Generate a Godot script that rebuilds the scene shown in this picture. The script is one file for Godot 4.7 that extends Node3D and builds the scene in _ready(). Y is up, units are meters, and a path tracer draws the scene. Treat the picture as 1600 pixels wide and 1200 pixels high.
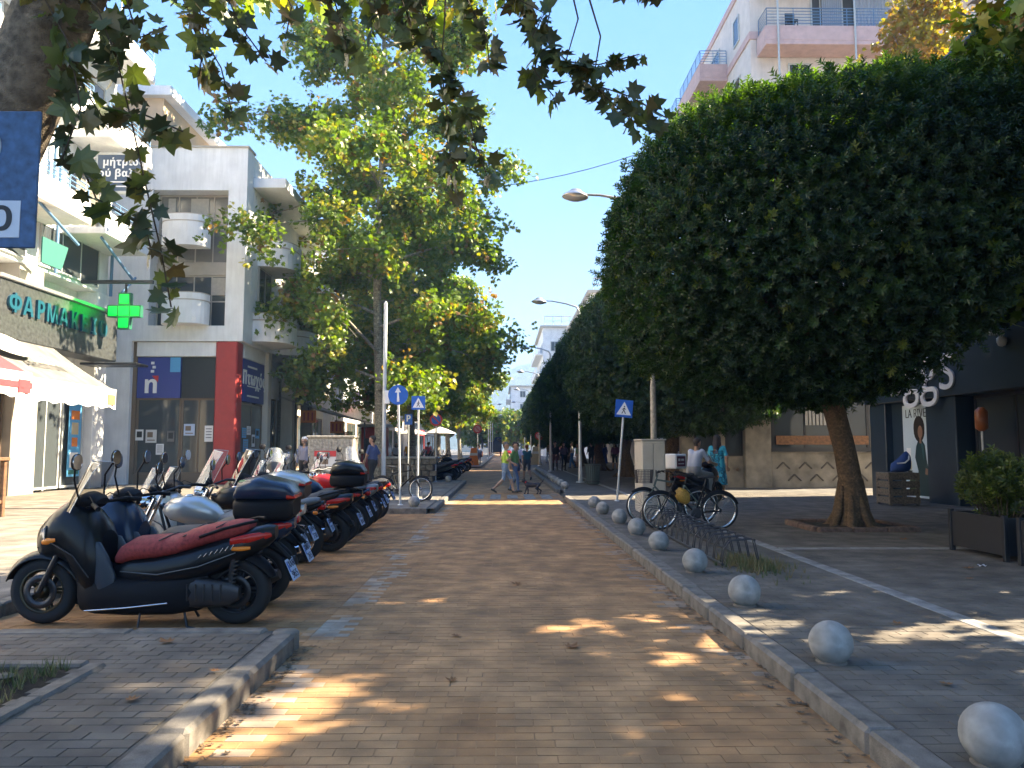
extends Node3D
# A paved shopping street in the afternoon: clipped trees and cafes on the right, parked motorcycles and shops on the left.

const FLAT := 4294967295
var R := RandomNumberGenerator.new()
var used := {}
var T := {}
var M := {}
var sans: SystemFont
var bold: SystemFont
var serif: SystemFont


func _ready() -> void:
	R.seed = 20241
	# --- camera, sky, sun, exposure
	var cam := Camera3D.new()
	cam.name = "camera"
	cam.fov = 53.06
	cam.near = 0.05
	cam.far = 9000.0
	cam.position = Vector3(0, 1.5, 0)
	cam.rotation = Vector3(deg_to_rad(4.756), deg_to_rad(-0.715), 0)
	add_child(cam)
	cam.current = true
	var sky_m := ProceduralSkyMaterial.new()
	sky_m.sky_top_color = lin(0.027, 0.074, 0.20)
	sky_m.sky_horizon_color = lin(0.158, 0.222, 0.242)
	sky_m.sky_curve = 0.16
	sky_m.sky_energy_multiplier = 1.0
	sky_m.ground_bottom_color = Color(0.32, 0.29, 0.26)
	sky_m.ground_horizon_color = Color(0.62, 0.74, 0.82)
	var sky := Sky.new()
	sky.sky_material = sky_m
	var env := Environment.new()
	env.background_mode = Environment.BG_SKY
	env.sky = sky
	env.tonemap_mode = Environment.TONE_MAPPER_LINEAR
	env.tonemap_exposure = 7.7
	env.sdfgi_enabled = true
	env.ssao_enabled = true
	env.ssil_enabled = true
	env.fog_enabled = true
	env.fog_density = 0.0007
	env.fog_light_color = Color(0.64, 0.81, 1.0)
	var we := WorldEnvironment.new()
	we.name = "environment"
	we.environment = env
	add_child(we)
	var sun := DirectionalLight3D.new()
	sun.name = "sun"
	sun.light_energy = 1.5
	sun.light_color = Color(1.0, 0.93, 0.80)
	sun.light_angular_distance = 0.5
	sun.shadow_enabled = true
	var el := deg_to_rad(37.0)
	var az := deg_to_rad(12.0)
	var to_sun := Vector3(cos(el) * cos(az), sin(el), -cos(el) * sin(az))
	sun.basis = Basis.looking_at(-to_sun, Vector3.UP)
	add_child(sun)
	make_textures()
	make_materials()
	# --- the setting
	ground_and_paving()
	hills()
	left_buildings()
	right_buildings()
	# --- trees
	trees()
	# --- objects
	street_furniture()
	vehicles()
	bicycles()
	people()
	shop_front_things()
	small_things()


func rr(a: float, b: float) -> float:
	return R.randf_range(a, b)


# ------------------------------------------------------------------ naming
func numbered(parent: Node, called: String) -> String:
	var key := str(parent.get_instance_id()) + called
	var n: int = used.get(key, 0)
	used[key] = n + 1
	return called if n == 0 else "%s_%03d" % [called, n]


func thing(called: String, label: String, category: String, group := "", at := Vector3.ZERO, turn := 0.0) -> Node3D:
	var o := Node3D.new()
	o.name = numbered(self, called)
	add_child(o, true)
	o.position = at
	o.rotation.y = turn
	tag(o, label, category, group)
	return o


func tag(o: Node, label: String, category: String, group := "") -> void:
	o.set_meta("label", label)
	o.set_meta("category", category)
	if group != "":
		o.set_meta("group", group)


func place(called: String, mesh: Mesh, m: Material, parent: Node = self, xf := Transform3D.IDENTITY) -> MeshInstance3D:
	var o := MeshInstance3D.new()
	o.name = numbered(parent, called)
	o.mesh = mesh
	o.material_override = m
	o.transform = xf
	parent.add_child(o, true)
	return o


func obj(called: String, s: SurfaceTool, m: Material, parent: Node = self, at := Vector3.ZERO) -> MeshInstance3D:
	return place(called, done(s), m, parent, Transform3D(Basis.IDENTITY, at))


func setting(called: String, s: SurfaceTool, m: Material) -> MeshInstance3D:
	var o := obj(called, s, m)
	o.set_meta("kind", "structure")
	return o


func group_node(called: String) -> Node3D:
	var o := Node3D.new()
	o.name = numbered(self, called)
	add_child(o, true)
	o.set_meta("kind", "structure")
	return o


func dup(root: Node3D, label: String, at: Vector3, turn: float) -> Node3D:
	var c: Node3D = root.duplicate()
	var base := String(root.name)
	if base.length() > 4 and base.substr(base.length() - 4, 1) == "_" and base.substr(base.length() - 3).is_valid_int():
		base = base.substr(0, base.length() - 4)
	c.name = numbered(self, base)
	add_child(c, true)
	c.position = at
	c.rotation = Vector3(0, turn, 0)
	c.set_meta("label", label)
	return c


func recolor(root: Node, which: Dictionary) -> void:
	for c in root.get_children():
		for k in which:
			if String(c.name).begins_with(k) and c is MeshInstance3D:
				c.material_override = which[k]


# ------------------------------------------------------------------ shapes
func S() -> SurfaceTool:
	var s := SurfaceTool.new()
	s.begin(Mesh.PRIMITIVE_TRIANGLES)
	s.set_smooth_group(FLAT)
	return s


func done(s: SurfaceTool) -> ArrayMesh:
	s.generate_normals()
	s.index()
	return s.commit()


func tri(s: SurfaceTool, a: Vector3, b: Vector3, c: Vector3) -> void:
	s.add_vertex(a)
	s.add_vertex(c)
	s.add_vertex(b)


func quad(s: SurfaceTool, a: Vector3, b: Vector3, c: Vector3, d: Vector3) -> void:
	tri(s, a, b, c)
	tri(s, a, c, d)


func oquad(s: SurfaceTool, a: Vector3, b: Vector3, c: Vector3, d: Vector3, out: Vector3) -> void:
	if (b - a).cross(c - a).dot(out) < 0:
		quad(s, d, c, b, a)
	else:
		quad(s, a, b, c, d)


func box(s: SurfaceTool, c: Vector3, sz: Vector3, b := 0.0, rot := Basis.IDENTITY) -> void:
	s.set_smooth_group(FLAT)
	var h := sz * 0.5
	for i in 3:
		var j := (i + 1) % 3
		var k := (i + 2) % 3
		for si in [-1.0, 1.0]:
			var f := []
			for q in [[-1, -1], [1, -1], [1, 1], [-1, 1]]:
				var v := Vector3.ZERO
				v[i] = si * h[i]
				v[j] = q[0] * (h[j] - b)
				v[k] = q[1] * (h[k] - b)
				f.append(c + rot * v)
			var out := Vector3.ZERO
			out[i] = si
			oquad(s, f[0], f[1], f[2], f[3], rot * out)
			if b > 0.0:
				for sj in [-1.0, 1.0]:
					var e := []
					for q in [[0, -1], [0, 1], [1, 1], [1, -1]]:
						var v := Vector3.ZERO
						v[i] = si * (h[i] - (b if q[0] else 0.0))
						v[j] = sj * (h[j] - (0.0 if q[0] else b))
						v[k] = q[1] * (h[k] - b)
						e.append(c + rot * v)
					var o2 := Vector3.ZERO
					o2[i] = si
					o2[j] = sj
					oquad(s, e[0], e[1], e[2], e[3], rot * o2)
	if b > 0.0:
		for sx in [-1.0, 1.0]:
			for sy in [-1.0, 1.0]:
				for sz2 in [-1.0, 1.0]:
					var p := c + rot * Vector3(sx * h.x, sy * (h.y - b), sz2 * (h.z - b))
					var q := c + rot * Vector3(sx * (h.x - b), sy * h.y, sz2 * (h.z - b))
					var r := c + rot * Vector3(sx * (h.x - b), sy * (h.y - b), sz2 * h.z)
					if (q - p).cross(r - p).dot(rot * Vector3(sx, sy, sz2)) < 0:
						tri(s, p, r, q)
					else:
						tri(s, p, q, r)


func bx(s: SurfaceTool, x0: float, x1: float, y0: float, y1: float, d0: float, d1: float, b := 0.0) -> void:
	box(s, Vector3((x0 + x1) / 2, (y0 + y1) / 2, -(d0 + d1) / 2), Vector3(absf(x1 - x0), absf(y1 - y0), absf(d1 - d0)), b)


func loft(s: SurfaceTool, rings: Array, closed := true, cap0 := true, cap1 := true, smooth := 1) -> void:
	s.set_smooth_group(smooth)
	var n: int = rings[0].size()
	for i in rings.size() - 1:
		var a: PackedVector3Array = rings[i]
		var b: PackedVector3Array = rings[i + 1]
		for j in (n if closed else n - 1):
			var k := (j + 1) % n
			quad(s, a[j], a[k], b[k], b[j])
	s.set_smooth_group(FLAT)
	if cap0:
		var a: PackedVector3Array = rings[0]
		var m := Vector3.ZERO
		for p in a:
			m += p / n
		for j in n:
			tri(s, m, a[(j + 1) % n], a[j])
	if cap1:
		var a: PackedVector3Array = rings[rings.size() - 1]
		var m := Vector3.ZERO
		for p in a:
			m += p / n
		for j in n:
			tri(s, m, a[j], a[(j + 1) % n])


func tube(s: SurfaceTool, pts: Array, rad, n := 8, cap := true) -> void:
	var rings := []
	var t0: Vector3 = (pts[1] - pts[0]).normalized()
	var u := t0.cross(Vector3.UP if absf(t0.y) < 0.9 else Vector3.RIGHT).normalized()
	for i in pts.size():
		var t: Vector3 = (pts[mini(i + 1, pts.size() - 1)] - pts[maxi(i - 1, 0)]).normalized()
		u = (u - t * u.dot(t)).normalized()
		var v := t.cross(u)
		var r: float = rad[i] if rad is Array else rad
		var ring := PackedVector3Array()
		for j in n:
			var a := TAU * j / n
			ring.append(pts[i] + (u * cos(a) + v * sin(a)) * r)
		rings.append(ring)
	loft(s, rings, true, cap, cap)


func lathe(s: SurfaceTool, prof: Array, n := 20, xf := Transform3D.IDENTITY, smooth := 1, cap := true) -> void:
	var rings := []
	for p in prof:
		var ring := PackedVector3Array()
		for j in n:
			var a := TAU * j / n
			ring.append(xf * Vector3(p.x * cos(a), p.y, -p.x * sin(a)))
		rings.append(ring)
	loft(s, rings, true, cap, cap, smooth)


func spow(x: float, e: float) -> float:
	return signf(x) * pow(absf(x), e)


func hull(s: SurfaceTool, secs: Array, n := 18, e := 2.5) -> void:
	# sections across x, each [x, bottom, top, half width, (z offset)]
	var rings := []
	for q in secs:
		var ring := PackedVector3Array()
		for j in n:
			var a := TAU * (j + 0.5) / n
			ring.append(Vector3(q[0], (q[1] + q[2]) / 2 + (q[2] - q[1]) / 2 * spow(cos(a), 2 / e), q[3] * spow(sin(a), 2 / e) + (q[4] if q.size() > 4 else 0.0)))
		rings.append(ring)
	loft(s, rings)


func plate_shape(s: SurfaceTool, poly: PackedVector2Array, z0: float, z1: float, xf := Transform3D.IDENTITY) -> void:
	# an outline in x, y (counter-clockwise) with thickness along z
	s.set_smooth_group(FLAT)
	if Geometry2D.is_polygon_clockwise(poly):
		poly.reverse()
	var t := Geometry2D.triangulate_polygon(poly)
	for i in range(0, t.size(), 3):
		var a := poly[t[i]]
		var b := poly[t[i + 1]]
		var c := poly[t[i + 2]]
		if (b - a).cross(c - a) < 0:
			var w := b
			b = c
			c = w
		tri(s, xf * Vector3(a.x, a.y, z1), xf * Vector3(b.x, b.y, z1), xf * Vector3(c.x, c.y, z1))
		tri(s, xf * Vector3(a.x, a.y, z0), xf * Vector3(c.x, c.y, z0), xf * Vector3(b.x, b.y, z0))
	var n := poly.size()
	for i in n:
		var a := poly[i]
		var b := poly[(i + 1) % n]
		quad(s, xf * Vector3(a.x, a.y, z0), xf * Vector3(b.x, b.y, z0), xf * Vector3(b.x, b.y, z1), xf * Vector3(a.x, a.y, z1))


func sheet(s: SurfaceTool, f: Callable, nu: int, nv: int, smooth := 1) -> void:
	# a curved sheet: f(u, v) gives the point
	s.set_smooth_group(smooth)
	for i in nu:
		for j in nv:
			quad(s, f.call(float(i) / nu, float(j) / nv), f.call(float(i + 1) / nu, float(j) / nv), f.call(float(i + 1) / nu, float(j + 1) / nv), f.call(float(i) / nu, float(j + 1) / nv))


func words(called: String, text: String, size: float, m: Material, parent: Node, xf: Transform3D, depth := 0.01, font: Font = null) -> MeshInstance3D:
	var t := TextMesh.new()
	t.text = text
	t.font = font if font else sans
	t.font_size = 48
	t.pixel_size = size / 48.0
	t.depth = depth
	t.curve_step = 2.0
	return place(called, t, m, parent, xf)


func facing(at: Vector3, dir: Vector3) -> Transform3D:
	# local +z towards dir
	return Transform3D(Basis.looking_at(-dir, Vector3.UP), at)


# ------------------------------------------------------------------ materials
func noise_tex(seed_: int, freq: float, lo: float, hi: float, kind := FastNoiseLite.TYPE_SIMPLEX_SMOOTH, octaves := 4, size := 512, mid := 0.5) -> NoiseTexture2D:
	var f := FastNoiseLite.new()
	f.seed = seed_
	f.noise_type = kind
	f.frequency = freq
	f.fractal_octaves = octaves
	var g := Gradient.new()
	g.offsets = PackedFloat32Array([0.0, mid, 1.0])
	var m := (lo + hi) / 2
	g.colors = PackedColorArray([Color(lo, lo, lo), Color(m, m, m), Color(hi, hi, hi)])
	var t := NoiseTexture2D.new()
	t.width = size
	t.height = size
	t.seamless = true
	t.noise = f
	t.color_ramp = g
	return t


func make_textures() -> void:
	T.grain = noise_tex(1, 0.09, 0.72, 1.0)
	T.fine = noise_tex(2, 0.2, 0.80, 1.0)
	T.blotch = noise_tex(3, 0.011, 0.62, 1.0, FastNoiseLite.TYPE_SIMPLEX_SMOOTH, 6)
	T.stain = noise_tex(4, 0.02, 0.55, 1.0, FastNoiseLite.TYPE_SIMPLEX_SMOOTH, 6, 512, 0.35)
	T.soft = noise_tex(5, 0.008, 0.92, 1.0, FastNoiseLite.TYPE_SIMPLEX_SMOOTH, 5)
	T.bark = noise_tex(6, 0.03, 0.45, 1.0, FastNoiseLite.TYPE_CELLULAR, 3)
	T.streak = noise_tex(9, 0.02, 0.93, 1.0, FastNoiseLite.TYPE_SIMPLEX_SMOOTH, 5, 512, 0.3)
	T.bump = noise_tex(7, 0.12, 0.0, 1.0)
	sans = SystemFont.new()
	sans.font_names = PackedStringArray(["Droid Sans"])
	bold = SystemFont.new()
	bold.font_names = PackedStringArray(["Droid Sans"])
	bold.font_weight = 700
	serif = SystemFont.new()
	serif.font_names = PackedStringArray(["Droid Serif"])


func lin(r: float, g: float, b: float) -> Color:
	return Color(r, g, b).linear_to_srgb()


func mk(c: Color, rough := 0.6, metal := 0.0, base: Texture2D = null, scale := 1.0, over: Texture2D = null, over_scale := 0.2) -> StandardMaterial3D:
	var m := StandardMaterial3D.new()
	m.albedo_color = c
	m.roughness = rough
	m.metallic = metal
	if base:
		m.albedo_texture = base
		m.uv1_triplanar = true
		m.uv1_world_triplanar = true
		m.uv1_scale = Vector3.ONE * scale
	if over:
		m.detail_enabled = true
		m.detail_albedo = over
		m.detail_blend_mode = BaseMaterial3D.BLEND_MODE_MUL
		m.detail_uv_layer = BaseMaterial3D.DETAIL_UV_2
		m.uv2_triplanar = true
		m.uv2_world_triplanar = true
		m.uv2_scale = Vector3.ONE * over_scale
	return m


func bumpy(m: StandardMaterial3D, depth: float) -> StandardMaterial3D:
	m.heightmap_enabled = true
	m.heightmap_texture = T.bump
	m.heightmap_scale = depth
	return m


func glass(c: Color, a: float, rough := 0.03) -> StandardMaterial3D:
	var m := mk(Color(c.r, c.g, c.b, a), rough)
	m.transparency = BaseMaterial3D.TRANSPARENCY_ALPHA
	return m


func leafy(c: Color, through: Color, rough := 0.42) -> StandardMaterial3D:
	var m := mk(c, rough)
	m.vertex_color_use_as_albedo = true
	m.backlight_enabled = true
	m.backlight = through
	m.cull_mode = BaseMaterial3D.CULL_DISABLED
	return m


func make_materials() -> void:
	M.mortar = mk(lin(0.70, 0.41, 0.20), 0.95, 0, T.grain, 2.0, T.blotch, 0.3)
	M.pave_mortar = mk(lin(0.21, 0.185, 0.155), 0.95, 0, T.grain, 2.0, T.blotch, 0.3)
	M.road_far = mk(lin(0.66, 0.39, 0.19), 0.9, 0, T.grain, 1.2, T.blotch, 0.2)
	M.road = []
	for q in [[0.71, 0.405, 0.185], [0.69, 0.38, 0.165], [0.73, 0.425, 0.20], [0.68, 0.36, 0.15], [0.72, 0.53, 0.38]]:
		M.road.append(bumpy(mk(lin(q[0], q[1], q[2]), 0.85, 0, T.grain, 3.0, T.blotch, 0.35), 0.12))
	M.road_all = bumpy(mk(lin(1, 1, 1), 0.85, 0, T.grain, 3.0, T.blotch, 0.35), 0.12)
	M.road_all.vertex_color_use_as_albedo = true
	M.pave = []
	for q in [[0.265, 0.23, 0.19], [0.24, 0.21, 0.175], [0.285, 0.245, 0.20], [0.25, 0.205, 0.16]]:
		M.pave.append(bumpy(mk(lin(q[0], q[1], q[2]), 0.85, 0, T.grain, 3.0, T.blotch, 0.3), 0.1))
	M.slab = mk(lin(0.42, 0.365, 0.30), 0.9, 0, T.grain, 1.5, T.blotch, 0.25)
	M.kerb = bumpy(mk(lin(0.31, 0.275, 0.235), 0.85, 0, T.grain, 2.4, T.stain, 0.6), 0.15)
	M.marble = bumpy(mk(lin(0.46, 0.45, 0.43), 0.7, 0, T.grain, 2.0, T.stain, 0.5), 0.05)
	M.soil = bumpy(mk(lin(0.075, 0.062, 0.045), 1.0, 0, T.grain, 4.0, T.blotch, 1.0), 1.5)
	M.ground = mk(lin(0.28, 0.26, 0.23), 0.95, 0, T.grain, 0.6, T.blotch, 0.05)
	M.concrete = bumpy(mk(lin(0.50, 0.49, 0.465), 0.85, 0, T.fine, 4.0, T.blotch, 1.3), 0.1)
	M.white_wall = mk(lin(0.86, 0.86, 0.85), 0.85, 0, T.soft, 0.25, T.soft, 0.07)
	M.cream_wall = mk(lin(0.66, 0.60, 0.49), 0.85, 0, T.soft, 0.25, T.soft, 0.07)
	for w in [M.white_wall, M.cream_wall]:
		w.detail_albedo = T.streak
		w.uv2_scale = Vector3(0.7, 0.06, 0.7)
	M.peach_wall = mk(lin(0.72, 0.52, 0.33), 0.85, 0, T.soft, 0.25)
	M.pink_wall = mk(lin(0.76, 0.67, 0.60), 0.85, 0, T.soft, 0.25, T.soft, 0.06)
	M.pink_wall.detail_albedo = T.streak
	M.pink_wall.uv2_scale = Vector3(0.6, 0.05, 0.6)
	M.pink_trim = mk(lin(0.66, 0.45, 0.41), 0.85, 0, T.soft, 0.4, T.streak, 0.3)
	M.beige_wall = mk(lin(0.38, 0.33, 0.255), 0.85, 0, T.soft, 0.5, T.stain, 0.12)
	M.beige_line = mk(lin(0.10, 0.085, 0.07), 0.9)
	M.taupe = mk(lin(0.46, 0.41, 0.34), 0.7, 0, T.soft, 0.4)
	M.navy = mk(lin(0.018, 0.034, 0.052), 0.45, 0, T.soft, 0.5)
	M.dark = mk(lin(0.012, 0.013, 0.016), 0.5)
	M.black_frame = mk(lin(0.02, 0.02, 0.022), 0.4)
	M.brown_frame = mk(lin(0.16, 0.11, 0.07), 0.6)
	M.red_paint = mk(lin(0.42, 0.035, 0.03), 0.55, 0, T.soft, 0.6)
	M.blue_sign = mk(lin(0.035, 0.05, 0.25), 0.4)
	M.sign_blue = mk(lin(0.02, 0.12, 0.50), 0.4, 0, T.soft, 1.0)
	M.sign_white = mk(lin(0.75, 0.75, 0.75), 0.45)
	M.sign_red = mk(lin(0.5, 0.03, 0.03), 0.45)
	M.sign_black = mk(lin(0.015, 0.015, 0.015), 0.5)
	M.light_blue = mk(lin(0.10, 0.35, 0.62), 0.4)
	M.cyan = mk(lin(0.008, 0.065, 0.10), 0.35)
	M.green_glass = mk(lin(0.04, 0.16, 0.14), 0.3)
	M.teal = mk(lin(0.02, 0.13, 0.105), 0.7)
	M.pane = mk(lin(0.05, 0.058, 0.062), 0.06)
	M.pane_pale = mk(lin(0.20, 0.19, 0.165), 0.12, 0, T.soft, 0.5)
	M.blind = mk(lin(0.46, 0.42, 0.35), 0.8, 0, T.soft, 1.5)
	M.shop_in = mk(lin(0.10, 0.105, 0.10), 0.9)
	M.canvas_grey = mk(lin(0.27, 0.26, 0.245), 0.9, 0, T.fine, 2.0, T.stain, 0.2)
	M.canvas_white = mk(lin(0.74, 0.74, 0.73), 0.9, 0, T.fine, 2.0)
	M.canvas_red = mk(lin(0.45, 0.05, 0.06), 0.9, 0, T.fine, 2.0)
	M.gold = mk(lin(0.52, 0.42, 0.26), 0.7)
	M.orange = mk(lin(0.70, 0.20, 0.03), 0.6)
	M.wood = mk(lin(0.22, 0.11, 0.055), 0.6, 0, T.stain, 1.2)
	M.pallet = mk(lin(0.20, 0.16, 0.12), 0.85, 0, T.stain, 1.5)
	M.metal = mk(lin(0.50, 0.50, 0.50), 0.38, 0.7, T.soft, 1.0)
	M.white_metal = mk(lin(0.52, 0.53, 0.51), 0.4, 0.0, T.soft, 1.0)
	M.beige_metal = mk(lin(0.50, 0.44, 0.34), 0.55, 0.0, T.stain, 0.8)
	M.blue_metal = mk(lin(0.10, 0.20, 0.34), 0.45)
	M.steel = mk(lin(0.58, 0.58, 0.58), 0.22, 1.0)
	M.chrome = mk(lin(0.75, 0.75, 0.76), 0.08, 1.0)
	M.dark_metal = mk(lin(0.05, 0.05, 0.055), 0.4, 0.6)
	M.rack_metal = mk(lin(0.05, 0.05, 0.055), 0.45, 0.5)
	M.rim_dark = mk(lin(0.09, 0.075, 0.05), 0.35, 0.8)
	M.tyre = mk(lin(0.016, 0.016, 0.017), 0.8)
	M.black_paint = mk(lin(0.008, 0.009, 0.011), 0.3)
	M.black_paint.clearcoat_enabled = true
	M.black_paint.clearcoat = 0.12
	M.black_paint.clearcoat_roughness = 0.08
	M.black_plastic = mk(lin(0.012, 0.012, 0.014), 0.55)
	M.black_paint.metallic_specular = 0.36
	M.black_plastic.metallic_specular = 0.25
	M.grey_blue = mk(lin(0.03, 0.04, 0.055), 0.5)
	M.navy_paint = mk(lin(0.014, 0.026, 0.055), 0.22)
	M.silver_paint = mk(lin(0.50, 0.50, 0.49), 0.25, 0.55)
	M.white_paint = mk(lin(0.68, 0.68, 0.67), 0.25)
	M.grey_paint = mk(lin(0.16, 0.17, 0.18), 0.3)
	M.red_gloss = mk(lin(0.45, 0.02, 0.02), 0.2)
	M.red_seat = mk(lin(0.52, 0.07, 0.065), 0.75, 0, T.fine, 6.0, T.stain, 2.5)
	M.seat_black = mk(lin(0.03, 0.03, 0.032), 0.55)
	M.seat_grey = mk(lin(0.11, 0.115, 0.12), 0.5)
	M.tail = mk(lin(0.42, 0.015, 0.01), 0.15)
	M.amber = mk(lin(0.75, 0.22, 0.02), 0.2)
	M.lens = mk(lin(0.62, 0.64, 0.66), 0.08, 0.4)
	M.screen = glass(Color(0.85, 0.88, 0.9), 0.20)
	M.screen_smoke = glass(Color(0.10, 0.11, 0.11), 0.5)
	M.clear = glass(Color(0.9, 0.95, 0.95), 0.12)
	M.plate = mk(lin(0.42, 0.50, 0.66), 0.4)
	M.plate_ink = mk(lin(0.02, 0.022, 0.05), 0.5)
	M.skin = mk(lin(0.42, 0.25, 0.17), 0.6)
	M.hair = mk(lin(0.018, 0.013, 0.01), 0.6)
	M.leaf_clip = leafy(Color(1, 1, 1), Color(0.85, 1.0, 0.25), 0.40)
	M.leaf_plane = leafy(Color(1, 1, 1), Color(0.95, 1.0, 0.28), 0.42)
	M.leaf_near = leafy(Color(1, 1, 1), Color(0.4, 0.45, 0.12), 0.5)
	M.bark_plane = bumpy(mk(lin(0.82, 0.72, 0.55), 0.9, 0, T.bark, 0.9, T.stain, 0.5), 0.6)
	M.bark_brown = bumpy(mk(lin(0.30, 0.185, 0.095), 0.9, 0, T.bark, 1.6, T.stain, 0.7), 0.9)
	M.bark_dark = bumpy(mk(lin(0.46, 0.37, 0.27), 0.95, 0, T.bark, 1.6, T.stain, 0.7), 0.9)
	M.twig = mk(lin(0.06, 0.045, 0.03), 0.9)
	M.stone = bumpy(mk(lin(0.26, 0.23, 0.18), 0.9, 0, T.grain, 3.0, T.stain, 0.6), 0.4)
	M.hill = mk(lin(0.10, 0.115, 0.09), 1.0, 0, T.blotch, 0.002)
	M.dry_leaf = mk(lin(0.20, 0.09, 0.03), 0.8)
	M.grass = leafy(Color(1, 1, 1), Color(0.4, 0.5, 0.15), 0.6)


# ------------------------------------------------------------------ ground and paving
var stain_noise: FastNoiseLite


func flat(x0: float, x1: float, d0: float, d1: float, y: float) -> SurfaceTool:
	var s := S()
	quad(s, Vector3(x0, y, -d0), Vector3(x1, y, -d0), Vector3(x1, y, -d1), Vector3(x0, y, -d1))
	return s


func brick_mesh(lx: float, lz: float, v: int) -> ArrayMesh:
	var s := S()
	var c := 0.0015 + 0.0004 * v
	var x := lx / 2
	var z := lz / 2
	var t := [Vector3(-x + c, 0, z - c), Vector3(x - c, 0, z - c), Vector3(x - c, 0, -z + c), Vector3(-x + c, 0, -z + c)]
	var b := [Vector3(-x, -0.012, z), Vector3(x, -0.012, z), Vector3(x, -0.012, -z), Vector3(-x, -0.012, -z)]
	quad(s, t[0], t[1], t[2], t[3])
	for i in 4:
		var j := (i + 1) % 4
		quad(s, b[i], b[j], t[j], t[i])
	return done(s)


func road_tone(x: float, d: float) -> Color:
	var c := Vector3(0.71, 0.405, 0.185)
	var n := stain_noise.get_noise_2d(x * 1.6, d * 0.7)
	c = c.lerp(Vector3(0.70, 0.355, 0.135), clampf((d - 5.0) / 8.0, 0, 0.6) + (0.35 if x < -1.7 else 0.0))
	c *= 1.0 + 0.26 * n
	if x > -1.5 and x < -1.2 and d < 6.5 and stain_noise.get_noise_2d(x * 5.0, d * 4.0 + 30.0) > 0.12:
		c = c.lerp(Vector3(0.62, 0.53, 0.43), 0.6)
	var dust := stain_noise.get_noise_2d(x * 4.0 + 90.0, d * 3.0)
	if absf(x + 1.42 + 0.12 * n) < 0.13 and dust > -0.02:
		c = c.lerp(Vector3(0.74, 0.63, 0.50), clampf(0.3 + dust * 1.6, 0, 0.85))
	if x > 1.52 and dust > 0.05:
		c = c.lerp(Vector3(0.48, 0.43, 0.37), 0.55)
	c *= R.randf_range(0.965, 1.03)
	return Color(c.x, c.y, c.z)


func pave_tone(x: float, d: float) -> Color:
	var c := Vector3(0.26, 0.225, 0.185)
	var n := stain_noise.get_noise_2d(x * 1.1 + 40.0, d * 0.8)
	c *= (1.0 + 0.25 * n) * R.randf_range(0.86, 1.08)
	return Color(c.x, c.y, c.z)


func pave(parent: Node3D, regions: Array, y: float, lx: float, lz: float, mats: Array, all_m: Material, tone: Callable, near: int, hole := Rect2()) -> void:
	var meshes := [brick_mesh(lx - 0.003, lz - 0.003, 0), brick_mesh(lx - 0.004, lz - 0.0025, 1), brick_mesh(lx - 0.003, lz - 0.0035, 2)]
	var seen_n := 0
	var xf: Array[Transform3D] = []
	var cols: PackedColorArray = []
	var list := []
	for q in regions:
		var rows := int((q[3] - q[2]) / lz)
		for r in rows:
			var d: float = q[2] + (r + 0.5) * lz
			var off := (lx / 2) if r % 2 else 0.0
			var x: float = q[0] - off
			while x < q[1] - 0.01:
				var a := maxf(x, q[0])
				var b := minf(x + lx, q[1])
				x += lx
				if b - a < 0.04 or hole.has_point(Vector2((a + b) / 2, d)):
					continue
				list.append([d, (a + b) / 2, (b - a) / lx])
	list.sort_custom(func(p, q): return p[0] < q[0] if absf(p[0] - q[0]) > 0.001 else p[1] < q[1])
	for p in list:
		var d: float = p[0]
		var x: float = p[1]
		var t := Transform3D(Basis.from_euler(Vector3(rr(-0.004, 0.004), rr(-0.008, 0.008), rr(-0.003, 0.003))).scaled_local(Vector3(p[2], 1, 1)), Vector3(x, y + rr(-0.0011, 0.0011), -d))
		var c: Color = tone.call(x, d)
		if seen_n < near and d > 3.3 and absf(x) < 0.68 * d + 0.1:
			seen_n += 1
			var best := 0
			var bd := 9.0
			for i in mats.size():
				var mc: Color = mats[i].albedo_color.srgb_to_linear()
				var e := absf(mc.r - c.r) + absf(mc.g - c.g) + absf(mc.b - c.b)
				if e < bd:
					bd = e
					best = i
			place("slab" if lx > 0.3 else "brick", meshes[R.randi() % 3], mats[best], parent, t)
		else:
			xf.append(t)
			cols.append(c)
	scatter("slabs" if lx > 0.3 else "bricks", meshes[0], all_m, parent, xf, cols)


func scatter(called: String, mesh: Mesh, m: Material, parent: Node, xf: Array[Transform3D], cols: PackedColorArray) -> MultiMeshInstance3D:
	var mm := MultiMesh.new()
	mm.transform_format = MultiMesh.TRANSFORM_3D
	mm.use_colors = true
	mm.mesh = mesh
	mm.instance_count = xf.size()
	for i in xf.size():
		mm.set_instance_transform(i, xf[i])
		mm.set_instance_color(i, cols[i])
	var o := MultiMeshInstance3D.new()
	o.name = numbered(parent, called)
	o.multimesh = mm
	o.material_override = m
	parent.add_child(o, true)
	o.set_meta("kind", "stuff")
	return o


func kerb_run(parent: Node3D, p0: Vector2, p1: Vector2, top: float, w := 0.16, unit := 1.0) -> void:
	var l := p0.distance_to(p1)
	var n := maxi(1, roundi(l / unit))
	var dir := (p1 - p0) / l
	var meshes := []
	for v in 2:
		var s := S()
		box(s, Vector3(0, -0.1, 0), Vector3(l / n - 0.012, 0.2, w), 0.016 + 0.008 * v)
		meshes.append(done(s))
	for i in n:
		var c := p0 + dir * (i + 0.5) * l / n
		place("kerb_stone", meshes[R.randi() % 2], M.kerb, parent, Transform3D(Basis(Vector3.UP, atan2(dir.y, dir.x) + rr(-0.004, 0.004)), Vector3(c.x, top + rr(-0.006, 0.006), -c.y)))


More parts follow.
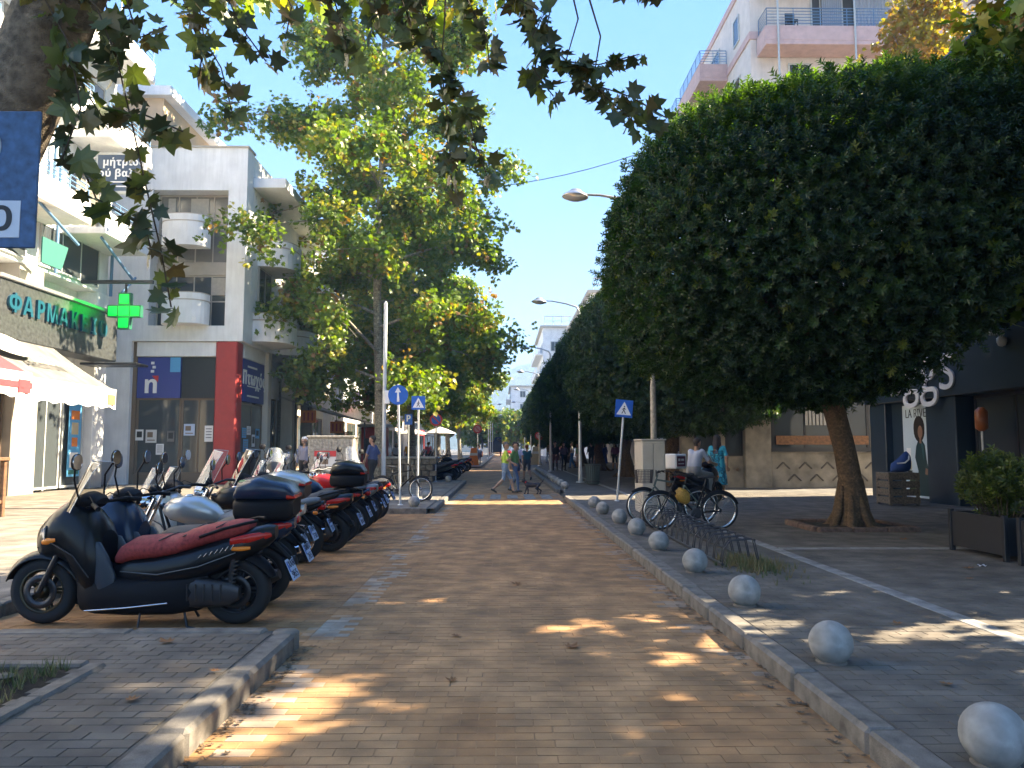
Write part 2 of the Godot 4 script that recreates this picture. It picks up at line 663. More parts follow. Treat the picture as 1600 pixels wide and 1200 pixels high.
func ground_and_paving() -> void:
	stain_noise = FastNoiseLite.new()
	stain_noise.seed = 8
	stain_noise.frequency = 0.55
	stain_noise.fractal_octaves = 3
	setting("ground", flat(-1500, 1500, -200, 1800, -0.06), M.ground)
	var road := setting("road", flat(-4.6, 1.86, -4, 26.2, -0.0028), M.mortar)
	pave(road, [[-1.53, 1.79, 3.0, 26.0], [-4.42, -1.53, 6.12, 17.74]], 0.0, 0.2, 0.1, M.road, M.road_all, road_tone, 300)
	var s := flat(-1.6, 1.86, 26.2, 260, -0.001)
	quad(s, Vector3(-4.6, -0.001, -33.2), Vector3(-1.6, -0.001, -33.2), Vector3(-1.6, -0.001, -58), Vector3(-4.6, -0.001, -58))
	setting("road", s, M.road_far)
	# pavements
	M.pave_all = bumpy(mk(lin(1, 1, 1), 0.85, 0, T.grain, 3.0, T.blotch, 0.3), 0.1)
	M.pave_all.vertex_color_use_as_albedo = true
	var pr := setting("pavement", flat(1.82, 14, -4, 24, 0.1155), M.pave_mortar)
	pave(pr, [[1.96, 3.66, 3.0, 22.4], [3.82, 11.2, 3.6, 10.6], [3.82, 11.2, 10.82, 24.0]], 0.12, 0.2, 0.1, M.pave, M.pave_all, pave_tone, 300, Rect2(5.1, 12.7, 1.9, 1.6))
	var st := [S(), S()]
	box(st[0], Vector3(0, -0.05, 0), Vector3(0.155, 0.1, 0.985), 0.004)
	box(st[1], Vector3(0, -0.05, 0), Vector3(0.985, 0.1, 0.2), 0.004)
	var m0 := done(st[0])
	var m1 := done(st[1])
	for i in 60:
		place("border_stone", m0, M.marble, pr, Transform3D(Basis(Vector3.UP, rr(-0.003, 0.003)), Vector3(3.74, 0.124 + rr(-0.002, 0.002), -(2.5 + i))))
	for i in 7:
		place("border_stone", m1, M.marble, pr, Transform3D(Basis(Vector3.UP, rr(-0.003, 0.003)), Vector3(4.33 + i, 0.123, -10.71)))
	var far := flat(1.95, 40, 24, 260, 0.116)
	quad(far, Vector3(14, 0.116, 4), Vector3(40, 0.116, 4), Vector3(40, 0.116, -24), Vector3(14, 0.116, -24))
	setting("pavement", far, mk(lin(0.22, 0.20, 0.18), 0.85, 0, T.grain, 1.2, T.blotch, 0.2))
	var pl := setting("pavement", flat(-13, -1.56, -4, 6.0, 0.1155), M.pave_mortar)
	pave(pl, [[-7.0, -1.72, 3.0, 5.9]], 0.12, 0.2, 0.1, M.pave, M.pave_all, pave_tone, 300, Rect2(-5.0, 3.0, 2.4, 2.0))
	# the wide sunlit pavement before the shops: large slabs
	var base := flat(-16, -4.5, 6.0, 17.9, 0.108)
	quad(base, Vector3(-16, 0.108, -17.9), Vector3(-1.56, 0.108, -17.9), Vector3(-1.56, 0.108, -33.2), Vector3(-16, 0.108, -33.2))
	var pw := setting("pavement", base, M.pave_mortar)
	M.slab_all = mk(lin(1, 1, 1), 0.9, 0, T.grain, 1.5, T.blotch, 0.25)
	M.slab_all.vertex_color_use_as_albedo = true
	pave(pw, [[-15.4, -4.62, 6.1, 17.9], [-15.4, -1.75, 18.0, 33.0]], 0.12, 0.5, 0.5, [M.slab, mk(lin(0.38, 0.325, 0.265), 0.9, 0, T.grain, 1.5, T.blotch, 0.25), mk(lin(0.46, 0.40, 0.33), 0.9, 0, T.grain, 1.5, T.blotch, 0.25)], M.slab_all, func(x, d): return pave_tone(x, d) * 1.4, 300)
	var fl := flat(-16, -4.5, 33.2, 58, 0.116)
	quad(fl, Vector3(-16, 0.116, -58), Vector3(-1.56, 0.116, -58), Vector3(-1.56, 0.116, -260), Vector3(-16, 0.116, -260))
	setting("pavement", fl, mk(lin(0.34, 0.31, 0.27), 0.9, 0, T.grain, 1.2, T.blotch, 0.2))
	# kerbs
	var k := group_node("kerb")
	kerb_run(k, Vector2(1.875, -2), Vector2(1.875, 22.5), 0.128, 0.17)
	kerb_run(k, Vector2(1.875, 26.0), Vector2(1.875, 66), 0.128, 0.17, 2.0)
	var kl := group_node("kerb")
	kerb_run(kl, Vector2(-1.615, -2), Vector2(-1.615, 5.84), 0.13, 0.17)
	kerb_run(kl, Vector2(-1.78, 5.98), Vector2(-12, 5.98), 0.128, 0.17)
	var km := group_node("kerb")
	kerb_run(km, Vector2(-4.53, 6.1), Vector2(-4.53, 17.8), 0.128)
	kerb_run(km, Vector2(-4.6, 17.88), Vector2(-1.72, 17.88), 0.128)
	kerb_run(km, Vector2(-1.62, 18.0), Vector2(-1.62, 33.1), 0.128)
	kerb_run(km, Vector2(-1.7, 33.2), Vector2(-4.5, 33.2), 0.128)
	kerb_run(km, Vector2(-4.53, 33.4), Vector2(-4.53, 58), 0.128, 0.16, 2.0)
	# rounded corner block where the near kerb turns
	s = S()
	lathe(s, [Vector2(0.10, -0.1), Vector2(0.10, 0.115), Vector2(0.085, 0.13), Vector2(0.0, 0.131)], 16)
	place("kerb_stone", done(s), M.kerb, kl, Transform3D(Basis.IDENTITY, Vector3(-1.63, 0, -5.95)))
	# worn zebra bars
	var z := group_node("crossing_marking")
	M.worn = mk(lin(0.47, 0.45, 0.42), 0.9, 0, T.stain, 1.6, T.blotch, 0.7)
	for i in 6:
		s = S()
		box(s, Vector3.ZERO, Vector3(0.32, 0.006, 2.4), 0.001)
		var b := place("painted_bar", done(s), M.worn, z, Transform3D(Basis.IDENTITY, Vector3(-1.25 + i * 0.52, 0.006, -23.9)))
		b.scale.z = [1.0, 0.8, 0.95, 0.7, 1.0, 0.85][i]
	var pit := setting("tree_pit_soil", mound(-3.75, 4.05, 1.12, 0.95, 0.116, 0.035), M.soil)
	pit.set_meta("kind", "structure")
	var kp := group_node("tree_pit_border")
	kerb_run(kp, Vector2(-2.58, 3.0), Vector2(-2.58, 5.08), 0.142, 0.12, 0.7)
	kerb_run(kp, Vector2(-2.64, 5.06), Vector2(-5.0, 5.06), 0.142, 0.12, 0.8)
	var rp := setting("tree_pit_soil", mound(6.05, 13.5, 0.78, 0.66, 0.15, 0.03), M.soil)
	rp.set_meta("kind", "structure")
	var kr := group_node("tree_pit_border")
	M.pit_stone = bumpy(mk(lin(0.24, 0.15, 0.11), 0.9, 0, T.grain, 3.0, T.stain, 0.8), 0.2)
	kerb_run(kr, Vector2(5.2, 12.78), Vector2(6.9, 12.78), 0.20, 0.14, 0.6)
	kerb_run(kr, Vector2(5.2, 14.22), Vector2(6.9, 14.22), 0.20, 0.14, 0.6)
	kerb_run(kr, Vector2(5.22, 12.86), Vector2(5.22, 14.14), 0.198, 0.14, 0.6)
	kerb_run(kr, Vector2(6.88, 12.86), Vector2(6.88, 14.14), 0.198, 0.14, 0.6)
	for c in kr.get_children():
		c.material_override = M.pit_stone


func mound(x: float, d: float, hx: float, hd: float, y: float, h: float) -> SurfaceTool:
	var s := S()
	sheet(s, func(u, v): return Vector3(x + (u - 0.5) * 2 * hx, y + h * (stain_noise.get_noise_2d((x + u * 2) * 6, v * 14) + 0.4) * sin(PI * clampf(u, 0.02, 0.98)) * sin(PI * clampf(v, 0.02, 0.98)), -(d + (v - 0.5) * 2 * hd)), 30, 30)
	return s


func hills() -> void:
	var n := FastNoiseLite.new()
	n.seed = 31
	n.frequency = 0.0011
	n.fractal_octaves = 5
	var s := S()
	sheet(s, func(u, v):
		var x: float = (u - 0.5) * 2600.0
		var d: float = 780.0 + v * 900.0
		var ridge: float = sin(PI * clampf(v * 1.3, 0, 1))
		var h: float = (112.0 + 22.0 * smoothstep(-40, 260, x) + 60.0 * n.get_noise_2d(x * 2.8, d * 2.8) + 16.0 * n.get_noise_2d(x * 14.0, d * 14.0)) * ridge
		return Vector3(x, h - 8.0 * (1.0 - ridge), -d), 110, 26)
	setting("hills", s, M.hill)


# ------------------------------------------------------------------ building parts
const PLAN := Basis(Vector3(1, 0, 0), Vector3(0, 0, -1), Vector3(0, 1, 0))


func wobj(called: String, s: SurfaceTool, m: Material, root: Node3D) -> MeshInstance3D:
	return obj(called, s, m, root, -root.position)


func window(root: Node3D, c: Vector3, w: float, h: float, dir: Vector3, cols: int, rows: int, fm: Material, pm: Material, fw := 0.06, proud := 0.05) -> MeshInstance3D:
	var s := S()
	box(s, Vector3(-w / 2 + fw / 2, 0, 0), Vector3(fw, h, proud * 2))
	box(s, Vector3(w / 2 - fw / 2, 0, 0), Vector3(fw, h, proud * 2))
	box(s, Vector3(0, h / 2 - fw / 2, 0), Vector3(w - 2 * fw, fw, proud * 2 - 0.004))
	box(s, Vector3(0, -h / 2 + fw / 2, 0), Vector3(w - 2 * fw, fw, proud * 2 - 0.004))
	var pw := (w - 2 * fw) / cols
	var ph := (h - 2 * fw) / rows
	for i in range(1, cols):
		box(s, Vector3(-w / 2 + fw + i * pw, 0, 0), Vector3(fw * 0.7, h - 2 * fw, proud * 1.7))
	for j in range(1, rows):
		box(s, Vector3(0, -h / 2 + fw + j * ph, 0), Vector3(w - 2 * fw, fw * 0.7, proud * 1.6))
	var xf := facing(c - root.position, dir)
	var o := place("window", done(s), fm, root, xf)
	var q := S()
	box(q, Vector3.ZERO, Vector3(pw, ph, 0.012))
	var pane := done(q)
	for i in cols:
		for j in rows:
			place("pane", pane, pm, o, Transform3D(Basis.IDENTITY, Vector3(-w / 2 + fw + (i + 0.5) * pw, -h / 2 + fw + (j + 0.5) * ph, proud * 0.4)))
	return o


func railing(called: String, root: Node3D, a: Vector3, b: Vector3, h: float, rails: int, posts: int, m: Material, r := 0.018) -> MeshInstance3D:
	var s := S()
	for i in rails:
		var y := Vector3(0, h * (i + 1) / rails, 0)
		tube(s, [a + y, b + y], r if i < rails - 1 else r * 1.5, 6)
	for i in posts + 1:
		var p := a.lerp(b, float(i) / posts)
		tube(s, [p, p + Vector3(0, h, 0)], r * 1.2, 6)
	return wobj(called, s, m, root)


func round_plan(x0: float, x1: float, dwall: float, out: float, n := 14, p := 2.6) -> PackedVector2Array:
	# bulging balcony outline in x, d: flat against the wall at d = dwall, out towards the viewer
	var q := PackedVector2Array()
	for i in n + 1:
		var a := PI * i / n
		q.append(Vector2((x0 + x1) / 2 + (x1 - x0) / 2 * spow(cos(a), 2 / p), dwall - out * spow(sin(a), 2 / p)))
	return q


func grow(q: PackedVector2Array, c: Vector2, k: float) -> PackedVector2Array:
	var o := PackedVector2Array()
	for v in q:
		o.append(c + (v - c) * k)
	return o


func round_balcony(root: Node3D, plan: PackedVector2Array, y0: float, y1: float, m: Material) -> void:
	var c := Vector2.ZERO
	for v in plan:
		c += v / plan.size()
	var s := S()
	plate_shape(s, plan, y0, y1 - 0.34, Transform3D(PLAN, Vector3.ZERO))
	plate_shape(s, grow(plan, c, 0.98), y1 - 0.34, y1 - 0.24, Transform3D(PLAN, Vector3.ZERO))
	plate_shape(s, plan, y1 - 0.24, y1, Transform3D(PLAN, Vector3.ZERO))
	var b := wobj("balcony", s, m, root)
	s = S()
	plate_shape(s, grow(plan, c, 1.012), y1 - 0.30, y1 - 0.26, Transform3D(PLAN, Vector3.ZERO))
	plate_shape(s, grow(plan, c, 1.012), y1 - 0.02, y1 + 0.015, Transform3D(PLAN, Vector3.ZERO))
	place("rail", done(s), M.taupe, b)


func left_buildings() -> void:
	# --- pharmacy block, street face at x = -14.2
	var b := thing("apartment_block", "pale apartment block over the pharmacy with blue metal balcony rails", "building", "", Vector3(-14.2, 0.1, -17))
	var s := S()
	bx(s, -26, -14.2, 6.95, 8.6, 5, 27.45)
	bx(s, -26, -14.2, 8.6, 17.0, 5, 27.5)
	bx(s, -26, -14.9, 0, 6.95, 5, 27.4)
	wobj("wall", s, M.white_wall, b)
	s = S()
	bx(s, -14.9, -14.15, 0.1, 6.95, 26.75, 27.52, 0.02)
	wobj("corner_pillar", s, M.white_wall, b)
	for q in [[22.5, 23.7], [17.2, 17.9], [11, 12]]:
		s = S()
		bx(s, -14.9, -14.22, 0.1, 6.95, q[0], q[1], 0.02)
		wobj("pillar", s, M.taupe, b)
	# shop glass between the pillars
	for q in [[23.75, 25.35, 2], [25.45, 26.7, 1], [18.0, 22.4, 3], [12.1, 17.1, 3]]:
		window(b, Vector3(-14.5, 1.75, -(q[0] + q[1]) / 2), q[1] - q[0], 3.1, Vector3.RIGHT, q[2], 1, M.white_metal if q[0] > 23 else M.brown_frame, M.pane, 0.07, 0.06)
	# upper windows and doors behind the balconies
	for y in [8.9, 12.1]:
		for q in [[21.9, 2.0], [25.6, 2.0], [18.4, 1.8], [14.5, 1.8]]:
			window(b, Vector3(-14.17, y + 1.05, -q[0]), q[1], 2.1, Vector3.RIGHT, 2, 1, M.white_metal, M.pane_pale if R.randf() < 0.5 else M.pane, 0.07, 0.06)
	for q in [[21.0, 3.2], [25.0, 3.4]]:
		window(b, Vector3(-14.17, 7.75, -q[0]), q[1], 1.35, Vector3.RIGHT, 3, 1, M.white_metal, M.pane, 0.06, 0.05)
	for y in [8.6, 11.8, 15.0]:
		for q in [[20.3, 23.5], [24.4, 27.4], [15.0, 19.0]]:
			s = S()
			bx(s, -14.2, -12.75, y - 0.22, y, q[0], q[1], 0.02)
			bx(s, -12.9, -12.78, y, y + 0.55, q[0] + 0.01, q[1] - 0.01, 0.01)
			var bal := wobj("balcony", s, M.white_wall, b)
			s = S()
			for k in 3:
				tube(s, [Vector3(-12.84, y + 0.7 + 0.15 * k, -q[0] - 0.04), Vector3(-12.84, y + 0.7 + 0.15 * k, -q[1] + 0.04)], 0.02, 6)
			for k in 4:
				var dd: float = lerpf(q[0] + 0.05, q[1] - 0.05, k / 3.0)
				tube(s, [Vector3(-12.84, y + 0.5, -dd), Vector3(-12.84, y + 1.0, -dd)], 0.022, 6)
			place("railing", done(s), M.blue_metal, bal)
	for q in [[23.9, 6.95, 10.9], [27.3, 6.9, 8.4], [23.6, 8.6, 14.0]]:
		s = S()
		tube(s, [Vector3(-14.0, q[1], -q[0]), Vector3(-14.0, q[2], -q[0])], 0.055, 8)
		wobj("drainpipe", s, M.blue_metal, b)
	for q in [[21.2, 8.4, 23.3, 7.7], [24.6, 8.3, 26.8, 7.4], [27.0, 7.5, 26.0, 6.7]]:
		s = S()
		tube(s, [Vector3(-13.0, q[1], -q[0]), Vector3(-13.0, q[3], -q[2])], 0.045, 8)
		wobj("awning_arm", s, M.blue_metal, b)
	s = S()
	plate_shape(s, PackedVector2Array([Vector2(0, 0), Vector2(1.3, 0.0), Vector2(1.0, -0.75), Vector2(0, -0.75)]), -0.02, 0.02, Transform3D(Basis(Vector3.UP, PI / 2), Vector3(-13.2, 7.55, -21.8)))
	wobj("rolled_blind", s, M.teal, b)
	s = S()
	tube(s, [Vector3(-13.6, 16.9, -26.4), Vector3(-13.6, 19.6, -26.4)], 0.03, 6)
	for k in 4:
		tube(s, [Vector3(-14.0, 18.6 + 0.2 * k, -26.4), Vector3(-13.2, 18.6 + 0.2 * k, -26.4)], 0.012, 5)
	wobj("antenna", s, M.metal, b)
	# air conditioner on the facade
	s = S()
	box(s, Vector3(-13.9, 9.2, -24.1), Vector3(0.35, 0.6, 0.85), 0.03)
	wobj("air_conditioner", s, M.white_metal, b)

	# --- white corner building with the red column
	var w := thing("corner_building", "white corner building with rounded balconies and a red ground floor column", "building", "", Vector3(-12.8, 0.1, -35))
	s = S()
	bx(s, -15.6, -14.25, 0.1, 5.6, 29.5, 30.3)
	bx(s, -15.6, -10.0, 5.6, 6.2, 29.5, 30.3)
	bx(s, -15.6, -13.65, 6.2, 11.55, 29.5, 30.3)
	bx(s, -10.72, -10.0, 6.2, 11.55, 29.5, 30.3)
	bx(s, -15.6, -10.0, 11.55, 13.25, 29.5, 30.3)
	bx(s, -22, -10.0, 5.6, 13.2, 30.32, 41)
	bx(s, -22, -15.6, 0, 13.2, 29.6, 30.3)
	bx(s, -22, -10.9, 0, 5.6, 33.2, 41)
	wobj("wall", s, M.white_wall, w)
	s = S()
	bx(s, -15.65, -9.95, 13.25, 13.33, 29.45, 30.35)
	wobj("coping", s, M.taupe, w)
	s = S()
	bx(s, -10.0, -8.7, 11.9, 12.3, 30.2, 40.6, 0.02)
	wobj("roof_overhang", s, M.white_wall, w)
	s = S()
	bx(s, -20, -13.6, 13.2, 15.5, 30.0, 36)
	wobj("penthouse_wall", s, M.peach_wall, w)
	s = S()
	bx(s, -20.4, -13.2, 15.5, 15.9, 29.7, 36.6, 0.02)
	wobj("penthouse_roof", s, M.white_wall, w)
	s = S()
	bx(s, -11.03, -10.2, 0.1, 5.6, 29.52, 30.2, 0.05)
	wobj("column", s, M.red_paint, w)
	s = S()
	bx(s, -10.98, -10.25, 0.9, 1.0, 29.5, 29.53)
	# recessed windows, two storeys
	window(w, Vector3(-12.18, 10.15, -30.15), 2.92, 2.78, Vector3.BACK, 4, 2, M.taupe, M.pane_pale, 0.07, 0.05)
	window(w, Vector3(-12.18, 7.25, -30.15), 2.92, 2.1, Vector3.BACK, 4, 2, M.taupe, M.pane, 0.07, 0.05)
	s = S()
	bx(s, -13.65, -10.72, 8.3, 8.76, 30.05, 30.3)
	wobj("spandrel", s, M.taupe, w)
	for q in [[-13.3, -13.0, 10.2, 11.4], [-12.4, -11.7, 10.45, 11.4], [-11.5, -10.85, 7.5, 8.2]]:
		s = S()
		bx(s, q[0], q[1], q[2], q[3], 30.085, 30.115)
		wobj("blind", s, M.blind, w)
	round_balcony(w, round_plan(-13.15, -11.35, 29.5, 0.75), 9.2, 10.42, M.white_wall)
	round_balcony(w, round_plan(-13.05, -11.3, 29.5, 0.75), 6.2, 7.38, M.white_wall)
	# side balconies over the street
	for q in [[30.6, 33.2, 5.75, 6.9], [33.9, 37.0, 5.6, 6.75], [31.0, 33.5, 8.9, 10.0], [37.6, 40.4, 5.7, 6.85], [36.0, 39.0, 8.9, 10.0]]:
		var pl := PackedVector2Array()
		for v in round_plan(q[0], q[1], 0.0, 1.35):
			pl.append(Vector2(-10.0 - v.y, v.x))
		round_balcony(w, pl, q[2], q[3], M.white_wall)
	for q in [[31.9, 7.9], [35.4, 7.9], [32.2, 10.9 - 0.7], [37.5, 10.2], [39.0, 7.9]]:
		window(w, Vector3(-9.97, q[1], -q[0]), 1.7, 2.0, Vector3.RIGHT, 2, 1, M.taupe, M.pane, 0.07, 0.05)
	# ground floor bay on the front
	s = S()
	bx(s, -14.25, -14.1, 0.1, 5.6, 29.7, 29.95)
	bx(s, -14.25, -11.03, 0.1, 0.5, 29.72, 30.0)
	wobj("frame", s, M.brown_frame, w)
	s = S()
	bx(s, -14.1, -11.05, 5.02, 5.58, 29.62, 29.95, 0.02)
	wobj("sign_box", s, M.white_wall, w)
	s = S()
	bx(s, -14.08, -12.42, 3.42, 5.0, 29.72, 29.85)
	var sg := wobj("shop_sign", s, M.blue_sign, w)
	words("letter", "n", 0.95, M.sign_white, sg, facing(Vector3(-13.55, 3.93, -29.70), Vector3.BACK), 0.02, bold)
	s = S()
	plate_shape(s, PackedVector2Array([Vector2(-13.5, 4.22), Vector2(-13.3, 4.0), Vector2(-13.28, 4.22)]), 29.66, 29.69)
	for i in 1:
		pass
	s = S()
	tri(s, Vector3(-13.52, 4.28, -29.71), Vector3(-13.28, 4.02, -29.71), Vector3(-13.26, 4.28, -29.71))
	place("accent", done(s), M.sign_red, sg)
	s = S()
	bx(s, -12.82, -12.43, 4.42, 4.99, 29.68, 29.715)
	place("accent", done(s), M.light_blue, sg)
	for k in 3:
		s = S()
		bx(s, -13.56 + 0.06 * (k % 2), -13.44 + 0.06 * (k % 2), 4.4 + 0.16 * k, 4.5 + 0.16 * k, 29.69, 29.715)
		place("small_print", done(s), M.sign_white, sg)
	s = S()
	bx(s, -12.4, -11.05, 3.42, 5.0, 29.78, 29.9)
	wobj("panel", s, M.dark, w)
	window(w, Vector3(-13.25, 1.96, -29.88), 1.7, 2.92, Vector3.BACK, 1, 1, M.brown_frame, M.pane, 0.07, 0.05)
	window(w, Vector3(-11.72, 1.96, -29.88), 1.34, 2.92, Vector3.BACK, 2, 1, M.brown_frame, M.pane, 0.08, 0.05)
	var cols := [M.sign_white, M.canvas_white, M.sign_white, M.canvas_grey, M.plate, M.sign_white]
	var k2 := 0
	for q in [[-13.95, 2.0, 0.3, 0.42], [-13.5, 1.95, 0.42, 0.5], [-13.15, 1.45, 0.3, 0.42], [-12.75, 1.95, 0.28, 0.42], [-12.05, 2.2, 0.42, 0.45], [-11.3, 2.05, 0.32, 0.62]]:
		notice(w, Vector3(q[0], q[1], -29.80), q[2], q[3], Vector3.BACK, cols[k2], k2)
		k2 += 1
	# shop front round the corner, facing the street
	s = S()
	bx(s, -10.9, -10.2, 5.05, 5.6, 30.35, 33.2, 0.02)
	wobj("sign_box", s, M.white_wall, w)
	s = S()
	bx(s, -10.4, -10.22, 3.35, 5.03, 30.35, 33.0)
	var sg2 := wobj("shop_sign", s, M.blue_sign, w)
	words("lettering", "Πτωχός", 0.78, M.sign_white, sg2, facing(Vector3(-10.2, 4.3, -31.65), Vector3.RIGHT), 0.02, bold)
	for k in 3:
		s = S()
		bx(s, -10.21, -10.205, [4.72, 3.95, 3.55][k], [4.8, 4.0, 3.62][k], 30.8, [32.0, 32.5, 32.3][k])
		place("small_print", done(s), M.sign_white, sg2)
	window(w, Vector3(-10.35, 1.75, -31.7), 2.7, 3.1, Vector3.RIGHT, 2, 1, M.brown_frame, M.pane_pale, 0.08, 0.06)
	for q in [[30.75, 2.1, 0.5, 0.4], [31.3, 2.2, 0.5, 0.35], [30.95, 1.6, 0.6, 0.5], [31.9, 1.8, 0.4, 0.5], [32.4, 2.1, 0.5, 0.4], [31.5, 1.3, 0.5, 0.3]]:
		notice(w, Vector3(-10.26, q[1], -q[0]), q[2], q[3], Vector3.RIGHT, M.light_blue if R.randf() < 0.5 else M.sign_white, R.randi() % 6)
	for q in [33.05, 36.9, 40.5]:
		s = S()
		bx(s, -10.6, -10.05, 0.1, 5.6, q, q + 0.46, 0.02)
		wobj("pillar", s, M.cream_wall, w)
	for q in [35.2, 38.9]:
		window(w, Vector3(-10.88, 2.0, -q), 3.2, 3.6, Vector3.RIGHT, 3, 1, M.brown_frame, M.pane, 0.08, 0.05)

	# --- further buildings behind the plane trees
	var specs := [[-13.0, 41.6, 56.0, 14.5, "cream apartment block behind the tall plane tree", M.cream_wall], [-12.4, 56.6, 74.0, 17.0, "white apartment block beyond the cream one on the left", M.white_wall], [-12.8, 75.0, 100.0, 13.0, "pink washed block far down the left side", M.pink_wall], [-12.0, 101.0, 150.0, 15.0, "pale block at the far left end of the street", M.white_wall]]
	for q in specs:
		var o := thing("apartment_block", q[4], "building", "blocks along the left side of the street", Vector3(q[0], 0.1, -(q[1] + q[2]) / 2))
		s = S()
		bx(s, q[0] - 10, q[0], 0, q[3], q[1], q[2])
		wobj("wall", s, q[5], o)
		var fl := int((q[3] - 4.6) / 3.1)
		var wn := int((q[2] - q[1]) / 4.2)
		for f in fl:
			for i in wn:
				var d: float = q[1] + (i + 0.5) * (q[2] - q[1]) / wn
				window(o, Vector3(q[0] + 0.02, 6.2 + f * 3.1, -d), 1.7, 1.9, Vector3.RIGHT, 2, 1, M.white_metal, M.pane, 0.09, 0.05)
			s = S()
			bx(s, q[0], q[0] + 1.2, 4.85 + f * 3.1, 5.05 + f * 3.1, q[1] + 1, q[2] - 1)
			bx(s, q[0] + 1.08, q[0] + 1.18, 5.05 + f * 3.1, 5.9 + f * 3.1, q[1] + 1.02, q[2] - 1.02)
			wobj("balcony", s, q[5], o)
		for i in wn:
			var d: float = q[1] + (i + 0.5) * (q[2] - q[1]) / wn
			window(o, Vector3(q[0] + 0.02, 1.9, -d), 3.4, 3.3, Vector3.RIGHT, 2, 1, M.brown_frame, M.pane, 0.1, 0.06)


func notice(root: Node3D, c: Vector3, w: float, h: float, dir: Vector3, m: Material, v: int) -> void:
	# a sheet of paper with a few printed blocks
	var s := S()
	box(s, Vector3.ZERO, Vector3(w, h, 0.006))
	var o := place("notice", done(s), m, root, facing(c - root.position, dir))
	s = S()
	if v % 3 == 0:
		box(s, Vector3(0, h * 0.05, 0.005), Vector3(w * 0.66, h * 0.55, 0.004))
	elif v % 3 == 1:
		box(s, Vector3(-w * 0.1, h * 0.12, 0.005), Vector3(w * 0.5, h * 0.4, 0.004))
		box(s, Vector3(0, -h * 0.3, 0.005), Vector3(w * 0.7, h * 0.08, 0.004))
	else:
		for k in 4:
			box(s, Vector3(0, h * (0.3 - 0.18 * k), 0.005), Vector3(w * 0.7, h * 0.06, 0.004))
	place("print", done(s), [M.sign_black, M.brown_frame, M.grey_paint][v % 3], o)


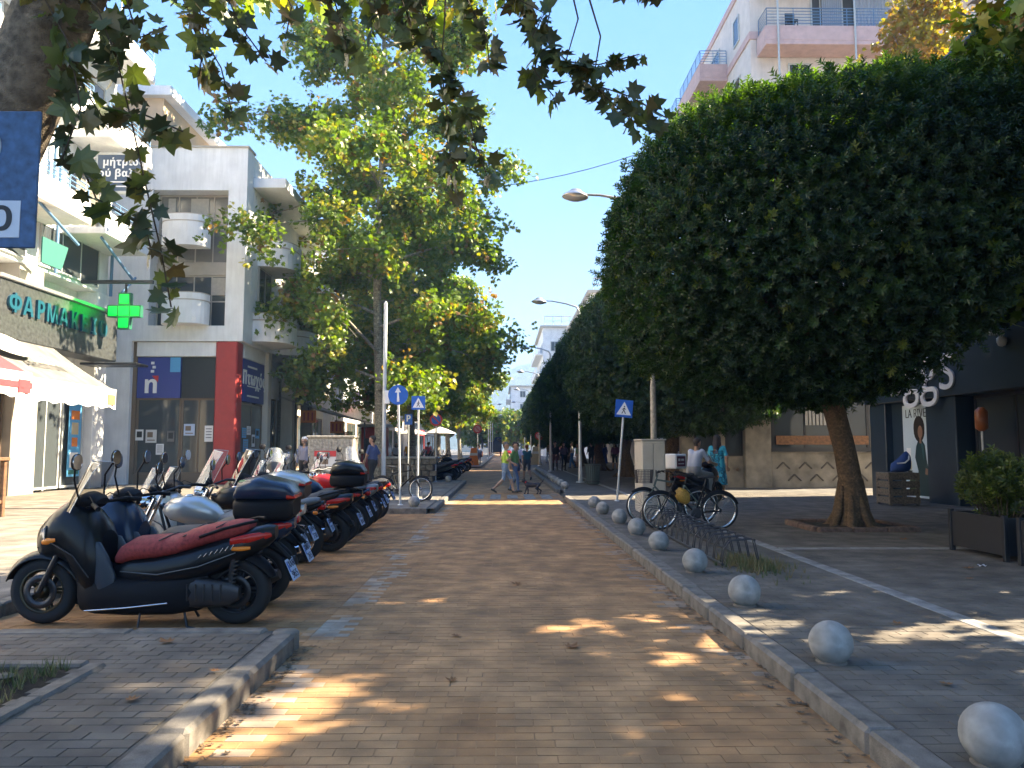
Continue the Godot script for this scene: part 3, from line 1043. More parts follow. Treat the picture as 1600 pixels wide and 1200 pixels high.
func right_buildings() -> void:
	var s := S()
	# --- dark shop, street face at x = 11
	var b := thing("shop_building", "white walled shop building with dark navy shopfront and wide grey eaves", "building", "", Vector3(15, 0.1, -16))
	bx(s, 11.0, 24, 4.6, 9.0, 11.5, 22.5)
	bx(s, 11.9, 24, 0, 4.6, 11.5, 22.4)
	wobj("wall", s, M.white_wall, b)
	s = S()
	bx(s, 9.0, 25, 9.0, 9.12, 10.5, 23.2)
	bx(s, 8.9, 25, 9.12, 9.36, 10.4, 23.3, 0.03)
	wobj("roof", s, M.taupe, b)
	s = S()
	tube(s, [Vector3(8.84, 9.2, -10.4), Vector3(8.84, 9.2, -23.3)], 0.09, 10)
	wobj("gutter", s, M.dark_metal, b)
	s = S()
	bx(s, 10.7, 12.0, 2.75, 4.62, 11.6, 22.6, 0.02)
	wobj("fascia", s, M.navy, b)
	for q in [[21.7, 22.6], [18.3, 19.6], [14.6, 15.2], [11.6, 12.2]]:
		s = S()
		bx(s, 10.85, 11.6, 0.1, 2.75, q[0], q[1], 0.02)
		wobj("pillar", s, M.navy, b)
	s = S()
	bx(s, 11.05, 11.6, 0.1, 2.75, 19.62, 21.68)
	wobj("shopfront_panel", s, M.navy, b)
	window(b, Vector3(11.3, 1.45, -16.7), 3.0, 2.6, Vector3.RIGHT * -1, 2, 1, M.black_frame, M.pane, 0.08, 0.05)
	window(b, Vector3(11.3, 1.45, -13.4), 2.4, 2.6, Vector3.RIGHT * -1, 2, 1, M.black_frame, M.pane, 0.08, 0.05)
	words("lettering", "oggs", 1.62, M.canvas_white, b, facing(Vector3(10.66, 3.46, -19.55) - b.position, Vector3.LEFT), 0.05)
	# --- cafe wall facing the viewer
	var c := thing("cafe_building", "low beige cafe with raised diamond pattern and orange banded windows", "building", "", Vector3(11, 0.1, -29))
	s = S()
	bx(s, 9.35, 14.5, 0.1, 1.35, 27.0, 27.3)
	bx(s, 8.5, 9.42, 0.1, 3.9, 26.9, 27.35, 0.02)
	bx(s, 12.95, 14.5, 1.35, 3.5, 27.02, 27.3)
	bx(s, 8.4, 14.5, 3.5, 4.3, 26.95, 27.4)
	bx(s, 8.6, 22, 0.1, 4.2, 31.0, 34)
	bx(s, 6.3, 8.48, 0.1, 1.2, 27.1, 27.4)
	bx(s, 6.3, 6.75, 0.1, 3.3, 27.05, 27.45, 0.02)
	bx(s, 7.6, 7.85, 1.2, 3.3, 27.1, 27.4)
	wobj("wall", s, M.beige_wall, c)
	s = S()
	bx(s, 6.2, 14.6, 4.3, 4.5, 26.7, 34)
	wobj("roof", s, M.taupe, c)
	for i in 6:
		for j in 2:
			s = S()
			var x := 9.85 + i * 0.78 + (0.39 if j else 0.0)
			var y := 1.0 - j * 0.42
			for sg in [-1, 1]:
				box(s, Vector3(sg * 0.115, -0.11, 0), Vector3(0.32, 0.045, 0.05), 0.008, Basis(Vector3.BACK, -sg * 0.78))
			place("diamond_moulding", done(s), M.beige_line, c, Transform3D(Basis.IDENTITY, Vector3(x, y, -26.99) - c.position))
	window(c, Vector3(11.2, 2.42, -27.05), 3.5, 2.1, Vector3.BACK, 3, 1, M.black_frame, M.pane, 0.12, 0.07)
	s = S()
	bx(s, 9.6, 12.85, 1.62, 1.93, 26.9, 26.95)
	wobj("orange_band", s, mk(lin(0.30, 0.13, 0.045), 0.6, 0, T.stain, 0.8), c)
	s = S()
	bx(s, 9.42, 12.97, 1.37, 1.52, 26.88, 27.0)
	wobj("sill", s, M.black_frame, c)
	for i in 9:
		s = S()
		bx(s, 10.65 + i * 0.13, 10.74 + i * 0.13, 2.3, 3.3, 26.93, 26.96)
		wobj("blind_slat", s, M.blind, c)
	window(c, Vector3(7.18, 2.25, -27.2), 0.84, 2.05, Vector3.BACK, 1, 1, M.black_frame, M.pane, 0.08, 0.05)
	window(c, Vector3(8.18, 2.25, -27.2), 0.62, 2.05, Vector3.BACK, 1, 1, M.black_frame, M.pane, 0.08, 0.05)
	for i in 5:
		s = S()
		lathe(s, [Vector2(0.0, 0.0), Vector2(0.07, 0.0), Vector2(0.05, 0.02), Vector2(0.02, 0.03), Vector2(0.0, 0.04)], 8, Transform3D(Basis(Vector3.RIGHT, PI / 2), Vector3.ZERO))
		place("rosette", done(s), M.brown_frame, c, Transform3D(Basis.IDENTITY, Vector3(6.95 + i * 0.33, 0.75, -27.09) - c.position))
	# --- pink apartment block
	var p := thing("apartment_block", "tall pink apartment block with long railed balcony above the clipped tree", "building", "", Vector3(18, 0.1, -42))
	s = S()
	bx(s, 11.45, 30, 0.1, 26.3, 34.0, 50)
	wobj("wall", s, M.pink_wall, p)
	for y in [5.6, 9.0, 12.4, 15.8, 19.2, 22.6, 26.0]:
		s = S()
		bx(s, 11.38, 30.05, y - 0.05, y + 0.35, 33.93, 50.05)
		wobj("string_course", s, M.pink_trim, p)
	for y in [21.55, 24.95]:
		s = S()
		bx(s, 11.75, 24, y, y + 0.22, 32.6, 33.93, 0.02)
		bx(s, 11.75, 24, y + 0.22, y + 0.98, 32.6, 32.75, 0.01)
		bx(s, 11.75, 11.9, y + 0.22, y + 0.98, 32.77, 33.93, 0.01)
		wobj("balcony", s, M.pink_trim, p)
		railing("railing", p, Vector3(11.85, y + 0.98, -32.7), Vector3(24, y + 0.98, -32.7), 0.95, 6, 9, M.blue_metal, 0.016)
		railing("railing", p, Vector3(11.85, y + 0.98, -32.7), Vector3(11.85, y + 0.98, -33.9), 0.95, 6, 1, M.blue_metal, 0.016)
	for q in [[13.9, 20.45, 1.1, 1.6], [17.5, 20.4, 1.4, 1.7], [15.1, 23.8, 1.0, 2.5], [17.2, 23.8, 2.0, 2.5], [20.5, 23.8, 1.4, 2.5]]:
		window(p, Vector3(q[0], q[1], -33.98), q[2], q[3], Vector3.BACK, 2, 1, M.white_metal, M.pane, 0.08, 0.06)
	for q in [[15.15, 16.2], [16.8, 18.6]]:
		s = S()
		sheet(s, func(u, v): return Vector3(lerpf(q[0], q[1], u), 22.7 + v * 2.3, -33.86 + 0.05 * sin(u * 60.0)), 60, 1)
		wobj("curtain", s, mk(lin(0.36, 0.40, 0.48), 0.9), p)
	for q in [[12.35, 14.0, 26.3], [16.2, 14.0, 26.3]]:
		s = S()
		tube(s, [Vector3(q[0], q[1], -32.5), Vector3(q[0], q[2], -32.5)], 0.05, 8)
		wobj("drainpipe", s, M.white_metal, p)
	for q in [[13.3, 22.8], [19.0, 22.8]]:
		s = S()
		box(s, Vector3(q[0], q[1] + 0.25, -33.2), Vector3(0.5, 0.06, 0.5), 0.02)
		box(s, Vector3(q[0], q[1] + 0.55, -33.44), Vector3(0.5, 0.6, 0.05), 0.02)
		for sx in [-0.22, 0.22]:
			for sz in [-0.22, 0.22]:
				bx(s, q[0] + sx - 0.02, q[0] + sx + 0.02, q[1] - 0.05, q[1] + 0.22, 33.2 + sz - 0.02, 33.2 + sz + 0.02)
		wobj("balcony_chair", s, M.dark_metal, p)
	# side balconies towards the street
	for q in [[38.0, 43.0, 22.3], [44.0, 49.5, 18.9], [44.0, 49.5, 22.3], [38.0, 43.0, 18.9]]:
		s = S()
		bx(s, 9.85, 11.45, q[2], q[2] + 0.2, q[0], q[1], 0.02)
		bx(s, 9.85, 9.98, q[2] + 0.2, q[2] + 1.0, q[0], q[1], 0.01)
		bx(s, 9.98, 11.45, q[2] + 0.2, q[2] + 1.0, q[0] + 0.002, q[0] + 0.12, 0.01)
		wobj("balcony", s, M.pink_trim, p)
		railing("railing", p, Vector3(9.9, q[2] + 1.0, -q[0] - 0.05), Vector3(9.9, q[2] + 1.0, -q[1] + 0.05), 0.8, 5, 5, M.blue_metal, 0.016)
		railing("railing", p, Vector3(9.9, q[2] + 1.0, -q[0] - 0.05), Vector3(11.4, q[2] + 1.0, -q[0] - 0.05), 0.8, 5, 2, M.blue_metal, 0.016)
		window(p, Vector3(11.43, q[2] + 1.5, -(q[0] + q[1]) / 2), 2.2, 2.4, Vector3.LEFT, 2, 1, M.white_metal, M.pane, 0.08, 0.05)
	for y in [17.4, 20.8, 24.2]:
		window(p, Vector3(11.43, y, -36.2), 1.0, 1.5, Vector3.LEFT, 1, 1, M.white_metal, M.pane, 0.08, 0.05)
	p.position += v3(1.35, 0, -4.0)
	# --- beyond
	var specs := [[11.2, 96.0, 130.0, 21.0, 26.0, "white block with roof terrace rail beyond the second street lamp", M.white_wall], [6.8, 128.0, 150.0, 21.6, 12.0, "narrow white block with flat roof beside the lamp far down", M.white_wall], [10.5, 55.0, 92.0, 9.0, 26.0, "low pale block behind the row of clipped trees", M.cream_wall], [2.2, 196.0, 222.0, 17.0, 6.0, "small white house with hipped top at the street end", M.white_wall]]
	for q in specs:
		var o := thing("apartment_block", q[5], "building", "blocks far down the street", Vector3(q[0] + q[4] / 2, 0.1, -(q[1] + q[2]) / 2))
		s = S()
		bx(s, q[0], q[0] + q[4], 0, q[3], q[1], q[2])
		wobj("wall", s, q[6], o)
		s = S()
		bx(s, q[0] - 0.5, q[0] + q[4] + 0.5, q[3], q[3] + 0.4, q[1] - 0.5, q[2] + 0.5)
		wobj("roof", s, M.taupe, o)
		var fl := int(q[3] / 3.3)
		for f in fl:
			var y := 2.0 + f * 3.3
			var nx := int(q[4] / 3.2)
			for i in nx:
				window(o, Vector3(q[0] + (i + 0.5) * q[4] / nx, y, -q[1] + 0.02), 1.5, 1.7, Vector3.BACK, 2, 1, M.white_metal, M.pane, 0.12, 0.06)
			for i in 4:
				window(o, Vector3(q[0] - 0.02, y, -lerpf(q[1], q[2], (i + 0.5) / 4)), 1.6, 1.7, Vector3.LEFT, 2, 1, M.white_metal, M.pane, 0.12, 0.06)
			if f > 1:
				s = S()
				bx(s, q[0] - 1.2, q[0], y - 1.35, y - 1.1, q[1] + 1, q[2] - 1)
				bx(s, q[0] - 1.2, q[0] - 1.1, y - 1.1, y - 0.2, q[1] + 1, q[2] - 1)
				wobj("balcony", s, q[6], o)
		if q[3] > 20:
			railing("roof_railing", o, Vector3(q[0] + 0.3, q[3] + 0.4, -q[1]), Vector3(q[0] + q[4] - 0.3, q[3] + 0.4, -q[1]), 1.6, 2, 8, M.metal, 0.06)
	# low terraces closing the street far away
	for q in [[-9.0, 250.0, 12.0, 11.0, "cream block closing the far end of the street", M.cream_wall], [9.5, 236.0, 9.0, 14.0, "peach block beside the street end", M.peach_wall]]:
		var o := thing("apartment_block", q[4], "building", "blocks far down the street", Vector3(q[0], 0.1, -q[1]))
		s = S()
		bx(s, q[0] - q[3] / 2, q[0] + q[3] / 2, 0, q[2], q[1], q[1] + 12)
		wobj("wall", s, q[5], o)
		for f in 3:
			for i in 4:
				window(o, Vector3(q[0] - q[3] / 2 + (i + 0.5) * q[3] / 4, 2.2 + f * 3.0, -q[1] + 0.02), 1.4, 1.6, Vector3.BACK, 1, 1, M.white_metal, M.pane, 0.14, 0.06)


# ------------------------------------------------------------------ trees
func ficus_spray() -> ArrayMesh:
	var s := S()
	for i in 15:
		var a := i * 2.4
		var t := i / 14.0
		var base := Vector3(0, 0.02 + 0.17 * t, 0)
		var dir := Vector3(cos(a), 0.35 + 0.7 * t, sin(a)).normalized()
		var side := dir.cross(Vector3.UP).normalized()
		var up := side.cross(dir)
		var l := 0.105 * (1.0 - 0.25 * absf(t - 0.4))
		var m := base + dir * l * 0.5
		var tip := base + dir * l - up * 0.014
		tri(s, base, m + side * 0.021 + up * 0.006, tip)
		tri(s, base, tip, m - side * 0.021 + up * 0.006)
	return done(s)


func lobed_leaf(s: SurfaceTool, xf: Transform3D, droop := 0.16) -> void:
	# five lobed leaf, stalk at the origin, tip along +y, about 1 long
	var o := [[0.0, 0.02], [0.30, -0.10], [0.24, 0.10], [0.56, 0.16], [0.40, 0.34], [0.52, 0.60], [0.24, 0.56], [0.17, 0.74], [0.0, 1.0], [-0.17, 0.74], [-0.24, 0.56], [-0.52, 0.60], [-0.40, 0.34], [-0.56, 0.16], [-0.24, 0.10], [-0.30, -0.10]]
	var c := xf * Vector3(0, 0.30, 0.03)
	var p := []
	for q in o:
		p.append(xf * Vector3(q[0], q[1], -droop * (q[0] * q[0] + (q[1] - 0.3) * (q[1] - 0.3))))
	for i in p.size():
		tri(s, c, p[(i + 1) % p.size()], p[i])


func plane_spray(v: int) -> ArrayMesh:
	var s := S()
	var r := RandomNumberGenerator.new()
	r.seed = 55 + v
	for i in 6:
		var at := Vector3(r.randf_range(-0.2, 0.2), r.randf_range(-0.2, 0.2), r.randf_range(-0.2, 0.2))
		var b := Basis.from_euler(Vector3(r.randf_range(1.6, 4.2), r.randf_range(0, TAU), r.randf_range(-0.5, 0.5)))
		lobed_leaf(s, Transform3D(b.scaled(Vector3.ONE * r.randf_range(0.13, 0.19)), at))
	return done(s)


func gauss() -> float:
	return R.randfn(0.0, 1.0)


func clip_green() -> Color:
	var c := Vector3(0.024, 0.053, 0.026).lerp(Vector3(0.058, 0.108, 0.034), R.randf() * R.randf())
	if R.randf() < 0.03:
		c = Vector3(0.12, 0.15, 0.03)
	return Color(c.x, c.y, c.z)


func clipped_tree(x: float, d: float, label: String, c: Vector3, half: Vector3, n: int, size: float, spray: ArrayMesh, trunk: Array, rad: Array) -> Node3D:
	var t := thing("clipped_tree", label, "tree", "clipped evergreen trees in the row on the right", Vector3(x, 0.12, -d))
	var s := S()
	tube(s, trunk, rad, 14)
	for i in 7:
		var a := i * 0.9 + 0.2
		var dir := Vector3(cos(a), 0, sin(a))
		tube(s, [dir * rad[0] * 0.55 + Vector3(0, rr(0.5, 0.9), 0), dir * rad[0] * 0.8 + Vector3(0, rr(0.2, 0.3), 0), dir * rad[0] * rr(1.1, 1.5) + Vector3(0, 0.03, 0), dir * rad[0] * rr(1.7, 2.1) + Vector3(0, -0.05, 0)], [0.04, 0.07, 0.075, 0.03], 7)
	obj("trunk", s, M.bark_brown, t)
	var top: Vector3 = trunk[trunk.size() - 1]
	s = S()
	for i in 9:
		var a := i * 2.4
		var e := c + Vector3(cos(a) * half.x * 0.7, half.y * rr(-0.3, 0.5), sin(a) * half.z * 0.7)
		var mid := top.lerp(e, 0.45) + Vector3(0, 0.5, 0)
		tube(s, [top - Vector3(0, 0.25, 0), mid, e], [0.13, 0.08, 0.03], 7)
	obj("limbs", s, M.bark_brown, t)
	var nz := FastNoiseLite.new()
	nz.seed = int(d * 10)
	nz.frequency = 0.5
	var xf: Array[Transform3D] = []
	var cols: PackedColorArray = []
	for i in n:
		var dir := Vector3(gauss(), gauss(), gauss()).normalized()
		# a clipped, boxy dome
		var k := 1.0 / pow(pow(absf(dir.x), 3.0) + pow(absf(dir.y), 3.0) + pow(absf(dir.z), 3.0), 1.0 / 3.0)
		var bump := 1.0 + 0.06 * nz.get_noise_3d(dir.x * 4, dir.y * 4, dir.z * 4) + 0.035 * nz.get_noise_3d(dir.x * 16, dir.y * 16, dir.z * 16)
		var depth := absf(gauss()) * 0.075
		if R.randf() < 0.12:
			depth = R.randf() * 0.6
		if R.randf() < 0.05:
			depth = -0.035 * R.randf()
		var p := c + dir * half * k * bump * (1.0 - depth)
		var under: float = 2.0 + (clampf((p.x + 0.1) * 2.2, 0.0, 2.0) if d < 14.0 else 0.0) + 0.35 * nz.get_noise_2d(p.x * 3, p.z * 3)
		if p.y < under:
			p.y = under + R.randf() * 0.5
		var out := (dir / half).normalized()
		out = (out + Vector3(gauss(), gauss() + 0.35, gauss()) * 0.45).normalized()
		var b := Basis(Quaternion(Vector3.UP, out)) * Basis(Vector3.UP, R.randf() * TAU)
		xf.append(Transform3D(b.scaled(Vector3.ONE * size * rr(0.8, 1.3)), p))
		var g := clip_green()
		# sunlight on the crown top, put into the leaf colour by height
		var sun_tint := clampf((p.y - c.y) / half.y * 2.4 - 1.15, 0.0, 1.0) * R.randf()
		cols.append(g.lerp(Color(0.24, 0.32, 0.04), sun_tint))
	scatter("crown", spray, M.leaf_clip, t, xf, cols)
	return t


func plane_green() -> Color:
	var k := R.randf()
	var c := Vector3(0.10, 0.17, 0.028).lerp(Vector3(0.20, 0.27, 0.045), R.randf())
	if k < 0.16:
		c = Vector3(0.36, 0.32, 0.07)
	elif k < 0.22:
		c = Vector3(0.27, 0.15, 0.055)
	return Color(c.x, c.y, c.z)


func plane_tree(x: float, d: float, label: String, height: float, radius: float, low: float, n: int, size: float, sprays: Array, lean := 0.0) -> Node3D:
	var t := thing("plane_tree", label, "tree", "plane trees along the left kerb", Vector3(x, 0.12, -d))
	var s := S()
	var pts := []
	var rad := []
	for i in 12:
		var k := i / 11.0
		pts.append(Vector3(lean * k + 0.12 * sin(k * 9.0 + d), k * height * 0.93, 0.12 * cos(k * 7.0 + d)))
		rad.append(lerpf(0.26, 0.06, pow(k, 0.8)) * (1.35 if i == 0 else 1.0))
	tube(s, pts, rad, 12)
	obj("trunk", s, M.bark_plane, t)
	s = S()
	var tips := []
	var limbs := 34
	for i in limbs:
		var k := (i + 0.5) / limbs
		var y := lerpf(low + 0.6, height * 0.93, k)
		var a := i * 2.399 + d
		var prof := sin(PI * clampf(0.18 + 0.78 * k, 0, 1))
		var l := radius * (0.45 + 0.62 * prof) * rr(0.72, 1.1)
		var base := Vector3(lean * y / height, y, 0)
		var e := base + Vector3(cos(a) * l, rr(-0.1, 0.35) * l * (0.3 + k), sin(a) * l)
		var mid := base.lerp(e, 0.5) + Vector3(0, 0.14 * l, 0)
		tube(s, [base, mid, e], [0.075, 0.045, 0.012], 6)
		for j in 6:
			var f := rr(0.25, 1.0)
			var q := base.lerp(mid, f * 2) if f < 0.5 else mid.lerp(e, f * 2 - 1)
			var e2 := q + Vector3(gauss(), gauss() * 0.6 - 0.15, gauss()) * radius * 0.17
			tube(s, [q, q.lerp(e2, 0.5) + Vector3(0, 0.1, 0), e2], [0.025, 0.015, 0.006], 4)
			tips.append([q, e2])
	obj("limbs", s, M.bark_plane, t)
	var xf: Array = []
	var cols: Array = []
	for v in sprays.size():
		var a: Array[Transform3D] = []
		xf.append(a)
		cols.append(PackedColorArray())
	for i in n:
		var q = tips[R.randi() % tips.size()]
		var p: Vector3 = q[0].lerp(q[1], rr(0.1, 1.15)) + Vector3(gauss(), gauss(), gauss()) * radius * 0.055
		if p.y < low:
			p.y = low + R.randf() * 0.8
		if p.z > -0.1 and absf(p.x) < 0.8 and p.y < 8.5:
			continue
		var v := i % sprays.size()
		xf[v].append(Transform3D(Basis.from_euler(Vector3(rr(-0.6, 0.6), R.randf() * TAU, rr(-0.6, 0.6))).scaled(Vector3.ONE * size * rr(0.75, 1.25)), p))
		cols[v].append(plane_green())
	for v in sprays.size():
		scatter("crown", sprays[v], M.leaf_plane, t, xf[v], cols[v])
	return t


func trees() -> void:
	var spray := ficus_spray()
	var tr := [Vector3(0.0, -0.02, 0), Vector3(0.02, 0.25, 0), Vector3(0.02, 0.7, 0), Vector3(-0.09, 1.4, 0), Vector3(-0.28, 2.2, 0), Vector3(-0.45, 3.2, 0)]
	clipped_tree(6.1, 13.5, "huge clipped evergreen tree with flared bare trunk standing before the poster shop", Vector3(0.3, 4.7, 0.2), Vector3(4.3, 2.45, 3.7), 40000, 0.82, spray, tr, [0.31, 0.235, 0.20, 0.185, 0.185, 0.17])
	var tr2 := [Vector3(0, -0.02, 0), Vector3(0.05, 0.4, 0), Vector3(-0.1, 1.2, 0), Vector3(0.1, 2.2, 0), Vector3(0.1, 3.2, 0)]
	var names := ["clipped evergreen tree with forked trunk behind the delivery scooter and its rider", "clipped evergreen tree rising behind the green litter bin", "dark clipped evergreen tree beside the third street lamp", "clipped evergreen tree over the standing crowd, fourth behind the poster shop one", "small looking clipped evergreen tree last before the far lamps", "farthest clipped evergreen tree of the row at the street end"]
	var k := 0
	for q in [[6.3, 28.4, 4.5, 2.7], [6.0, 37.2, 4.7, 2.6], [6.0, 47.5, 4.6, 2.65], [6.1, 59.0, 4.6, 2.7], [6.2, 72.0, 4.7, 2.75], [6.2, 88.0, 5.0, 2.8]]:
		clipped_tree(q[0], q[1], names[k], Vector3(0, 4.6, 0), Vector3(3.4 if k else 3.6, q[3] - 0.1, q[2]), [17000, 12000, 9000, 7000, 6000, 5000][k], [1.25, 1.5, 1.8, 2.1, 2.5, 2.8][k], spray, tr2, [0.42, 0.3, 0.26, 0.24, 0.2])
		k += 1
	var sprays := [plane_spray(0), plane_spray(1), plane_spray(2)]
	plane_tree(-5.25, 32.4, "tallest plane tree with pale trunk beside the white lamp pole", 23.5, 5.9, 2.9, 14000, 1.0, sprays)
	plane_tree(-5.4, 45.0, "plane tree behind the tall one, its crown over the second row of motorcycles", 17.0, 4.9, 3.0, 8000, 1.3, sprays)
	plane_tree(-5.0, 58.0, "plane tree with forked trunk beyond the red round sign", 14.5, 4.4, 3.0, 6500, 1.5, sprays, 0.3)
	plane_tree(-5.0, 72.0, "plane tree far down the left kerb near the orange barrier", 13.0, 4.0, 3.0, 4500, 1.8, sprays)
	plane_tree(-5.0, 90.0, "last plane tree on the left beside the parked truck", 12.0, 3.9, 3.0, 3500, 2.2, sprays)
	plane_tree(-11.0, 37.6, "small plane tree before the white corner building's side balconies", 12.0, 3.0, 3.2, 2600, 1.1, sprays)
	plane_tree(3.4, 165.0, "pale green tree closing the street below the far house", 9.0, 5.0, 2.0, 1800, 3.4, sprays)
	plane_tree(-4.0, 150.0, "round green tree at the far end left of the far lamps", 8.0, 5.0, 2.0, 1800, 3.4, sprays)
	plane_tree(9.4, 9.1, "unseen plane tree added beside the dark shop to shade the road", 13.0, 2.9, 2.0, 4200, 1.2, sprays)  # unseen trees on this side, added to shade the near road and shape sun patches
	plane_tree(9.4, 4.9, "unseen thinner plane tree added to break the sun into patches on the road", 13.0, 2.9, 3.0, 2700, 1.2, sprays)
	plane_tree(9.4, 0.9, "unseen plane tree added level with the viewer to shade the near ground", 13.0, 2.9, 2.0, 3600, 1.2, sprays)
	yellow_tree(sprays)
	near_tree(sprays)


func yellow_tree(sprays: Array) -> void:
	var t := thing("yellowing_tree", "yellowing tree rising behind the grey eaves of the shop", "tree", "", Vector3(16.4, 0.12, -28.6))
	var s := S()
	tube(s, [Vector3.ZERO, Vector3(0.1, 8, 0), Vector3(0, 16, 0)], [0.22, 0.16, 0.05], 8)
	for i in 12:
		var a := i * 2.4
		tube(s, [Vector3(0, 11 + i * 0.4, 0), Vector3(cos(a) * 1.6, 13.5 + i * 0.4, sin(a) * 1.6)], [0.05, 0.012], 5)
	obj("trunk", s, M.bark_dark, t)
	var xf: Array[Transform3D] = []
	var cols: PackedColorArray = []
	for i in 1100:
		var a := R.randf() * TAU
		var y := rr(12.5, 19.0)
		var r := 2.4 * sqrt(R.randf()) * (1.0 - absf(y - 15.0) / 6.5)
		xf.append(Transform3D(Basis.from_euler(Vector3(rr(-1, 1), a, rr(-1, 1))).scaled(Vector3.ONE * rr(0.9, 1.4)), Vector3(cos(a) * r + 0.3 * gauss(), y, sin(a) * r + 0.3 * gauss())))
		cols.append(Color(0.34, 0.27, 0.05) if R.randf() < 0.6 else Color(0.38, 0.2, 0.05))
	scatter("crown", sprays[1], M.leaf_plane, t, xf, cols)


func near_tree(sprays: Array) -> void:
	var t := thing("plane_tree", "near plane tree leaning in over the top left, large leaves hanging before the sky", "tree", "", Vector3(-3.9, 0.12, -4.1))
	var o := t.position
	var s := S()
	tube(s, [Vector3(-3.95, 0.1, -4.15) - o, Vector3(-3.5, 1.2, -4.0) - o, Vector3(-2.75, 2.4, -3.75) - o, Vector3(-2.3, 3.1, -3.55) - o, Vector3(-2.0, 3.75, -3.45) - o, Vector3(-1.75, 4.6, -3.4) - o, Vector3(-1.6, 7.0, -3.2) - o], [0.30, 0.22, 0.19, 0.175, 0.17, 0.15, 0.07], 16)
	tube(s, [Vector3(-1.8, 4.2, -3.4) - o, Vector3(-0.6, 4.75, -3.9) - o, Vector3(0.6, 5.0, -4.4) - o, Vector3(1.6, 4.9, -4.8) - o], [0.10, 0.07, 0.045, 0.02], 8)
	tube(s, [Vector3(-2.05, 3.6, -3.45) - o, Vector3(-1.8, 4.0, -3.7) - o, Vector3(-1.3, 4.4, -4.1) - o], [0.08, 0.06, 0.03], 8)
	obj("trunk", s, M.bark_dark, t)
	var twigs := [
		[[-1.99,3.97,3.60],[-1.91,3.54,3.60],[-1.80,3.13,3.60],[-1.71,2.78,3.60],[-1.62,2.44,3.60],[-1.56,2.16,3.60]],
		[[-2.14,3.67,3.30],[-1.92,3.28,3.30],[-1.86,2.99,3.30],[-1.93,2.76,3.30]],
		[[-2.00,3.28,3.40],[-1.82,3.00,3.40],[-1.63,3.01,3.40],[-1.45,2.93,3.40]],
		[[-1.98,2.86,3.50],[-1.88,2.65,3.50],[-1.76,2.58,3.50],[-1.65,2.52,3.50],[-1.61,2.38,3.50]],
		[[-1.79,3.74,3.40],[-1.67,3.37,3.40],[-1.54,3.43,3.40]],
		[[-2.05,3.70,3.30],[-1.81,3.46,3.30],[-1.69,3.17,3.30]],
		[[-1.94,4.30,4.20],[-1.76,3.92,4.20],[-1.59,3.64,4.20],[-1.52,3.38,4.20]],
		[[-1.71,4.37,4.30],[-1.53,3.95,4.30],[-1.37,3.73,4.30]],
		[[-1.69,4.14,4.00],[-1.61,3.70,4.00],[-1.63,3.49,4.00]],
		[[-1.40,4.44,4.40],[-1.26,4.12,4.40],[-1.29,3.92,4.40]],
		[[-1.10,4.45,4.40],[-0.97,4.05,4.40],[-0.91,3.79,4.40]],
		[[-0.89,4.52,4.50],[-0.76,4.15,4.50],[-0.82,4.04,4.50]],
		[[-0.57,4.56,4.50],[-0.49,4.15,4.50],[-0.38,3.86,4.50],[-0.33,3.46,4.50],[-0.30,3.03,4.50]],
		[[-0.37,3.86,4.50],[-0.22,3.62,4.50],[-0.17,3.34,4.50],[-0.10,3.15,4.50]],
		[[-0.71,4.45,4.40],[-0.56,4.05,4.40],[-0.52,3.89,4.40]],
		[[-0.34,4.59,4.60],[-0.20,4.25,4.60],[-0.10,4.04,4.60],[-0.08,3.84,4.60]],
		[[-0.06,4.70,4.70],[0.10,4.31,4.70],[0.30,4.06,4.70],[0.47,3.89,4.70],[0.65,3.72,4.70],[0.87,3.52,4.70]],
		[[0.40,3.95,4.70],[0.61,3.93,4.70],[0.87,4.00,4.70]],
		[[0.57,3.80,4.70],[0.81,3.72,4.70],[1.04,3.58,4.70]],
		[[0.26,4.10,4.70],[0.20,3.89,4.70],[0.32,3.72,4.70]],
		[[0.06,4.32,4.60],[0.26,4.21,4.60],[0.18,4.05,4.60]],
		[[0.65,4.82,4.80],[0.84,4.53,4.80],[1.07,4.47,4.80]]]
	s = S()
	var spots := []
	for q in twigs:
		var pts := []
		for p in q:
			pts.append(Vector3(p[0], p[1], -p[2]) - o)
		# each twig is carried by a shoot that comes down from the limb above
		var lead: Vector3 = pts[0]
		var hub := Vector3(clampf(lead.x + o.x, -1.9, 1.6) * 0.9, 4.85, -4.0 - 0.3 * lead.x / 3.0) - o
		if lead.y + o.y > 3.4:
			tube(s, [hub, hub.lerp(lead, 0.4) + Vector3(rr(-0.14, 0.14), 0.14, 0), hub.lerp(lead, 0.75) + Vector3(rr(-0.1, 0.1), 0.02, 0), lead], [0.012, 0.008, 0.0055, 0.004], 5)
		tube(s, pts, 0.0042, 5)
		for i in pts.size() - 1:
			var l: float = pts[i].distance_to(pts[i + 1])
			var n := maxi(1, roundi(l / 0.056))
			for k in n:
				spots.append(pts[i].lerp(pts[i + 1], (k + R.randf()) / n))
	obj("twigs", s, M.twig, t)
	var meshes := []
	for v in 4:
		s = S()
		lobed_leaf(s, Transform3D(Basis.IDENTITY.scaled(Vector3(1.0 + 0.08 * v, 1, 1)), Vector3.ZERO), 0.1 + 0.12 * v)
		s.set_smooth_group(FLAT)
		tube(s, [Vector3(0, 0.02, 0), Vector3(0, -0.3, 0.08)], 0.012, 4, false)
		meshes.append(done(s))
	var mats := []
	for q in [[0.042, 0.062, 0.032], [0.055, 0.08, 0.034], [0.085, 0.105, 0.038], [0.13, 0.10, 0.042], [0.05, 0.066, 0.034]]:
		var m := leafy(lin(q[0], q[1], q[2]), Color(0.36, 0.42, 0.12), 0.5)
		m.vertex_color_use_as_albedo = false
		mats.append(m)
	var xf: Array[Transform3D] = []
	var cols: PackedColorArray = []
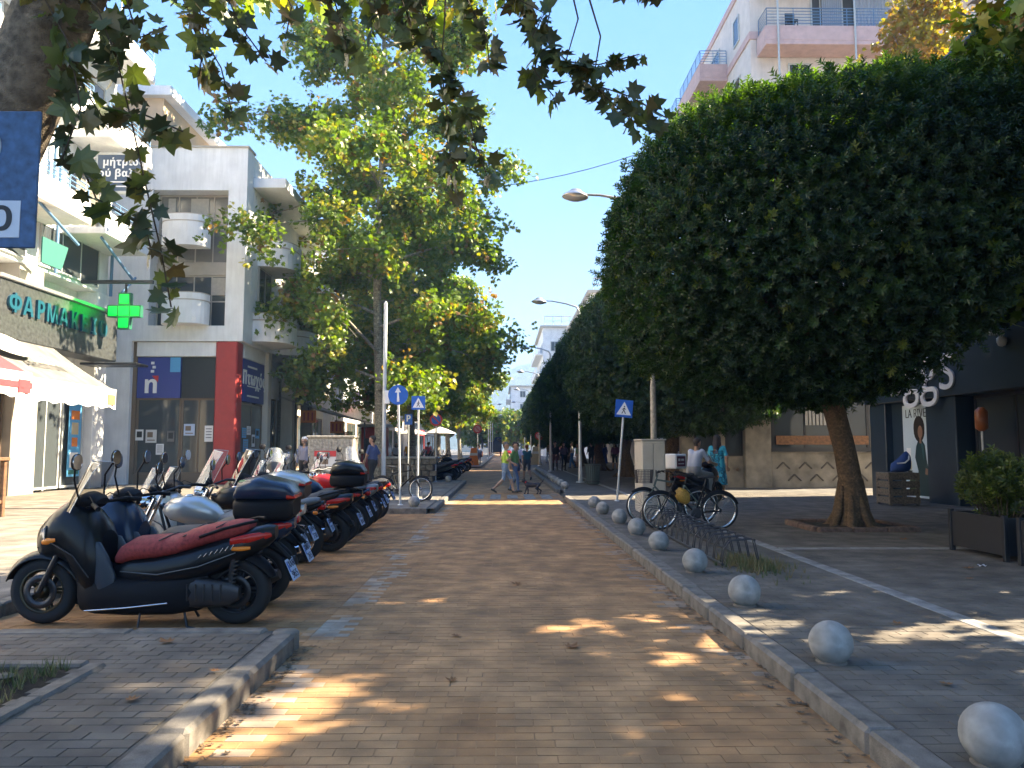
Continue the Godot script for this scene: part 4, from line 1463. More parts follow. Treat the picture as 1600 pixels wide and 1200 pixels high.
	var count := 0
	for i in spots.size() * 3:
		var p: Vector3 = spots[i % spots.size()]
		if i >= spots.size() * 3 / 2 and p.x + o.x < -1.05:
			continue
		var size := rr(0.07, 0.125)
		var away := Vector3(gauss() * 0.8, -0.55 + gauss() * 0.45, gauss() * 0.8).normalized()
		var b := Basis(Quaternion(Vector3.UP, away)) * Basis(Vector3.UP, R.randf() * TAU)
		var tf := Transform3D(b.scaled(Vector3.ONE * size), p + away * size * 0.3)
		if count < 300:
			place("leaf", meshes[R.randi() % 4], mats[R.randi() % 5], t, tf)
			count += 1
		else:
			xf.append(tf)
			var c: Color = mats[R.randi() % 5].albedo_color.srgb_to_linear()
			cols.append(c)
	scatter("leaves", meshes[1], M.leaf_near, t, xf, cols)
	# the crown overhead, above the frame
	xf = []
	cols = PackedColorArray()
	for i in 1000:
		var a := R.randf() * TAU
		var r := 4.2 * sqrt(R.randf())
		xf.append(Transform3D(Basis.from_euler(Vector3(rr(-0.6, 0.6), a, rr(-0.6, 0.6))).scaled(Vector3.ONE * rr(0.9, 1.3)), Vector3(-1.4 + r * cos(a), rr(5.4, 9.5), -3.0 + r * sin(a)) - o))
		cols.append(plane_green())
	scatter("crown", sprays[0], M.leaf_plane, t, xf, cols)


# ------------------------------------------------------------------ motorcycles (all face -x, rear axle over x = 0)
const TURN_Z := Basis(Vector3(1, 0, 0), Vector3(0, 0, 1), Vector3(0, -1, 0))


func v3(x: float, y: float, z: float) -> Vector3:
	return Vector3(x, y, z)


func wheel(parent: Node3D, x: float, r: float, w: float, spokes: int, rim_m: Material, thin := false) -> void:
	var s := S()
	var ri := r * (0.9 if thin else 0.66)
	lathe(s, [Vector2(ri - 0.014, -w * 0.34), Vector2(ri, -w * 0.42), Vector2(ri - 0.02, -w * 0.2), Vector2(ri - 0.02, w * 0.2), Vector2(ri, w * 0.42), Vector2(ri - 0.014, w * 0.34), Vector2(ri - 0.028, w * 0.2), Vector2(ri - 0.028, -w * 0.2), Vector2(ri - 0.014, -w * 0.34)], 36, Transform3D(TURN_Z, Vector3.ZERO), 1, false)
	lathe(s, [Vector2(0.0, -w * 0.5), Vector2(0.035 if thin else 0.06, -w * 0.5), Vector2(0.02 if thin else 0.045, 0), Vector2(0.035 if thin else 0.06, w * 0.5), Vector2(0, w * 0.5)], 14, Transform3D(TURN_Z, Vector3.ZERO), 1, false)
	for i in spokes:
		var a := TAU * i / spokes
		if thin:
			var sk := 0.25 if i % 2 else -0.25
			tube(s, [v3(cos(a + sk) * 0.03, sin(a + sk) * 0.03, w * (0.4 if i % 4 < 2 else -0.4)), v3(cos(a) * (ri - 0.01), sin(a) * (ri - 0.01), 0)], 0.0022, 3, false)
		else:
			for k in [-0.13, 0.13]:
				box(s, v3(cos(a + k), sin(a + k), 0) * (ri * 0.55) + v3(0, 0, w * 0.1), v3(ri * 0.95, 0.022, w * 0.35), 0.004, Basis(Vector3.BACK, a + k * 0.4))
	var o := obj("wheel", s, rim_m, parent, v3(x, r, 0))
	s = S()
	if thin:
		lathe(s, [Vector2(ri, -w * 0.4), Vector2(r * 0.95, -w * 0.5), Vector2(r, 0), Vector2(r * 0.95, w * 0.5), Vector2(ri, w * 0.4)], 44, Transform3D(TURN_Z, Vector3.ZERO), 1, false)
	else:
		lathe(s, [Vector2(ri, -w * 0.4), Vector2(r * 0.8, -w * 0.5), Vector2(r * 0.93, -w * 0.44), Vector2(r * 0.985, -w * 0.2), Vector2(r, 0), Vector2(r * 0.985, w * 0.2), Vector2(r * 0.93, w * 0.44), Vector2(r * 0.8, w * 0.5), Vector2(ri, w * 0.4)], 40, Transform3D(TURN_Z, Vector3.ZERO), 1, false)
	obj("tyre", s, M.tyre, o)
	if not thin:
		s = S()
		lathe(s, [Vector2(r * 0.3, w * 0.56), Vector2(r * 0.5, w * 0.56), Vector2(r * 0.5, w * 0.6), Vector2(r * 0.3, w * 0.6), Vector2(r * 0.3, w * 0.56)], 24, Transform3D(TURN_Z, Vector3.ZERO), 1, false)
		obj("brake_disc", s, M.dark_metal, o)


func arc_guard(s: SurfaceTool, x: float, y: float, r: float, a0: float, a1: float, hw: float, t := 0.012) -> void:
	var rings := []
	for i in 15:
		var a := deg_to_rad(lerpf(a0, a1, i / 14.0))
		var k := 1.0 - 0.35 * pow(absf(i / 7.0 - 1.0), 3.0)
		var ring := PackedVector3Array()
		for j in 7:
			var z := lerpf(-hw, hw, j / 6.0) * k
			var rr2 := r - 0.035 * pow(z / hw, 2.0) * 1.6
			ring.append(v3(x + cos(a) * rr2, y + sin(a) * rr2, z))
		for j in 7:
			var z := lerpf(hw, -hw, j / 6.0) * k
			var rr2 := r - t - 0.035 * pow(z / hw, 2.0) * 1.6
			ring.append(v3(x + cos(a) * rr2, y + sin(a) * rr2, z))
		rings.append(ring)
	loft(s, rings)


func screen(parent: Node3D, x0: float, y0: float, x1: float, y1: float, w0: float, w1: float, m: Material) -> void:
	var f := func(u, v):
		var k: float = 2.0 * u - 1.0
		var w: float = lerpf(w0, w1, v * v) * (1.0 if v < 0.8 else sqrt(maxf(0.0, 1.0 - pow((v - 0.8) / 0.26, 2.0))) * 0.6 + 0.4)
		return v3(lerpf(x0, x1, v) + 0.13 * k * k, lerpf(y0, y1, v) - 0.02 * k * k, k * w / 2)
	var s := S()
	sheet(s, f, 12, 10)
	obj("windscreen", s, m, parent)
	s = S()
	var pts := []
	for i in 11:
		pts.append(f.call(0.0, i / 10.0))
	for i in range(1, 11):
		pts.append(f.call(i / 10.0, 1.0))
	for i in range(1, 11):
		pts.append(f.call(1.0, 1.0 - i / 10.0))
	tube(s, pts, 0.0035, 5)
	obj("screen_edge", s, M.lens, parent)


func mirrors(parent: Node3D, x: float, y: float, dz: float, up: float, back := 0.06) -> void:
	for k in [-1, 1]:
		var s := S()
		var head := v3(x + back, y + up, k * (dz + 0.12))
		tube(s, [v3(x, y, k * dz), v3(x - 0.02, y + up * 0.6, k * (dz + 0.05)), head], 0.008, 6)
		hull(s, [[head.x - 0.02, head.y - 0.012, head.y + 0.02, 0.02, head.z], [head.x - 0.008, head.y - 0.04, head.y + 0.07, 0.055, head.z], [head.x + 0.012, head.y - 0.05, head.y + 0.09, 0.08, head.z], [head.x + 0.018, head.y - 0.047, head.y + 0.087, 0.076, head.z]], 14)
		var o := obj("mirror", s, M.black_plastic, parent)
		s = S()
		hull(s, [[head.x + 0.018, head.y - 0.043, head.y + 0.083, 0.071, head.z], [head.x + 0.022, head.y - 0.041, head.y + 0.081, 0.069, head.z]], 14)
		obj("mirror_glass", s, M.chrome, o)


func plate(parent: Node3D, x: float, y: float, a: String, b: String) -> void:
	var s := S()
	box(s, Vector3.ZERO, v3(0.2, 0.19, 0.006), 0.002)
	var o := place("number_plate", done(s), M.plate, parent, Transform3D(Basis(Vector3.UP, PI / 2) * Basis(Vector3.RIGHT, -0.42), v3(x, y, 0)))
	s = S()
	box(s, v3(-0.083, 0.03, 0.004), v3(0.026, 0.09, 0.002))
	obj("plate_band", s, M.sign_blue, o)
	words("letters", a, 0.082, M.plate_ink, o, Transform3D(Basis.IDENTITY, v3(0.012, 0.045, 0.005)), 0.003, sans)
	words("letters", b, 0.09, M.plate_ink, o, Transform3D(Basis.IDENTITY, v3(0.0, -0.045, 0.005)), 0.003, sans)
	s = S()
	tube(s, [v3(x - 0.02, y + 0.08, 0), v3(x - 0.16, y + 0.22, 0)], 0.02, 6)
	box(s, v3(x - 0.025, y + 0.005, 0), v3(0.01, 0.2, 0.21), 0.003, Basis(Vector3.BACK, 0.42))
	obj("plate_holder", s, M.black_plastic, parent)


func top_box(parent: Node3D, x0: float, y0: float, l: float, h: float, w: float, m: Material) -> void:
	var s := S()
	hull(s, [[x0, y0 + h * 0.12, y0 + h * 0.5, w * 0.36], [x0 + 0.03, y0 + 0.02, y0 + h * 0.52, w * 0.46], [x0 + l * 0.5, y0, y0 + h * 0.54, w * 0.5], [x0 + l - 0.04, y0 + 0.02, y0 + h * 0.54, w * 0.44], [x0 + l, y0 + h * 0.15, y0 + h * 0.5, w * 0.34]], 20, 4.0)
	var o := obj("top_box", s, M.black_plastic if m != M.silver_paint else M.dark_metal, parent)
	s = S()
	hull(s, [[x0 + 0.005, y0 + h * 0.5, y0 + h * 0.66, w * 0.38], [x0 + 0.05, y0 + h * 0.46, y0 + h * 0.92, w * 0.47], [x0 + l * 0.45, y0 + h * 0.46, y0 + h, w * 0.51], [x0 + l - 0.06, y0 + h * 0.46, y0 + h * 0.86, w * 0.45], [x0 + l + 0.004, y0 + h * 0.5, y0 + h * 0.62, w * 0.33]], 20, 3.4)
	obj("lid", s, m, o)
	s = S()
	hull(s, [[x0 + l - 0.05, y0 + h * 0.5, y0 + h * 0.64, w * 0.448], [x0 + l - 0.005, y0 + h * 0.5, y0 + h * 0.6, w * 0.36], [x0 + l + 0.012, y0 + h * 0.51, y0 + h * 0.59, w * 0.3]], 16, 4.0)
	obj("reflector", s, M.tail, o)
	s = S()
	box(s, v3(x0 + l * 0.4, y0 - 0.03, 0), v3(l * 0.7, 0.03, w * 0.4), 0.008)
	tube(s, [v3(x0 + l * 0.3, y0 - 0.03, 0.1), v3(x0 + 0.05, y0 - 0.14, 0.12)], 0.014, 6)
	tube(s, [v3(x0 + l * 0.3, y0 - 0.03, -0.1), v3(x0 + 0.05, y0 - 0.14, -0.12)], 0.014, 6)
	obj("box_rack", s, M.dark_metal, parent)


func maxi_scooter(label: String, body: Material, seat_m: Material, scr: Material, tall: float) -> Node3D:
	var t := thing("scooter", label, "scooter", "scooters and motorcycles parked in a row")
	wheel(t, 0, 0.29, 0.15, 5, M.dark_metal)
	wheel(t, -1.66, 0.285, 0.125, 5, M.rim_dark)
	var s := S()
	# nose and front apron
	hull(s, [[-1.715, 0.68, 0.76, 0.02], [-1.685, 0.58, 0.84, 0.09], [-1.60, 0.56, 0.93, 0.165], [-1.50, 0.56, 1.02, 0.205], [-1.40, 0.50, 1.075, 0.215], [-1.30, 0.30, 1.06, 0.225], [-1.22, 0.20, 0.99, 0.235], [-1.15, 0.20, 0.90, 0.23], [-1.11, 0.27, 0.80, 0.19]], 22, 2.0)
	obj("front_fairing", s, body, t)
	s = S()
	hull(s, [[-1.36, 0.20, 0.42, 0.05], [-1.29, 0.12, 0.47, 0.15], [-1.15, 0.10, 0.46, 0.20], [-0.85, 0.095, 0.42, 0.225], [-0.5, 0.10, 0.46, 0.225], [-0.3, 0.13, 0.5, 0.20], [-0.2, 0.2, 0.5, 0.15]], 18, 3.2)
	obj("belly_panel", s, M.black_plastic, t)
	s = S()
	hull(s, [[-1.2, 0.32, 0.56, 0.09], [-1.05, 0.32, 0.50, 0.11], [-0.88, 0.30, 0.60, 0.15], [-0.65, 0.30, 0.62, 0.20], [-0.35, 0.36, 0.68, 0.225], [-0.1, 0.45, 0.76, 0.22], [0.1, 0.56, 0.82, 0.185], [0.26, 0.66, 0.85, 0.12], [0.33, 0.73, 0.84, 0.05]])
	obj("side_panel", s, body, t)
	for k in [-1, 1]:
		s = S()
		hull(s, [[-1.17, 0.36, 0.74, 0.02, k * 0.15], [-1.10, 0.30, 0.72, 0.04, k * 0.17], [-1.03, 0.28, 0.60, 0.035, k * 0.17], [-0.97, 0.30, 0.46, 0.015, k * 0.17]], 12, 3.0)
		obj("leg_shield", s, M.grey_blue, t)
		s = S()
		tube(s, [v3(-1.68, 0.66, k * 0.085), v3(-1.5, 0.72, k * 0.20), v3(-1.3, 0.62, k * 0.228), v3(-1.16, 0.44, k * 0.232)], 0.006, 5)
		obj("panel_seam", s, M.seat_black, t)
	# footboard edge trim
	for k in [-1, 1]:
		s = S()
		tube(s, [v3(-1.2, 0.16, k * 0.215), v3(-0.85, 0.19, k * 0.232), v3(-0.5, 0.23, k * 0.23)], 0.008, 6)
		obj("trim", s, M.steel, t)
	s = S()
	hull(s, [[-1.02, 0.52, 0.60, 0.09], [-0.96, 0.52, 0.68, 0.16], [-0.85, 0.55, 0.745, 0.195], [-0.65, 0.57, 0.76, 0.205], [-0.48, 0.60, 0.765, 0.205], [-0.36, 0.64, 0.82, 0.205], [-0.2, 0.69, 0.86, 0.2], [0.0, 0.74, 0.89, 0.18], [0.1, 0.78, 0.885, 0.14], [0.13, 0.82, 0.87, 0.09]])
	var st := obj("seat", s, seat_m, t)
	s = S()
	for q in [[-0.6, 0.765], [-0.4, 0.80], [-0.12, 0.875]]:
		var pts := []
		for i in 9:
			var a := lerpf(-1.1, 1.1, i / 8.0)
			pts.append(v3(q[0] + 0.05 * cos(a * 1.3), q[1] - 0.05 * (1 - cos(a)), sin(a) * 0.22))
		tube(s, pts, 0.006, 5)
	obj("seam", s, M.seat_black, st)
	s = S()
	arc_guard(s, -1.66, 0.285, 0.345, 10, 165, 0.085)
	obj("front_mudguard", s, body, t)
	s = S()
	for k in [-1, 1]:
		tube(s, [v3(-1.66, 0.285, k * 0.09), v3(-1.50, 0.62, k * 0.09)], 0.024, 8)
	tube(s, [v3(-1.45, 0.7, 0), v3(-1.22, 1.05, 0)], 0.03, 8)
	obj("fork", s, M.dark_metal, t)
	s = S()
	arc_guard(s, 0, 0.29, 0.35, 20, 120, 0.09)
	obj("rear_mudguard", s, M.black_plastic, t)
	for k in [-1, 1]:
		s = S()
		hull(s, [[-1.60, 0.70, 0.74, 0.008, k * 0.155], [-1.54, 0.70, 0.76, 0.02, k * 0.185], [-1.46, 0.73, 0.76, 0.01, k * 0.20]], 10)
		obj("indicator", s, M.amber, t)
		s = S()
		tube(s, [v3(-0.95, 0.47, k * 0.13), v3(-0.6, 0.46, k * 0.212), v3(-0.25, 0.53, k * 0.232), v3(0.05, 0.64, k * 0.205)], 0.005, 5)
		obj("panel_seam", s, M.seat_grey, t)
	# engine and drive case on the left, exhaust on the right
	s = S()
	hull(s, [[-0.55, 0.2, 0.40, 0.03, 0.15], [-0.45, 0.17, 0.44, 0.05, 0.15], [-0.2, 0.18, 0.42, 0.055, 0.15], [0.0, 0.19, 0.39, 0.05, 0.15], [0.07, 0.24, 0.35, 0.03, 0.15]], 16, 3.0)
	for i in 5:
		box(s, v3(-0.35 + i * 0.07, 0.31, 0.205), v3(0.012, 0.14, 0.012), 0.003)
	obj("engine", s, M.dark_metal, t)
	s = S()
	tube(s, [v3(-0.6, 0.2, -0.12), v3(-0.3, 0.19, -0.16), v3(-0.18, 0.24, -0.18), v3(0.22, 0.36, -0.19), v3(0.3, 0.385, -0.19)], [0.022, 0.03, 0.06, 0.065, 0.045], 10)
	obj("exhaust", s, M.dark_metal, t)
	for k in [-1, 1]:
		s = S()
		tube(s, [v3(-0.02, 0.3, k * 0.13), v3(0.02, 0.62, k * 0.16)], 0.025, 8)
		for i in 6:
			lathe(s, [Vector2(0.036, 0), Vector2(0.036, 0.016)], 10, Transform3D(Basis.IDENTITY, v3(-0.0 + 0.006 * i, 0.38 + i * 0.035, k * (0.138 + 0.003 * i))))
		obj("shock_absorber", s, M.dark_metal, t)
	# cockpit
	s = S()
	tube(s, [v3(-1.02, 1.02, 0.36), v3(-1.10, 1.04, 0.27), v3(-1.2, 1.03, 0.12), v3(-1.22, 1.02, 0), v3(-1.2, 1.03, -0.12), v3(-1.10, 1.04, -0.27), v3(-1.02, 1.02, -0.36)], [0.02, 0.019, 0.014, 0.014, 0.014, 0.019, 0.02], 8)
	for k in [-1, 1]:
		tube(s, [v3(-1.12, 1.03, k * 0.22), v3(-1.13, 1.03, k * 0.34)], 0.007, 5)
	for k in [-1, 1]:
		tube(s, [v3(-1.1, 1.035, k * 0.26), v3(-1.2, 1.1, k * 0.16), v3(-1.27, 1.04, k * 0.08)], 0.005, 5)
	obj("handlebar", s, M.black_plastic, t)
	s = S()
	hull(s, [[-1.36, 1.0, 1.10, 0.12], [-1.28, 0.98, 1.13, 0.15], [-1.2, 0.99, 1.10, 0.13], [-1.17, 1.02, 1.07, 0.09]])
	obj("dashboard", s, M.black_plastic, t)
	screen(t, -1.47, 0.99, -1.27, 0.99 + tall, 0.42, 0.30, scr)
	mirrors(t, -1.27, 1.06, 0.19, 0.32, 0.03)
	s = S()
	for k in [-1, 1]:
		hull(s, [[-1.665, 0.72, 0.78, 0.01, k * 0.07], [-1.63, 0.70, 0.83, 0.04, k * 0.095], [-1.56, 0.72, 0.86, 0.04, k * 0.155]], 12)
	obj("headlight", s, M.lens, t)
	for k in [-1, 1]:
		s = S()
		hull(s, [[0.0, 0.70, 0.76, 0.015, k * 0.185], [0.14, 0.71, 0.79, 0.03, k * 0.15], [0.27, 0.73, 0.80, 0.025, k * 0.09], [0.31, 0.75, 0.79, 0.01, k * 0.06]], 12)
		obj("tail_light", s, M.tail, t)
		s = S()
		hull(s, [[0.02, 0.655, 0.685, 0.012, k * 0.2], [0.1, 0.65, 0.69, 0.02, k * 0.18], [0.16, 0.66, 0.685, 0.01, k * 0.16]], 10)
		obj("indicator", s, M.amber, t)
		s = S()
		tube(s, [v3(-0.25, 0.77, k * 0.205), v3(-0.05, 0.84, k * 0.215), v3(0.12, 0.88, k * 0.19), v3(0.2, 0.89, k * 0.1)], 0.013, 8)
		obj("grab_rail", s, M.black_plastic, t)
	s = S()
	tube(s, [v3(-0.42, 0.16, 0.1), v3(-0.36, 0.02, 0.17), v3(-0.28, 0.005, 0.18)], 0.011, 6)
	tube(s, [v3(-0.45, 0.16, -0.1), v3(-0.40, 0.02, -0.16)], 0.011, 6)
	tube(s, [v3(-0.75, 0.14, 0.18), v3(-0.74, 0.03, 0.24)], 0.009, 6)
	obj("stand", s, M.dark_metal, t)
	s = S()
	for i in 7:
		tube(s, [v3(-0.25 + i * 0.045, 0.60 + i * 0.012, 0.2265 + (0.003 if i % 2 else 0.0)), v3(-0.225 + i * 0.045, 0.63 + i * 0.014, 0.2265)], 0.004, 4)
	obj("badge", s, M.steel, t)
	return t


func motorcycle(label: String, body: Material, seat_m: Material, bare: bool) -> Node3D:
	var t := thing("motorcycle", label, "motorcycle", "scooters and motorcycles parked in a row")
	wheel(t, 0, 0.31, 0.14, 6, M.steel if bare else M.dark_metal)
	wheel(t, -1.45, 0.31, 0.115, 6, M.steel)
	var s := S()
	for k in [-1, 1]:
		tube(s, [v3(0, 0.31, k * 0.1), v3(-0.45, 0.36, k * 0.1)], 0.024, 8)
		tube(s, [v3(0.12, 0.70, k * 0.11), v3(-0.42, 0.66, k * 0.11), v3(-0.5, 0.30, k * 0.11), v3(-0.95, 0.28, k * 0.1), v3(-1.12, 0.88, k * 0.04)], 0.017, 8)
		tube(s, [v3(-0.42, 0.66, k * 0.11), v3(-1.12, 0.90, k * 0.04)], 0.018, 8)
	obj("frame", s, M.dark_metal, t)
	s = S()
	for k in [-1, 1]:
		tube(s, [v3(-1.45, 0.31, k * 0.095), v3(-1.33, 0.58, k * 0.095)], 0.03, 10)
		tube(s, [v3(-1.33, 0.58, k * 0.095), v3(-1.15, 0.98, k * 0.095)], 0.02, 10)
	obj("fork", s, M.chrome, t)
	s = S()
	box(s, v3(-0.7, 0.36, 0), v3(0.44, 0.2, 0.26), 0.03)
	for i in 7:
		box(s, v3(-0.84 + i * 0.012, 0.47 + i * 0.028, 0), v3(0.2, 0.012, 0.27), 0.003, Basis(Vector3.BACK, -0.25))
	box(s, v3(-0.78, 0.56, 0), v3(0.14, 0.22, 0.18), 0.01, Basis(Vector3.BACK, -0.25))
	lathe(s, [Vector2(0.0, 0), Vector2(0.1, 0), Vector2(0.1, 0.03), Vector2(0.08, 0.05), Vector2(0, 0.05)], 18, Transform3D(TURN_Z, v3(-0.6, 0.36, 0.13)))
	obj("engine", s, M.silver_paint if bare else M.dark_metal, t)
	s = S()
	tube(s, [v3(-0.86, 0.46, -0.1), v3(-1.0, 0.34, -0.12), v3(-0.9, 0.2, -0.14), v3(-0.4, 0.2, -0.16), v3(-0.2, 0.26, -0.17), v3(0.3, 0.38, -0.18)], [0.022, 0.022, 0.024, 0.03, 0.05, 0.05], 10)
	obj("exhaust", s, M.chrome, t)
	s = S()
	hull(s, [[-1.08, 0.80, 0.90, 0.06], [-1.0, 0.74, 0.97, 0.12], [-0.85, 0.70, 1.0, 0.155], [-0.68, 0.68, 0.985, 0.16], [-0.54, 0.68, 0.90, 0.12], [-0.46, 0.70, 0.80, 0.08]], 20)
	var tank := obj("tank", s, body, t)
	s = S()
	lathe(s, [Vector2(0, 0), Vector2(0.045, 0), Vector2(0.042, 0.012), Vector2(0, 0.014)], 16, Transform3D(Basis.IDENTITY, v3(-0.83, 0.995, 0)))
	obj("filler_cap", s, M.chrome, tank)
	s = S()
	hull(s, [[-0.54, 0.68, 0.78, 0.09], [-0.45, 0.68, 0.81, 0.13], [-0.25, 0.68, 0.80, 0.15], [0.0, 0.72, 0.84, 0.135], [0.2, 0.77, 0.86, 0.10], [0.26, 0.80, 0.85, 0.06]])
	obj("seat", s, seat_m, t)
	s = S()
	hull(s, [[-0.45, 0.52, 0.68, 0.10], [-0.2, 0.55, 0.71, 0.125], [0.1, 0.66, 0.77, 0.11], [0.32, 0.75, 0.82, 0.06]])
	obj("side_panel", s, body, t)
	s = S()
	arc_guard(s, 0, 0.31, 0.37, 25, 110, 0.075)
	obj("rear_mudguard", s, M.black_plastic, t)
	s = S()
	arc_guard(s, -1.45, 0.31, 0.345, 30, 150, 0.07)
	obj("front_mudguard", s, body, t)
	s = S()
	lathe(s, [Vector2(0.02, -0.1), Vector2(0.07, -0.08), Vector2(0.092, 0.0), Vector2(0.095, 0.05)], 20, Transform3D(Basis(v3(0, 0, 1), v3(-1, 0, 0), v3(0, -1, 0)), v3(-1.27, 0.92, 0)))
	var h := obj("headlight", s, M.chrome, t)
	s = S()
	lathe(s, [Vector2(0.093, 0.045), Vector2(0.07, 0.07), Vector2(0, 0.085)], 20, Transform3D(Basis(v3(0, 0, 1), v3(-1, 0, 0), v3(0, -1, 0)), v3(-1.27, 0.92, 0)))
	obj("lamp_glass", s, M.lens, h)
	s = S()
	tube(s, [v3(-0.95, 1.04, 0.37), v3(-1.02, 1.06, 0.26), v3(-1.14, 1.03, 0.1), v3(-1.14, 1.02, -0.1), v3(-1.02, 1.06, -0.26), v3(-0.95, 1.04, -0.37)], [0.019, 0.017, 0.012, 0.012, 0.017, 0.019], 8)
	for k in [-1, 1]:
		tube(s, [v3(-1.07, 1.05, k * 0.2), v3(-1.06, 1.04, k * 0.34)], 0.007, 5)
	obj("handlebar", s, M.dark_metal, t)
	s = S()
	for k in [-1, 1]:
		lathe(s, [Vector2(0, 0), Vector2(0.045, 0), Vector2(0.05, 0.05), Vector2(0, 0.055)], 16, Transform3D(Basis(Vector3.BACK, -0.7), v3(-1.2, 1.04, k * 0.055)))
	obj("instruments", s, M.black_plastic, t)
	mirrors(t, -1.06, 1.06, 0.2, 0.24, 0.03)
	screen(t, -1.36, 1.0, -1.14, 1.42, 0.36, 0.26, M.screen)
	s = S()
	hull(s, [[0.24, 0.70, 0.78, 0.06], [0.3, 0.69, 0.79, 0.075], [0.335, 0.71, 0.77, 0.05]], 14)
	obj("tail_light", s, M.tail, t)
	for k in [-1, 1]:
		s = S()
		tube(s, [v3(0.22, 0.68, k * 0.05), v3(0.23, 0.68, k * 0.14)], 0.008, 5)
		hull(s, [[0.2, 0.66, 0.70, 0.02, k * 0.16], [0.245, 0.655, 0.705, 0.028, k * 0.16], [0.26, 0.67, 0.69, 0.015, k * 0.16]], 10)
		obj("indicator", s, M.amber, t)
		s = S()
		tube(s, [v3(-0.02, 0.33, k * 0.12), v3(-0.14, 0.66, k * 0.13)], [0.034, 0.028], 8)
		obj("shock_absorber", s, M.chrome, t)
	s = S()
	tube(s, [v3(-0.5, 0.26, 0.12), v3(-0.46, 0.01, 0.27)], 0.011, 6)
	obj("stand", s, M.dark_metal, t)
	return t


func drop_screen(o: Node3D) -> void:
	for c in o.get_children():
		if String(c.name) in ["windscreen", "screen_edge"]:
			o.remove_child(c)
			c.free()


func size_screen(o: Node3D, k: float) -> void:
	for c in o.get_children():
		if String(c.name) in ["windscreen", "screen_edge"]:
			var b := v3(-1.38, 1.0, 0)
			c.transform = Transform3D(Basis.from_scale(Vector3.ONE * k), b - b * k)


func park(o: Node3D, d: float, x: float, lean := 0.06, turn := 0.0, sc := 1.0, y := 0.0) -> Node3D:
	o.position = v3(x, y, -d)
	o.rotation = v3(lean, turn, 0)
	o.scale = Vector3.ONE * sc
	return o


